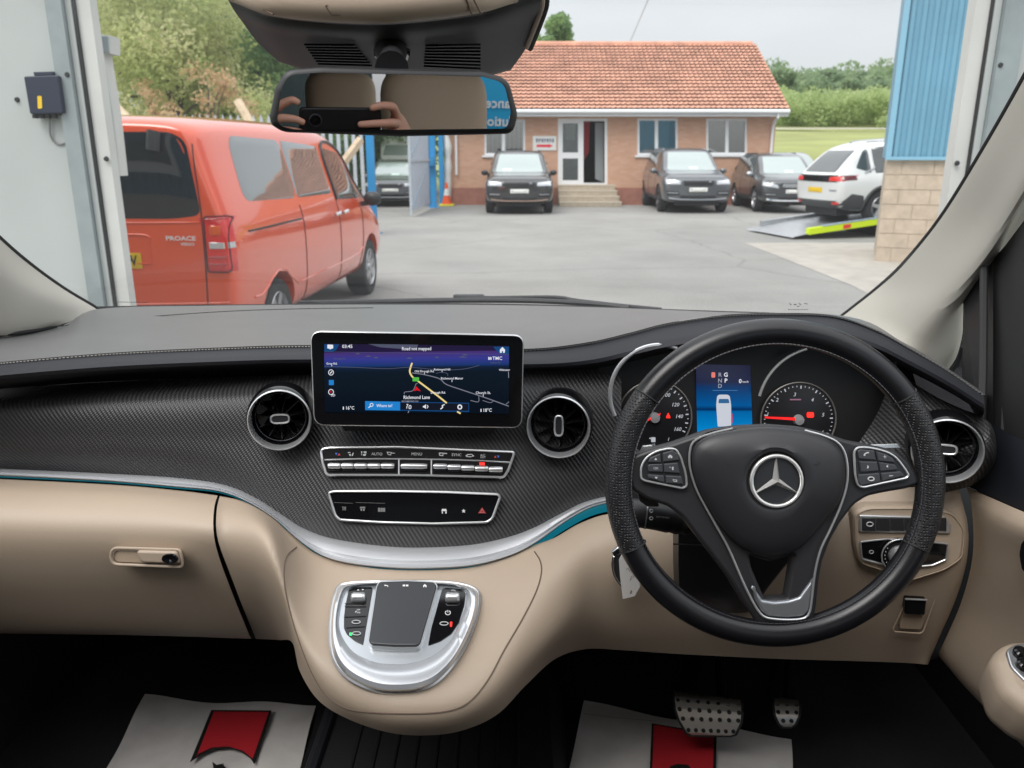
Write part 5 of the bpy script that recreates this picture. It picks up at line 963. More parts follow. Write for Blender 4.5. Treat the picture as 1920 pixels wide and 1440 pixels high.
tube('icon_ring',[SF.hit(*s4(1354+17*math.cos(t),687+18*math.sin(t)),.0042) for t in np.linspace(0,6.28,16,endpoint=False)],.0009,M('scr_white'),dsp,True,5)
for x,y in ((306,697),(1545,717)): sp4('seat_icon',[(x-4,y-13),(x+4,y-13),(x+5,y+13),(x-5,y+13)],'scr_white',.0038)
for k in range(4): sp4('traffic_icon',[(1610+k*8,236+k%2*4),(1616+k*8,236+k%2*4),(1616+k*8,262),(1610+k*8,262)],'scr_white',.0036)
for (x,y,w2) in ((435,205,50),(530,228,60),(600,240,50),(1380,235,90),(1400,215,60),(1150,238,40),(900,245,60)): sp4('sky_cloud',[(x-w2/2,y+5),(x,y-6),(x+w2/2,y+6),(x,y+8)],'scr_dim',.0028)
for x0,x1,yy in ((615,660,800),(905,950,806)): pass
plate('mount',[(640,795),(930,800),(925,812),(645,808)],SF,.05,M('black_plastic'),sc_,off=-.018,rnd=5)
# ---- touch control console
TN=Vector((0,-.42,1)).normalized(); a_=onL(757,1190,0); TF=Fr(a_+Vector((0,0,.018)),TN)
def s6(cx,cy): return (600+cx/5.76,1060+cy/5.76)
tp=empty('control_console','silver horseshoe shaped console with a black touchpad in the centre','control console',TF.O)
hs_=[(175,300),(215,225),(330,195),(600,182),(1280,182),(1560,215),(1680,265),(1712,330),(1700,480),(1640,680),(1540,900),(1400,1110),(1230,1270),(1040,1345),(820,1362),(620,1345),(430,1275),(270,1170),(170,1030),(125,860),(120,640),(140,440)]
HS=[tuple(p[:2]) for p in cr([(*s6(*p),0) for p in hs_],110,True)]
def hsr(t,o): # scaled ring towards an inner horseshoe
    return o
inn=[(255,330),(300,255),(400,225),(600,205),(1280,205),(1500,235),(1560,270),(1580,340),(1560,470),(1500,620),(1420,790),(1290,930),(1120,1020),(940,1060),(800,1066),(640,1055),(500,1010),(370,940),(280,840),(220,720),(205,600),(225,450)]
IN=[tuple(p[:2]) for p in cr([(*s6(*p),0) for p in inn],110,True)]
rws=[]
for t,h in ((0,-.040),(0,-.004),(.06,.001),(.25,.0055),(.55,.0065),(.85,.003),(1.0,-.001)):
    rws.append([TF.hit(a[0]*(1-t)+b[0]*t,a[1]*(1-t)+b[1]*t,h) for a,b in zip(HS,IN)])
v,f=grid(rws,closed_u=True); mk('silver_surround',v,f,M('silver_paint'),tp); tube('base_trim',[TF.hit(*p,-.012)+Vector((0,-.001,0)) for p in HS],.0035,M('satin_metal'),tp,True); tube('base_gap',[TF.hit(*p,-.022) for p in HS],.005,M('rubber'),tp,True)
plate('inner_plate',IN,TF,.01,mat('silver_satin',(.50,.53,.56),.3,metal=.7),tp,off=-.0005)
lb=[s6(*p) for p in ((310,262),(360,235),(560,232),(568,260),(465,860),(380,820),(290,745),(258,680),(258,560),(275,420))]; rb=[s6(*p) for p in ((1320,250),(1370,240),(1540,255),(1575,300),(1560,430),(1500,620),(1420,740),(1300,820),(1165,868),(1200,680))]
plate('button_panel',lb,TF,.004,GB,tp,off=.0006,rnd=3,bev=.0006); plate('button_panel',rb,TF,.004,GB,tp,off=.0006,rnd=3,bev=.0006)
tpo=[s6(*p) for p in ((640,165),(940,155),(1240,170),(1275,215),(1090,860),(1050,885),(800,885),(545,868),(515,820),(605,220))]
plate('touchpad_edge',tpo,TF,.012,M('satin_metal'),tp,off=.0085,rnd=4,bev=.001)
tq=[s6(*p) for p in ((640,172),(940,162),(1232,176),(1262,218),(1082,842),(1044,866),(800,866),(550,850),(524,812),(612,222))]
pd=plate('touchpad',tq,TF,.006,mat('touch_grey',(.035,.038,.043),.35),tp,off=.0115,rnd=6,bev=.0022)
def ti(pl,m='white_ink',o=.0122,par=None,nm='icon'): plate(nm,[s6(*p) for p in pl],TF,.0004,M(m),par or pd,off=o)
ti([(693,215),(705,206),(705,212),(730,214),(738,228),(730,234),(726,222),(705,220),(705,226)]); ti([(893,208),(920,208),(920,226),(893,226)]); ti([(928,208),(954,208),(954,226),(928,226)]); ti([(1132,202),(1152,220),(1148,236),(1138,236),(1138,224),(1126,224),(1126,236),(1116,236),(1113,220)])
for cx,cy in ((415,345),(1432,345)):
    a=TF.hit(*s6(cx-75,cy),.004); b=TF.hit(*s6(cx+75,cy),.004); tube('scroll_wheel',[a+(b-a)*k/8 for k in range(9)],[.005]+[.0068]*7+[.005],M('satin_metal'),tp,seg=18,up=TF.N)
ti([(400,270),(424,270),(412,256)],'white_ink',.0016,tp); ti([(450,256),(474,256),(462,270)],'white_ink',.0016,tp)
text('VOL',TF,*s6(1442,272),3.4,M('white_ink'),tp,.0016); text('OFF',TF,*s6(415,481),2.8,M('white_ink'),tp,.0016); text('P',TF,*s6(388,505),4.5,M('white_ink'),tp,.0016); text('ris',TF,*s6(418,508),4.2,M('white_ink'),tp,.0016)
tube('power_icon',[TF.hit(*s6(1381+27*math.cos(t),512+22*math.sin(t)),.0016) for t in np.linspace(-1.1,4.2,24)],.0006,M('white_ink'),tp,seg=5); strip('power_icon',[s6(1381,482),s6(1381,510)],.9,TF,M('white_ink'),tp,.0016)
for c,w_ in (((1340,628),44),((390,612),44),((395,735),44)): tube('car_icon',[TF.hit(*s6(c[0]+w_*math.cos(t),c[1]+18*math.sin(t)),.0016) for t in np.linspace(0,6.28,20,endpoint=False)],.0006,M('icon_white'),tp,True,5)
ti([(1404,610),(1428,610),(1424,660),(1404,660)],'led_red',.002,tp,'indicator_lamp'); ti([(318,728),(345,728),(345,756),(318,756)],'led_green',.002,tp,'indicator_lamp')
for y0,y1 in ((440,445),(552,548),(668,660),(408,408)): tube('button_gap',[TF.hit(*s6(268 if y0<600 else 285,y0+6),.0012),TF.hit(*s6(500 if y0<600 else 485,y1),.0012)],.0006,M('rim_dark'),tp,seg=5)
# ---- light switch panel at the right
LF0=onL(1690,1010); LF=Fr(LF0+Vector((0,-.006,0)),(-.12,-1,.12))
lw=empty('light_switch_panel',None,None,LF.O); lw.parent=db; lw.location=LF.O-wloc(db)
lpo=[(1600,960,14),(1625,950,10),(1740,950,14),(1790,960,22),(1812,990,14),(1808,1050,20),(1775,1072,16),(1700,1095,20),(1665,1078,8),(1610,1060,14),(1600,1020,8)]
plate('panel_pad',roundpoly(lpo,12),LF,.03,B_,lw,off=.001,bev=.006)
tube('pad_line',[LF.hit(*p,.0015) for p in roundpoly([(a+ (4 if a<1700 else -4),b+4 if b<1000 else b-4) for a,b,*_ in lpo],12)],.0009,M('beige_shade'),lw,True,5)
plate('switch_frame',[(1611,966),(1775,970),(1784,985),(1782,1001),(1611,998)],LF,.010,M('satin_metal'),lw,off=.005,rnd=4,bev=.0015)
for k in range(6): x=1617+k*26.5; plate('switch',[(x,971),(x+25.5,971.5),(x+25.5,996),(x,995)],LF,.008,M('hub_plastic'),lw,off=.0068,bev=.001)
tube('switch_icon',[LF.hit(1631+6*math.cos(t),983+4*math.sin(t),.0078) for t in np.linspace(0,6.28,14,endpoint=False)],.0008,M('icon_white'),lw,True,5)
plate('knob_plate',[(1615,1018),(1660,1012),(1700,1012),(1776,1022),(1772,1048),(1748,1058),(1700,1062),(1655,1056),(1618,1046)],LF,.006,GB,lw,off=.004,rnd=4,bev=.001); tube('knob_plate_rim',[LF.hit(*p,.0045) for p in roundpoly([(1613,1016),(1660,1011),(1700,1011),(1778,1020),(1774,1049),(1748,1060),(1700,1064),(1655,1058),(1616,1048)],4)],.0013,M('satin_metal'),lw,True)
kf=Fr(LF.hit(1686,1041,.006),LF.N); s_=LF.scale(1686,1041); lathe('knob_ring',[(34*s_,-.004),(34*s_,.003),(31*s_,.004),(24*s_,.003),(23*s_,.0)],kf,GB,lw,40); ring('knob_rim',34*s_,.0011,kf,M('satin_metal'),lw,.003); lathe('light_knob',[(22*s_,.0),(21*s_,.012),(19*s_,.014),(.0001,.014)],kf,M('satin_metal'),lw,36); 
for a in (150,165,180,195,210): q=kf.at(29*s_*math.cos(R(a)),29*s_*math.sin(R(a)),.0045); tube('knob_mark',[q,q+Vector((0,0,.0012))],.0007,M('icon_white'),lw,seg=5)
tube('fog_icon',[LF.hit(1634+4*math.cos(t),1035+3*math.sin(t),.0046) for t in np.linspace(0,6.28,10,endpoint=False)],.0006,M('icon_white'),lw,True,5)
# handbrake release
HF=Fr(onL(1715,1150)+Vector((0,-.003,0)),(-.1,-1,-.05)); hb_=empty('brake_release',None,None,HF.O); hb_.parent=db; hb_.location=HF.O-wloc(db)
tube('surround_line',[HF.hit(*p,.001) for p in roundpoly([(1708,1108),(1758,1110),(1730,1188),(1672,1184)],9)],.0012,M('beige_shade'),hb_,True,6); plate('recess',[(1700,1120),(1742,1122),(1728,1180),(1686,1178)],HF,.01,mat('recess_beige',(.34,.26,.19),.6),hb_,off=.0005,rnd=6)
plate('release_handle',[(1698,1122),(1738,1124),(1735,1154),(1696,1152)],HF,.02,GB,hb_,off=.010,rnd=4,bev=.002); tube('handle_edge',[HF.hit(1697,1123,.011),HF.hit(1738,1125,.011)],.0015,M('satin_metal'),hb_)
# ---------------------------------------------------------------- steering wheel
WN=Vector((0,-math.cos(R(15)),math.sin(R(15)))); WF=Fr(U(1452,903,.845),WN); WRAD=.183
sw=empty('steering_wheel','black leather three spoke steering wheel with chrome star emblem','steering wheel',WF.O)
# fit radius to the photograph's width
import itertools
def wang(u,v): return math.atan2(v,u)
R0=(WF.hit(1770,905)-WF.hit(1134,905)).length/2; RY_=(WF.hit(1452,598)-WF.hit(1452,1213)).length/2; RC=WF.uv((1770+1134)/2,(598+1213)/2)
def rim(a0,a1,m,nm,n=60,rt=.0165,bulge=None):
    P=[];rd=[]
    for a in np.linspace(a0,a1,n):
        b=bulge(math.degrees(a))*min(1,(a-a0)/.12,(a1-a)/.12) if bulge else 0; tr_=rt+b
        P.append(WF.at(RC[0]+(R0-tr_)*math.cos(a),RC[1]+(RY_-tr_)*math.sin(a),0)); rd.append(tr_)
    v,f=tubemesh(P,rd,False,24,1.0,up=WN); return mk(nm,v,f,m,sw)
def bl(a):
    a=a%360; d=min(abs(a-40),abs(a-140)); c=min(abs(a-(-32+360)),abs(a-212)); b=.0012*math.exp(-(d/10)**2)
    s=min(a,360-a,abs(a-180)); return b+.0006*math.exp(-(s/14)**2)
# joints: upper ends at px (1165,745)/(1700,735); lower ends at (1170,1035)/(1735,1035)
A1=R(35);A2=R(145);A3=R(205);A4=R(335)
rim(A1,A2,M('wheel_leather'),'rim_leather',70,.0150); rim(A3,A4,M('wheel_leather'),'rim_leather',80,.0150)
rim(A2,A3,M('perforated'),'rim_grip',60,.0150,bl); rim(A4-2*math.pi,A1,M('perforated'),'rim_grip',60,.0150,bl)
for a in (A1,A2,A3,A4): 
    c=WF.at(RC[0]+(R0-.0156)*math.cos(a),RC[1]+(RY_-.0156)*math.sin(a),0); rad=Vector(WF.R*math.cos(a)+WF.U*math.sin(a)); tube('rim_joint',[c+rad*.0156*math.cos(t)+WN*.0156*math.sin(t) for t in np.linspace(0,6.283,30,endpoint=False)],.0010,M('rubber'),sw,True,5)
v=[];f=[]
for k in range(220):
    a=2*math.pi*k/220; rr_=-.0288; p=WF.at(RC[0]+(R0+rr_)*math.cos(a),RC[1]+(RY_+rr_)*math.sin(a),.0085); t=(-WF.R*math.sin(a)+WF.U*math.cos(a))*.0018; n_=WN*.0007; s2=(WF.R*math.cos(a)+WF.U*math.sin(a))*.0005; b=len(v); v+=[p-t-s2,p+t-s2,p+t+s2+n_,p-t+s2+n_,p-t-s2+n_*2,p+t-s2+n_*2]; f+=[(b,b+1,b+5,b+4),(b+4,b+5,b+2,b+3)]
o=mk('stitching',v,f,mat('thread_dark',(.09,.09,.10),.7),sw,smooth=False); o['kind']='stuff'
def w7(cx,cy): return (1110+cx/2.182,580+cy/2.182)
# spoke carrier with the lower opening
sil=[(150,640),(175,595),(245,570),(330,548),(410,520),(480,495),(600,478),(730,472),(860,482),(960,505),(1040,535),(1180,562),(1250,580),(1300,625),(1335,685),(1342,715),(1290,735),(1200,750),(1130,765),(1075,800),(1020,870),(975,950),(945,1030),(930,1120),(920,1220),(905,1285),(880,1300),(700,1302),(680,1285),(620,1200),(560,1100),(500,1020),(430,930),(370,850),(310,805),(230,780),(165,740),(148,690)]
hole=[(645,1010),(735,1035),(828,1005),(815,1100),(800,1186),(750,1186),(712,1192),(680,1120),(655,1060)]
plate('spoke_carrier',[roundpoly([w7(*p) for p in sil],8),roundpoly([w7(*p) for p in hole],5)],WF,.022,M('hub_plastic'),sw,off=.004,bev=.004)
# chrome line around the pad and lower spoke
cl_=[(575,488),(500,505),(435,528),(405,560),(400,640),(425,730),(460,800),(505,880),(555,970),(590,1050),(625,1130),(660,1200),(690,1245),(720,1263),(800,1270),(865,1264),(890,1240),(900,1180),(912,1080),(935,985),(975,900),(1015,810),(1040,730),(1046,660),(1035,590),(1005,545),(950,518),(870,495)]
tube('chrome_line',[WF.hit(*w7(p[0],p[1]),.0085) for p in cr([(*p,0) for p in cl_],120)],.0013,M('satin_metal'),sw)
tube('chrome_highlight',[WF.hit(*w7(p[0],p[1]),.0065) for p in cr([(*p,0) for p in [(590,487),(520,498),(470,512),(435,532),(415,552)]],24)],[.0008+.0016*math.sin(k/23*math.pi) for k in range(24)],CH,sw)
# silver insert at the bottom spoke
ins=[(660,1200),(700,1190),(740,1192),(800,1188),(815,1120),(825,1060),(900,1060),(908,1100),(895,1220),(880,1258),(800,1266),(720,1260),(690,1240)]
rr_a=[(470,790),(530,900),(590,985),(640,1060),(690,1160),(745,1205),(800,1205),(815,1120),(830,1010)]
plate('spoke_insert',roundpoly([w7(*p) for p in [(655,1128),(700,1190),(750,1198),(805,1192),(850,1178),(908,1098),(903,1160),(890,1236),(866,1258),(800,1265),(722,1259),(694,1238),(668,1190)]],3),WF,.008,mat('insert_silver',(.40,.42,.45),.3,metal=.8),sw,off=.0072,bev=.003)
# airbag pad, domed
pad=[(720,480),(600,490),(500,508),(440,535),(412,570),(408,640),(432,725),(470,800),(520,880),(580,950),(640,990),(735,1012),(830,988),(890,940),(950,870),(1005,800),(1030,730),(1036,660),(1026,595),(998,552),(950,524),(860,495)]
PD=[tuple(p[:2]) for p in cr([(*w7(*p),0) for p in pad],96,True)]; cx_,cy_=w7(750,700); rws=[]
for t,h in ((1,.0),(1,.008),(.985,.013),(.95,.0165),(.85,.0205),(.7,.024),(.55,.0265),(.44,.0275),(.40,.0265),(.372,.0215),(.355,.0195)):
    ring_=[]
    for p in PD:
        q=(cx_+(p[0]-cx_)*t,cy_+(p[1]-cy_)*t)
        if t<.6:
            an=math.atan2(p[1]-cy_,p[0]-cx_); ci=(cx_+math.cos(an)*62*t/.44,cy_+math.sin(an)*62*t/.44); bl_=min(1,(.6-t)/.16); q=(q[0]*(1-bl_)+ci[0]*bl_,q[1]*(1-bl_)+ci[1]*bl_)
        ring_.append(WF.hit(*q,h))
    rws.append(ring_)
v,f=grid(rws,closed_u=True); f.append(tuple(range(len(v)-96,len(v)))); hp=mk('airbag_cover',v,f,M('hub_plastic'),sw)
EF=Fr(WF.hit(1454,901,.020),WN); es=WF.scale(1454,901)
emb=lathe('emblem',[(.0001,.0005),(43*es,.0005),(44*es,.0)],EF,mat('emblem_black',(.02,.021,.024),.3),sw,48); ring('emblem_ring',46*es,3.6*es,EF,M('emb_chrome'),emb,.004,72,ts=12)
RR=43*es
for k in range(3):
    a=math.pi/2+k*2*math.pi/3; c,s=math.cos(a),math.sin(a); w0=7.5*es
    tip=EF.at(RR*c,RR*s,.0045); top=EF.at(0,0,.0085); l=EF.at(w0*math.cos(a+math.pi/3),w0*math.sin(a+math.pi/3),.0015); r=EF.at(w0*math.cos(a-math.pi/3),w0*math.sin(a-math.pi/3),.0015); tl=EF.at(RR*c-1.2*es*s,RR*s+1.2*es*c,.0015); tr2=EF.at(RR*c+1.2*es*s,RR*s-1.2*es*c,.0015)
    mk('star_point',[top,tip,l,tl,r,tr2],[(0,1,3,2),(0,4,5,1),(1,5,3)],M('emb_chrome'),emb,smooth=False)
text('AIRBAG',WF,*w7(770,872),9.5,mat('emboss_dark',(.012,.012,.013),.6),hp,.0250,wide=1.35,name='embossed_lettering')
for cx,cy in ((573,634),(912,630)): tube('horn_symbol',[WF.hit(*w7(cx+dx,cy+dy),.0257) for dx,dy in ((-20,-4),(-8,2),(4,6),(14,0),(20,-6))],.0008,M('emboss_dark'),hp,seg=5)
# button pods
def e1(cx,cy): return (1180+cx/6.4,780+cy/6.4)
def e2(cx,cy): return (1440+cx/6.4,780+cy/6.4)
def padset(mf,outl,btns,nm):
    o=roundpoly([mf(*p) for p in outl],9); pz=plate('button_pod',o,WF,.008,mat('pod_black',(.018,.019,.022),.4),sw,off=.0085,bev=.001); tube('pod_rim',[WF.hit(*p,.0092) for p in o],.0013,M('satin_metal'),pz,True)
    for b in btns: plate('button',roundpoly([mf(*p) for p in b],1.2,3),WF,.006,mat('button_grey',(.045,.047,.053),.45),pz,off=.0112,bev=.001)
    return pz
pz=padset(e1,[(140,745),(140,600),(210,490),(330,420),(480,390),(560,400),(620,500),(680,700),(690,840),(640,868),(420,825),(180,775)],[[(225,555),(250,500),(375,450),(385,562)],[(400,445),(520,410),(575,450),(600,530),(405,555)],[(220,600),(245,580),(398,575),(405,675),(230,670)],[(415,575),(580,560),(610,690),(418,675)],[(220,700),(415,715),(425,800),(225,745)],[(435,715),(625,725),(650,820),(440,805)]],'l')
def wi(mf,pl,o=.0118): plate('icon',[mf(*p) for p in pl],WF,.0004,M('icon_white'),pz,off=o)
wi(e1,[(302,528),(334,528),(318,500)]); wi(e1,[(305,732),(342,732),(323,758)]); text('OK',WF,*e1(320,628),4.6,M('icon_white'),pz,.0116)
wi(e1,[(462,490),(490,462),(520,490),(512,506),(496,506),(496,490),(484,490),(484,506),(470,506)]); wi(e1,[(520,608),(535,615),(525,630),(535,645),(520,652),(510,630)]); wi(e1,[(480,610),(500,615),(500,622),(482,618)]); wi(e1,[(518,768),(530,758),(530,765),(572,765),(572,790),(530,790),(530,784),(564,784),(564,771),(530,771),(530,778)])
pz=padset(e2,[(1030,430),(1070,380),(1180,375),(1320,400),(1450,440),(1540,500),(1640,630),(1688,710),(1660,745),(1350,810),(1140,858),(1080,835),(1045,720)],[[(1075,420),(1110,400),(1275,415),(1298,530),(1090,515)],[(1300,425),(1420,460),(1500,510),(1530,560),(1320,540)],[(1100,545),(1310,550),(1335,660),(1115,675)],[(1325,550),(1530,585),(1560,645),(1350,665)],[(1085,705),(1340,685),(1355,795),(1115,835),(1085,790)],[(1355,685),(1590,665),(1640,715),(1370,785)]],'r')
wi(e2,[(1148,478),(1152,455),(1185,435),(1212,432),(1210,448),(1190,448),(1166,462),(1170,480)]); wi(e2,[(1384,484),(1422,488),(1422,494),(1384,490)]); wi(e2,[(1400,470),(1406,470),(1408,508),(1401,508)]); wi(e2,[(1188,590),(1210,602),(1204,630),(1188,626),(1196,608)]); wi(e2,[(1422,600),(1440,585),(1442,620),(1424,612)]); wi(e2,[(1455,715),(1500,712),(1500,720),(1455,724)]); tube('icon_ring',[WF.hit(*e2(1237+36*math.cos(t),755+22*math.sin(t)),.0118) for t in np.linspace(0,6.28,18,endpoint=False)],.0007,M('icon_white'),pz,True,5)
# shift paddles behind the spokes
for pts in ([(1205,836),(1222,834),(1226,840),(1200,848)],[(1628,834),(1684,832),(1690,840),(1640,842)]): plate('shift_paddle',pts,WF,.004,M('satin_metal'),sw,off=-.014,rnd=2,bev=.001)
plate('shift_paddle',[(1196,925),(1230,930),(1236,950),(1214,950),(1200,940)],WF,.004,M('black_plastic'),sw,off=-.02,rnd=3)
# column shroud
cs=empty('steering_column','black steering column shroud behind the lower spokes','steering column',U(1380,1050,1.0))
rws=[]
for (py,Y,x0,x1) in ((930,.93,1262,1590),(1000,.94,1262,1540),(1060,.95,1262,1480),(1110,.97,1264,1440),(1140,1.0,1270,1420),(1150,1.05,1280,1410)):
    rws.append([U(x0,py-25,Y+.15),U(x0,py-8,Y+.06),U(x0+10,py,Y+.01),U((x0+x1)/2,py,Y-.01),U(x1-10,py,Y+.01),U(x1,py-8,Y+.06),U(x1,py-25,Y+.15)])
v,f=grid(rws); mk('shroud',v,f,M('black_plastic'),cs)
tube('shroud_seam',[U(1262,1020,.945),U(1500,1030,.93)],.001,M('rubber'),cs,seg=5)
# stalk
sk=empty('wiper_stalk','black light and wiper stalk left of the steering column','stalk',U(1240,970,.93)); P=cr([U(1290,985,.92),U(1260,974,.915),U(1225,966,.912),U(1196,962,.915),U(1176,961,.918)],18); tube('stalk',P,[.013]*3+[.0165]*3+[.018]*12,M('black_plastic'),sk,seg=18); 
kq=P[12]; d_=(Vector(P[13])-Vector(P[11])).normalized(); tube('stalk_ring',[Vector(kq)-d_*.0008,Vector(kq)+d_*.0008],.0188,M('rim_silver'),sk,seg=24)
skf=Fr(U(1225,966,.893),(0,-1,.25)); text('INT/WASH',skf,1243,970,3.6,M('icon_white'),sk,.0,rot=-4); 
for y in (958,972): tube('stalk_icon',[skf.hit(1221+3*math.cos(t),y+3*math.sin(t),0) for t in np.linspace(0,6.28,12,endpoint=False)],.0006,M('icon_white'),sk,True,5)
# ignition key and tag
kn=empty('ignition_key','chrome topped ignition key fob hanging from the beige panel','key',U(1163,1055,.99)); ring_f=Fr(onL(1205,972,.004),(0,-1,.1)); s_=ring_f.scale(1205,972); ring('lock_ring',19*s_,.0022,ring_f,mat('rose_metal',(.6,.48,.42),.35,metal=.7),kn,.004); lathe('lock_face',[(.0001,.002),(18*s_,.002),(19*s_,-.004)],ring_f,M('black_plastic'),kn,30)
KF=Fr(U(1163,1060,.985),(-.35,-1,.1)); plate('fob',[(1149,1040,4),(1160,1031,4),(1170,1050,6),(1174,1090,6),(1172,1108,4),(1158,1092,8),(1150,1068,6)],KF,.014,M('black_plastic'),kn,off=0,bev=.003,rnd=5); plate('fob_cap',[(1144,1036),(1157,1025),(1168,1033),(1166,1040),(1150,1048)],KF,.016,CH,kn,off=.002,bev=.003,rnd=3); tube('fob_edge',[KF.hit(*p,.002) for p in [q[:2] for q in cr([(1149,1044,0),(1148,1060,0),(1152,1078,0),(1160,1092,0),(1168,1100,0)],14)]],.0018,CH,kn)
TG_=Fr(U(1180,1075,.972),(.15,-1,.12)); tg=empty('key_tag','white paper key tag with a punched hole and handwriting','tag',TG_.O); plate('tag_card',[[(1168,1036,1),(1170,1037,1),(1186,1060,2),(1198,1078,2),(1200,1100,8),(1190,1118,6),(1168,1123,2),(1163,1080,1),(1161,1050,2)],[(1181,1112),(1183,1106),(1186,1108),(1185,1114),(1182,1115)]],TG_,.0012,mat('tag_white',(.62,.60,.58),.7),tg,off=0)
for pts in ([(1174,1068),(1178,1065),(1180,1072),(1184,1066)],[(1181,1070),(1186,1067),(1184,1074)],[(1184,1080),(1182,1088)],[(1186,1078),(1191,1077),(1187,1083)]): strip('handwriting',pts,.8,TG_,M('ink_black'),tg,.0008)
# ---------------------------------------------------------------- pedals, mats
def pedal(label,rows,ys,studs,armp):
    # rows: (xl,xr,py_left,py_right,Y) from the top edge, which curves away, to the bottom edge
    e=empty('pedal',label,'pedal',U((rows[0][0]+rows[0][1])/2,rows[-1][2],rows[-1][4])); g_=[]
    def P(t,s_):
        k=min(int(t),len(rows)-2); f=t-k; a,b=rows[k],rows[k+1]; q=[a[i]+(b[i]-a[i])*f for i in range(5)]; return U(q[0]+(q[1]-q[0])*s_,q[2]+(q[3]-q[2])*s_,q[4])
    top=[[P(t,s_) for s_ in np.linspace(0,1,9)] for t in np.linspace(0,len(rows)-1.001,16)]
    v,f=grid(top); back=[Vector(p)+Vector((0,.010,-.006)) for p in v]; o=mk('pad_plate',v,f,mat('pedal_steel',(.75,.70,.65),.35,metal=.6,bump=(400,.15)),e); mk('pad_rubber',[Vector(p)+Vector((0,.003,-.002)) for p in v]+back,f+[tuple(len(v)+i for i in q) for q in f],M('rubber'),e)
    edge=[top[i][0] for i in range(16)]+top[-1][1:]+[top[i][-1] for i in range(14,-1,-1)]+top[0][-2:0:-1]; tube('pad_edge',edge,.0022,M('rubber'),e,True)
    for (t,n,s0,s1,r_) in studs:
        for k in range(n):
            s_=s0+(s1-s0)*k/(n-1); c=P(t,s_); n_=(P(min(t+.05,len(rows)-1.01),s_)-P(t-.05,s_)).cross(P(t,s_+.05)-P(t,s_-.05)).normalized(); n_=n_ if n_.y<0 else -n_; q=Fr(c,n_); lathe('stud',[(r_,-.001),(r_*.9,.0024),(.0001,.003)],q,M('rubber'),e,12)
    tube('pedal_arm',armp,.010,M('black_plastic'),e); return e
pedal('wide brushed steel brake pedal with black rubber studs',[(1262,1390,1296,1312,1.235),(1263,1392,1310,1322,1.20),(1265,1392,1328,1336,1.178),(1272,1391,1350,1354,1.170),(1286,1380,1374,1377,1.166),(1296,1370,1379,1380,1.172)],None,[(1.15,7,.06,.94,.0036),(2.05,7,.07,.95,.0038),(2.85,7,.08,.94,.0038),(3.75,7,.08,.92,.0036)],[U(1350,1345,1.19),U(1351,1300,1.27),U(1350,1255,1.36),U(1350,1200,1.5)])
pedal('small steel accelerator pedal with five black studs',[(1450,1500,1308,1312,1.235),(1450,1501,1322,1324,1.20),(1452,1500,1340,1341,1.18),(1460,1492,1358,1359,1.174),(1468,1484,1364,1364,1.176)],None,[(.95,3,.15,.85,.0034),(1.75,3,.15,.85,.0036),(2.6,2,.3,.7,.0036)],[U(1476,1340,1.20),U(1478,1300,1.3),U(1480,1250,1.42),U(1482,1200,1.52)])
def matte(label,px,zf,prints,seedv):
    e=empty('floor_mat',label,'paper mat',G(*px[0],FZ)); P=[G(a,b,FZ+.012+c) for a,b,c in px]; return e
def papermat(label,far,near,zs,curl):
    e=empty('floor_mat',label,'paper mat',G(*far[len(far)//2],FZ)); fa=[G(*p,FZ+.006) for p in far]; ne=[G(*p,FZ+.006) for p in near]; n=24; A_=cr(fa,n); N_=cr(ne,n); rows=[]
    for k in range(14):
        t=k/13; rows.append([Vector(A_[j])*(1-t)+Vector(N_[j])*t+Vector((0,0,.006*math.sin(j*.5+k*.7)*(.5)+curl*(1-t)**4)) for j in range(n)])
    v,f=grid(rows); mk('sheet',v,f,M('paper'),e); return e
m1=papermat('white paper mat with a red printed panel on the passenger side floor',[(272,1301),(340,1312),(430,1317),(520,1318),(592,1321)],[(170,1500),(260,1502),(360,1504),(460,1506),(545,1508)],0,.0)
MF=Fr((0,1.2,FZ+.0155),(0,0,1)); 
plate('red_panel',[[(396,1331),(509,1332),(477,1433),(470,1422),(452,1409),(428,1402),(400,1404),(378,1414),(356,1429)]],MF,.0006,M('ink_black'),m1,off=0); plate('red_panel',[[(401,1334),(504,1335),(474,1422),(455,1407),(428,1399),(398,1401),(372,1413),(368,1420)]],MF,.0006,M('red_print'),m1,off=.0012)
plate('printed_figure',[(398,1428),(406,1434),(416,1432),(424,1440),(418,1452),(402,1450)],MF,.0006,M('ink_black'),m1,off=0); strip('printed_figure',[(404,1440),(412,1436),(420,1438),(418,1431)],1.4,MF,M('ink_black'),m1,.001)
m2=papermat('white paper mat with a red printed strip under the brake pedal',[(1095,1313),(1170,1330),(1260,1346),(1370,1366),(1484,1384)],[(1055,1500),(1160,1502),(1270,1504),(1380,1506),(1490,1508)],0,.0)
plate('red_panel',[(1222,1356),(1344,1376),(1341,1470),(1217,1470)],MF,.0006,M('ink_black'),m2,off=0); plate('red_panel',[(1226,1359),(1339,1379),(1336,1470),(1222,1470)],MF,.0006,M('red_print'),m2,off=.0012)
strip('fold_line',[(1095,1338),(1160,1346),(1230,1352)],1.2,MF,mat('fold_grey',(.25,.24,.23),.9),m2,.0006); plate('printed_figure',[(1256,1437),(1270,1432),(1290,1434),(1300,1445),(1256,1450)],MF,.0006,M('ink_black'),m2,off=.002)
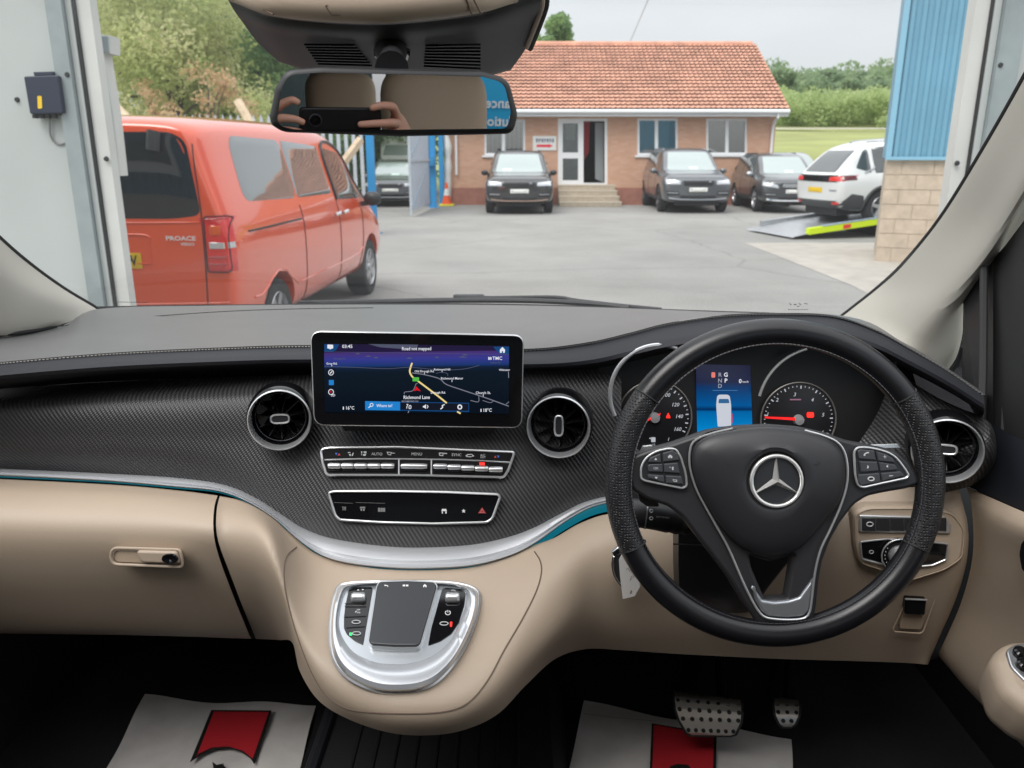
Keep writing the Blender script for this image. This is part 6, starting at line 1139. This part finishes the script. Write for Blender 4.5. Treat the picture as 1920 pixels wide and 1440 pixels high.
# ---------------------------------------------------------------- windscreen and pillars
def sheet(name,rows,m,nu,nv,par,thick=0):
    return loft(name,rows,m,par,nu,nv)
wsn=empty('windscreen','curved van windscreen with a black lower edge and etched marks','windscreen',(0,1.7,1.3))
topr=[(-500,-260,1.02),(0,-330,1.12),(700,-370,1.18),(1400,-340,1.14),(2300,-260,1.0)]
botr=[(-250,640,1.32),(60,606,1.60),(180,584,1.70),(400,577,1.88),(700,574,1.97),(1000,576,1.95),(1300,586,1.88),(1580,602,1.70),(1720,650,1.50),(2000,700,1.28)]
midr=[(-420,180,1.16),(0,150,1.38),(300,140,1.5),(700,130,1.57),(1000,130,1.56),(1400,140,1.48),(1800,160,1.34),(2200,200,1.15)]
loft('glass',[botr,midr,topr],M('windscreen_glass'),wsn,50,8)
tube('lower_frit',[U(*p) for p in cr([(160,579,1.64),(400,575,1.82),(700,572,1.92),(1000,574,1.90),(1300,585,1.83),(1500,592,1.74),(1585,599,1.66)],60)],.0055,M('rubber'),wsn,flat=.6)
bz=Fr(U(1497,578,1.74),(0,-.9,.35)); 
for k in range(9): strip('etched_mark',[(1478+k*4.2,580.5),(1480.5+k*4.2,580.5)],1.6,bz,M('ink_black'),wsn,0)
for a,b,c,d in ((1480,569,1484,572),(1488,571,1494,571),(1498,568,1502,572),(1508,569,1514,570),(1494,575,1499,574)): strip('etched_mark',[(a,b),(c,d)],1.4,bz,M('ink_black'),wsn,0)
bz2=Fr(U(250,566,1.72),(0,-.9,.35))
for k in range(14): strip('etched_mark',[(221+k*4.1,566+k*.1),(223.6+k*4.1,566.3+k*.1)],1.5,bz2,M('ink_black'),wsn,0)
pl_=empty('windscreen_pillar','light grey windscreen pillar trim in the lower left corner','pillar',U(60,560,1.5))
Lo=[(184,582,1.64),(172,574,1.63),(120,543,1.58),(60,500,1.51),(0,449,1.43),(-80,370,1.34),(-250,170,1.18)]; Lm=[(150,597,1.56),(140,590,1.55),(80,562,1.46),(10,525,1.38),(-50,480,1.32),(-120,400,1.26),(-290,200,1.12)]; Li=[(106,613,1.50),(96,610,1.48),(50,621,1.42),(-6,626,1.37),(-90,600,1.32),(-170,500,1.27),(-340,300,1.14)]
loft('trim',[off(Lo,0,.02),Lo,Lm,Li,off(Li,20,.06)],M('pillar_cloth'),pl_,50,5); tube('rubber_seal',[U(*p) for p in cr(off(Lo,0,.008),40)],.0058,M('rubber'),pl_)
tube('dash_corner_seal',[U(*p) for p in cr([(-60,640,1.34),(0,628,1.38),(50,622,1.42),(105,613,1.5)],20)],.004,M('rubber'),pl_)
pr_=empty('windscreen_pillar','broad light grey windscreen pillar trim sweeping up the right side','pillar',U(1760,520,1.4))
P0_=[(1574,598,1.64),(1600,578,1.62),(1650,538,1.58),(1700,490,1.51),(1770,402,1.42),(1850,272,1.31),(1925,140,1.21),(2010,-20,1.1)]
P1_=[(1630,618,1.52),(1660,600,1.5),(1710,560,1.45),(1760,508,1.40),(1825,420,1.33),(1890,310,1.23),(1950,200,1.15),(2030,50,1.06)]
P2_=[(1690,648,1.43),(1712,632,1.42),(1755,590,1.38),(1800,540,1.33),(1862,452,1.25),(1915,360,1.17),(1970,260,1.1),(2060,110,1.02)]
P2b=[(1735,672,1.42),(1755,650,1.41),(1790,600,1.38),(1818,550,1.35),(1868,470,1.28),(1922,392,1.21),(1985,300,1.13),(2070,160,1.06)]
P3_=[(1772,694,1.44),(1790,668,1.43),(1803,625,1.42),(1813,560,1.40),(1872,487,1.33),(1926,418,1.26),(1995,330,1.18),(2080,200,1.12)]
loft('trim',[off(P0_,0,.02),P0_,P1_,P2_,P2b,P3_,off(P3_,5,.08)],M('pillar_cloth'),pr_,60,5); tube('rubber_seal',[U(*p) for p in cr(off(P0_,0,.008),50)],.0058,M('rubber'),pr_); tube('rubber_seal',[U(*p) for p in cr([(1778,700,1.42),(1796,680,1.41),(1806,650,1.40)],12)],.004,M('rubber'),pr_)
# ---- driver's door
dd_=empty('driver_door','drivers door with black upper lining and beige lower panel','car door',U(1880,1000,1.0))
v=[U(1804,735,1.34),U(1806,560,1.36),U(1815,535,1.35),U(1862,490,1.30),U(1862,800,1.10),U(1835,790,1.2)]; mk('window_frame',v,[(0,1,2,3,4,5)],M('black_plastic'),dd_,smooth=False)
v,f=grid([[U(x,y,Y) for x,y,Y in ((1860,488,1.32),(1885,460,1.27),(1930,400,1.18),(2100,200,1.0))],[U(x,y,Y) for x,y,Y in ((1860,860,1.10),(1885,880,1.05),(1930,900,.98),(2100,980,.8))]]); mk('window_surround',v,f,M('rubber'),dd_)
for x in (1845,1890): tube('weatherstrip',[U(x,500,1.29),U(x-2,700,1.16),U(x-8,850,1.07)],.006,M('rubber'),dd_)
v=[U(1786,702,1.45),U(1806,670,1.45),U(1806,720,1.45)]; mk('quarter_glass',v,[(0,1,2)],M('windscreen_glass'),dd_,smooth=False)
dr=[[(1838,790,1.13),(1870,800,1.08),(1930,830,1.0),(2100,880,.82)],[(1845,860,1.10),(1875,880,1.04),(1930,905,.96),(2100,960,.78)],[(1815,912,1.09),(1860,932,1.03),(1930,962,.94),(2100,1030,.76)]]
loft('upper_lining',dr,mat('navy_black',(.012,.014,.02),.5,bump=(700,.2),bdist=.0003),dd_,30,5)
dl=[[(1812,912,1.10),(1860,934,1.03),(1930,964,.94),(2100,1032,.76)],[(1822,950,1.06),(1865,975,.99),(1930,1000,.91),(2100,1070,.73)],[(1824,1040,1.05),(1866,1050,.99),(1930,1065,.92),(2100,1120,.76)],[(1802,1130,1.06),(1850,1150,1.0),(1930,1180,.92),(2100,1250,.76)],[(1762,1222,1.08),(1820,1285,1.0),(1930,1392,.90),(2100,1560,.74)],[(1764,1226,1.14),(1826,1300,1.06),(1936,1410,.96),(2106,1580,.8)]]
loft('lower_lining',dl,B_,dd_,40,6)
v,f=grid([[U(x,y,Y) for x,y,Y in ((1790,915,1.13),(1830,905,1.15))],[U(x,y,Y) for x,y,Y in ((1812,980,1.12),(1835,980,1.12))],[U(x,y,Y) for x,y,Y in ((1812,1045,1.11),(1835,1045,1.11))],[U(x,y,Y) for x,y,Y in ((1788,1125,1.12),(1812,1130,1.12))],[U(x,y,Y) for x,y,Y in ((1735,1240,1.13),(1770,1232,1.13))]]); mk('door_gap',v,f,M('rubber'),dd_)
hf=Fr(U(1925,1040,.905),(-.75,-.6,.1)); plate('handle_recess',[(1911,1040,6),(1915,1018,6),(1935,1000,6),(1960,1040,6),(1935,1085,6),(1916,1068,6)],hf,.01,GB,dd_,off=.006,rnd=6)
ar=[[(1858,1240,.88),(1862,1222,.88),(1875,1205,.87),(1900,1195,.855),(1960,1192,.82)],[(1856,1245,.86),(1860,1250,.85),(1880,1262,.83),(1915,1280,.80),(1980,1310,.76)],[(1862,1262,.875),(1872,1290,.865),(1895,1330,.85),(1925,1370,.83),(1990,1420,.78)],[(1880,1280,.90),(1890,1310,.90),(1910,1345,.89),(1935,1385,.87),(2000,1440,.82)]]
ap=[(1860,1232,8),(1872,1206,14),(1900,1194,14),(2010,1196,14),(2060,1380,20),(1930,1330,20),(1880,1290,20)]
AF=Fr(U(1900,1245,.83),(0,-.35,1)); arm=plate('armrest',roundpoly(ap,14,8),AF,.07,B_,dd_,off=.0,bev=.018)
plate('switch_plate',roundpoly([(1886,1218),(1905,1206),(1990,1206),(2010,1320),(1935,1290),(1895,1250)],8),AF,.008,M('rim_silver'),arm,off=.003,bev=.002); 
for cx,cy in ((1914,1224),(1920,1246)): ff=Fr(AF.hit(cx,cy,.006),AF.N); lathe('window_switch',[(.009,-.003),(.0085,.003),(.006,.005),(.0001,.004)],ff,GB,arm,24)
# ---------------------------------------------------------------- overhead console and sensor cover
oc_=empty('overhead_console','beige overhead console above the mirror with black sensor cover','overhead console',U(740,30,.85))
def arcrow(pts): return pts
sh=[[(400,-60,.92),(520,-50,.90),(700,-45,.89),(880,-50,.90),(1060,-60,.92)],
[(432,8,.90),(520,35,.86),(700,46,.85),(880,30,.86),(1018,-6,.90)],
[(455,42,.96),(540,70,.92),(720,80,.91),(890,72,.92),(1008,40,.96)],
[(482,78,1.03),(560,102,1.0),(720,112,.99),(890,108,1.0),(985,92,1.03)],
[(520,113,1.10),(580,128,1.08),(720,138,1.07),(890,140,1.08),(960,128,1.10)],
[(524,116,1.14),(584,132,1.12),(720,142,1.11),(890,144,1.12),(958,132,1.14)]]
loft('sensor_cover',sh,mat('cover_black',(.022,.023,.026),.55,bump=(900,.25),bdist=.0004),oc_,50,6)
bg_=[[(380,-120,.88),(520,-110,.82),(700,-105,.80),(880,-110,.82),(1080,-120,.86)],[(425,-30,.86),(520,-15,.80),(700,-10,.78),(880,-20,.80),(985,-45,.86)],[(430,0,.865),(520,26,.81),(700,38,.79),(880,22,.81),(972,0,.865)],[(436,2,.89),(520,32,.85),(700,44,.83),(880,28,.85),(970,4,.89)]]
loft('console_body',bg_,mat('console_beige',(.46,.36,.28),.6,bump=(900,.2),bdist=.0003),oc_,50,6)
tube('cover_edge',[U(*p) for p in cr([(1014,-20,.90),(1016,10,.925),(1005,45,.96),(988,88,1.02)],20)],.003,mat('edge_beige',(.5,.4,.32),.6),oc_); tube('cover_seal',[U(*p) for p in cr([(1022,-20,.91),(1023,10,.935),(1011,47,.97),(994,90,1.03)],20)],.004,M('rubber'),oc_)
ofr=Fr(U(655,18,.788),(0,-.9,-.35)); tube('console_line',[ofr.hit(*p,.002) for p in roundpoly([(610,10),(680,10),(695,28),(622,28)],3)],.0007,M('seam_brown'),oc_,True,5); tube('console_line',[ofr.hit(652,22,.002),ofr.hit(658,19,.002),ofr.hit(666,23,.002)],.0006,M('seam_brown'),oc_,seg=5); strip('console_slot',[(623,8),(656,8)],2,ofr,M('seam_brown'),oc_,.003)
for x0,x1 in ((873,884),(886,902)): tube('console_line',[U(x0,-5,.797),U(x1,26,.808)],.0009,M('seam_brown'),oc_,seg=5)
tube('console_line',[U(455,0,.845),U(512,27,.808)],.0009,M('seam_brown'),oc_,seg=5)
for (A0,B0,A1_,B1_) in (((571,84),(666,85),(596,120),(698,123)),((798,86),(901,84),(795,124),(901,129))):
    for k in range(8):
        t=k/7; x0=A0[0]+(A1_[0]-A0[0])*t; y0=A0[1]+(A1_[1]-A0[1])*t; x1=B0[0]+(B1_[0]-B0[0])*t; y1=B0[1]+(B1_[1]-B0[1])*t; Yk=.915+.10*t
        tube('grille_slat',[U(x0,y0,Yk-.004+.012*abs(x0-720)/150*0),U((x0+x1)/2,(y0+y1)/2,Yk-.008),U(x1,y1,Yk-.004)],.0014,M('gloss_black'),oc_,seg=6)
# ---------------------------------------------------------------- mirror
mo=U(742,190,.80); MN=-ray(592,227).normalized(); MFm=Fr(mo,MN); rm=empty('rear_view_mirror','black framed rear view mirror reflecting headrests and hands','mirror',mo)
mo_=[(505,218,4),(516,165,6),(536,130,18),(603,124.5,4),(903,132,4),(955,147,20),(973,215,10),(964,251,16),(753,256,4),(530,248,20),(508,234,8)]
plate('housing',roundpoly(mo_,8,7),MFm,.028,M('black_plastic'),rm,off=.004,bev=.005); mi=[(520,225,4),(528,165,6),(542,140,16),(603,136,4),(905,144,4),(945,155,16),(958,210,8),(951,241,10),(753,243,4),(552,243,14),(526,236,6)]
plate('mirror_glass',roundpoly(mi,6,6),MFm,.002,M('mirror_glass'),rm,off=.0052)
tube('stem',[U(735,128,.815),U(735,112,.86),U(733,95,.93)],[.016,.013,.018],M('black_plastic'),rm,seg=14); v,f=grid([[U(x,y,Y) for x,y,Y in ((700,92,.925),(715,86,.90),(735,84,.89),(755,86,.90),(770,92,.925))],[U(x,y,Y) for x,y,Y in ((702,106,.93),(716,104,.89),(735,104,.875),(754,104,.89),(768,106,.93))],[U(x,y,Y) for x,y,Y in ((716,122,.95),(722,122,.91),(735,122,.90),(752,122,.91),(760,122,.95))]]); mk('stem_collar',v,f,GB,rm)
# reflected things: helper gives the world point seen in the mirror at a photo pixel, at total path d
def MR(px,py,dist):
    d=ray(px,py).normalized(); h=MFm.hit(px,py,.0052); l=(h-CAMP).length; r_=d-MN*2*d.dot(MN); return h+r_*(dist-l)
def headrest(label,px,py,w_px,dist,grp=None,w=.27,h=.20):
    c=MR(px,py,dist); e=empty('seat' if 0 else ('driver_seat' if dist<2.6 else 'passenger_seat'),label,'seat',(c.x,c.y,FZ)); bm=bmesh.new(); bmesh.ops.create_uvsphere(bm,u_segments=32,v_segments=20,radius=1)
    def sq(a,p): return math.copysign(abs(a)**p,a)
    for q in bm.verts: q.co=Vector((c.x+sq(q.co.x,.55)*w/2,c.y+sq(q.co.y,.7)*.06,c.z+sq(q.co.z,.5)*h/2))
    me=bpy.data.meshes.new('h'); bm.to_mesh(me); bm.free(); link('headrest',me,M('beige_soft'),e)
    for sx in (-.05,.05): tube('headrest_post',[(c.x+sx,c.y,c.z-h/2+.01),(c.x+sx,c.y,c.z-h/2-.08)],.007,CH,e)
    bm=bmesh.new(); bmesh.ops.create_uvsphere(bm,u_segments=32,v_segments=20,radius=1); 
    for q in bm.verts: q.co=Vector((c.x+sq(q.co.x,.45)*.25,c.y-.03-.1*(q.co.z*-1-0)*0+sq(q.co.y,.7)*.09+.0,c.z-h/2-.38+sq(q.co.z,.5)*.33))
    me=bpy.data.meshes.new('b'); bm.to_mesh(me); bm.free(); link('backrest',me,M('beige_soft'),e)
    box('cushion',(c.x-.25,c.y-.10,FZ+.2),(c.x+.25,c.y+.10,FZ+.36),M('beige_soft'),e,bev=.04); return e
headrest('beige driver seat whose headrest fills the right of the mirror',815,212,190,2.15,w=.275,h=.22); headrest('beige rear seat seen small in the mirror behind the phone',640,190,125,3.35,w=.27,h=.22)
# rear cabin shell (seen in the mirror)
rc=empty('rear_cabin','dark rear cabin shell with headliner and tinted windows behind the seats','cabin shell',(0,-2,FZ),kind='structure')
HLY=.16  # front edge of the headliner, cut short to admit daylight to the cabin
mk('headliner',[(-.98,HLY,2.0),(1.1,HLY,2.0),(1.1,-3.3,2.0),(-.98,-3.3,2.0),(-.98,HLY,2.03),(1.1,HLY,2.03),(1.1,-3.3,2.03),(-.98,-3.3,2.03)],[(0,1,2,3),(4,7,6,5),(0,4,5,1)],M('headliner'),rc,smooth=False)
for sx,nm in ((-1.0,0),(1.12,1)):
    if nm==0: mk('side_lining',[(sx,-.9,FZ),(sx,-3.3,FZ),(sx,-3.3,2.0),(sx,-.9,2.0)],[(0,1,2,3)],mat('lining_dark',(.03,.03,.032),.8),rc,smooth=False)
    else:
        mk('side_lining',[(sx,-.9,FZ),(sx,-3.3,FZ),(sx,-3.3,1.35),(sx,-.9,1.35)],[(0,1,2,3)],M('lining_dark') if 'lining_dark' in MATS else mat('lining_dark',(.03,.03,.032),.8),rc,smooth=False)
mk('rear_wall',[(-1.0,-3.3,FZ),(1.12,-3.3,FZ),(1.12,-3.3,1.45),(-1.0,-3.3,1.45)],[(0,1,2,3)],M('lining_dark'),rc,smooth=False); mk('rear_wall',[(-1.0,-3.3,1.80),(1.12,-3.3,1.80),(1.12,-3.3,2.0),(-1.0,-3.3,2.0)],[(0,1,2,3)],M('lining_dark'),rc,smooth=False)
mk('rear_glass',[(-1.0,-3.31,1.45),(1.12,-3.31,1.45),(1.12,-3.31,1.80),(-1.0,-3.31,1.80)],[(0,1,2,3)],glassmat('privacy_glass',(.05,.07,.07),.03),rc,smooth=False)
for px,d_,wd_ in ((596,3.6,.05),(742,2.9,.05)): c=MR(px,150,d_); box('pillar_trim',(c.x-wd_/2,c.y-.03,1.5),(c.x+wd_/2,c.y+.03,2.0),M('pillar_cloth'),rc)
for nm_,vv_ in (('door_lining',[(-.93,1.0,FZ),(-.93,-.9,FZ),(-.93,-.9,1.38),(-.93,1.0,1.38)]),('footwell_side',[(-.93,.98,FZ),(-.93,1.62,FZ),(-.93,1.62,1.2),(-.93,.98,1.2)]),('footwell_side',[(.86,.9,FZ),(.86,1.62,FZ),(.86,1.62,1.1),(.86,.9,1.1)]),('door_lining',[(.66,.72,FZ),(.66,-.9,FZ),(.66,-.9,1.32),(.66,.72,1.32)]),('window_blackout',[(-.93,-.1,1.38),(-.93,-.9,1.38),(-.93,-.9,2.0),(-.93,-.1,2.0)])): mk(nm_,vv_,[(0,1,2,3)],M('carpet') if nm_=='footwell_side' else M('lining_dark'),rc,smooth=False)  # dark sheet over the left door window is added to darken the mirror
# blue banner behind the van, its lettering seen reversed in the mirror
c=MR(930,200,5.2); dv=(c-MR(930,200,5.0)).normalized(); nb=Vector((-dv.x,-dv.y,0)).normalized(); rt_=Vector((0,0,1)).cross(nb).normalized(); 
BF=Fr(c,nb,right=rt_); bn=empty('blue_banner','bright blue banner with white lettering reflected at the right of the mirror','banner',c)
def mruv(px,py):
    d=ray(px,py).normalized(); h=MFm.hit(px,py,.0052); r_=d-MN*2*d.dot(MN); q=h+r_*((BF.O-h).dot(nb)/r_.dot(nb))-BF.O; return q.dot(BF.R),q.dot(BF.U)
e0=mruv(893,150); e1_=mruv(1010,262); u0,u1=e0[0],e1_[0]; v0,v1=min(e0[1],e1_[1]),max(e0[1],e1_[1])
plate('banner_sheet',[(u0,v0-1.0),(u1+(u1-u0)*3,v0-1.0),(u1+(u1-u0)*3,v1+.25),(u0,v1+.25)],BF,.02,mat('banner_blue',(.02,.36,.62),.6),bn,off=0,isuv=True)
hm_=abs(mruv(930,186)[1]-mruv(930,200)[1])
for s3,yy,xc in (('ance',194,933),('lutio',228,936)):
    uu,vv=mruv(xc,yy); text(s3,BF,uu,vv,0,M('plate_white'),bn,.012,isuv=True,hm=hm_*1.35,bold=.02,wide=1.0)
# phone and hands of the photographer (behind the lens, seen only in the mirror)
PHN=FWD.copy(); PHF=Fr(CAMP-FWD*.004,PHN,right=(1,0,0)); ph=empty('phone','black phone held level just behind the mirror view','phone',CAMP)
plate('body',roundpoly([(-.028,-.055),(.128,-.055),(.128,.022),(-.028,.022)],.010),PHF,.009,M('phone_black'),ph,isuv=True,bev=.002,off=-.001)
lathe('lens_ring',[(.0125,-.001),(.0125,.0015),(.0105,.002),(.010,-.0005)],PHF,M('rim_dark'),ph,40); lathe('lens_glass',[(.0098,.0),(.0095,.0004),(.003,.0004)],PHF,GB,ph,40)
def hand(e,fingers,palm,fore):
    me=bpy.data.meshes.new('hand'); v=[];ed=[];rd=[]
    def addp(p,r_): v.append(tuple(p)); rd.append(r_); return len(v)-1
    root=addp(PHF.at(*palm[0]),.026); pv=root
    for p,r_ in palm[1:]: pass
    w0=addp(PHF.at(*fore[0]),.026); ed.append((root,w0)); pw=w0
    for p in fore[1:]: k=addp(PHF.at(*p),.032); ed.append((pw,k)); pw=k
    for fg in fingers:
        prev=root
        for i,(p,r_) in enumerate(fg): k=addp(PHF.at(*p),r_); ed.append((prev,k)); prev=k
    me.from_pydata(v,ed,[]); o=bpy.data.objects.new('hand',me); sc.collection.objects.link(o); s=o.modifiers.new('s','SKIN'); me.skin_vertices[0].data[0].use_root=True
    for i,r_ in enumerate(rd): me.skin_vertices[0].data[i].radius=(r_,r_)
    s2=o.modifiers.new('u','SUBSURF'); s2.levels=2; dg=bpy.context.evaluated_depsgraph_get(); m2=bpy.data.meshes.new_from_object(o.evaluated_get(dg)); bpy.data.objects.remove(o); return link('hand',m2,M('skin'),e)
pe=empty('person','photographer hands holding the phone, reflected in the mirror','person',CAMP-FWD*.1)
# u is to the camera's right; the mirror keeps that side. off>0 is in front of the phone
def fing(pts,r0): return [(p,r0*(1-.12*i)) for i,p in enumerate(pts)]
hand(pe,[fing([(-.075,.000,-.035),(-.058,.028,-.006),(-.042,.040,.006),(-.030,.034,.012)],.0095),fing([(-.078,-.016,-.03),(-.062,.006,.004),(-.040,.008,.016),(-.022,.000,.016)],.0095),fing([(-.076,-.032,-.03),(-.060,-.016,.006),(-.040,-.014,.016),(-.025,-.018,.014)],.009),fing([(-.07,-.046,-.03),(-.055,-.036,.004),(-.038,-.036,.012)],.0082),fing([(-.06,-.060,-.03),(-.04,-.062,-.02),(-.018,-.058,-.018)],.011)],[(-.088,-.03,-.055)],[(-.11,-.08,-.10),(-.16,-.2,-.16)])
hand(pe,[fing([(.168,.000,-.035),(.150,.026,-.004),(.122,.032,.010),(.098,.026,.012)],.010),fing([(.170,-.016,-.03),(.148,-.002,.008),(.110,-.001,.015),(.076,-.004,.012)],.0098),fing([(.166,-.034,-.03),(.145,-.024,.008),(.108,-.022,.015),(.072,-.026,.012)],.0095),fing([(.16,-.05,-.03),(.142,-.046,.006),(.11,-.046,.012)],.0085),fing([(.15,-.065,-.03),(.13,-.066,-.02),(.11,-.06,-.018)],.011)],[(.182,-.03,-.055)],[(.21,-.08,-.10),(.26,-.2,-.16)])
# ---------------------------------------------------------------- wipers outside the glass
wp_=empty('windscreen_wiper','black windscreen wiper arm and blade lying along the glass','wiper',U(1000,565,2.0))
plate_f=Fr(U(1000,565,1.99),(0,-.9,.4)); tube('blade',[U(*p) for p in cr([(560,569,1.93),(700,566,2.0),(850,563,2.02),(1000,564,2.02),(1120,570,2.0),(1180,577,1.97)],30)],.007,M('black_plastic'),wp_)
tube('arm',[U(*p) for p in cr([(850,556,2.03),(920,558,2.03),(1040,557,2.03),(1080,563,2.02),(1160,572,2.0),(1240,580,1.95)],24)],.0045,M('black_plastic'),wp_); box('blade_holder',tuple(U(852,561,2.03)),tuple(U(908,551,2.05)),M('black_plastic'),wp_,bev=.003)
v,f=grid([[U(*p) for p in cr([(150,590,1.75),(400,583,1.95),(700,580,2.03),(1000,582,2.02),(1300,592,1.95),(1600,612,1.75)],30)],[Vector(U(*p))+Vector((0,.12,-.015)) for p in cr([(150,590,1.75),(400,583,1.95),(700,580,2.03),(1000,582,2.02),(1300,592,1.95),(1600,612,1.75)],30)]]); setp(mk('cowl',v,f,M('black_plastic')),'black plastic scuttle panel below the windscreen','scuttle panel')
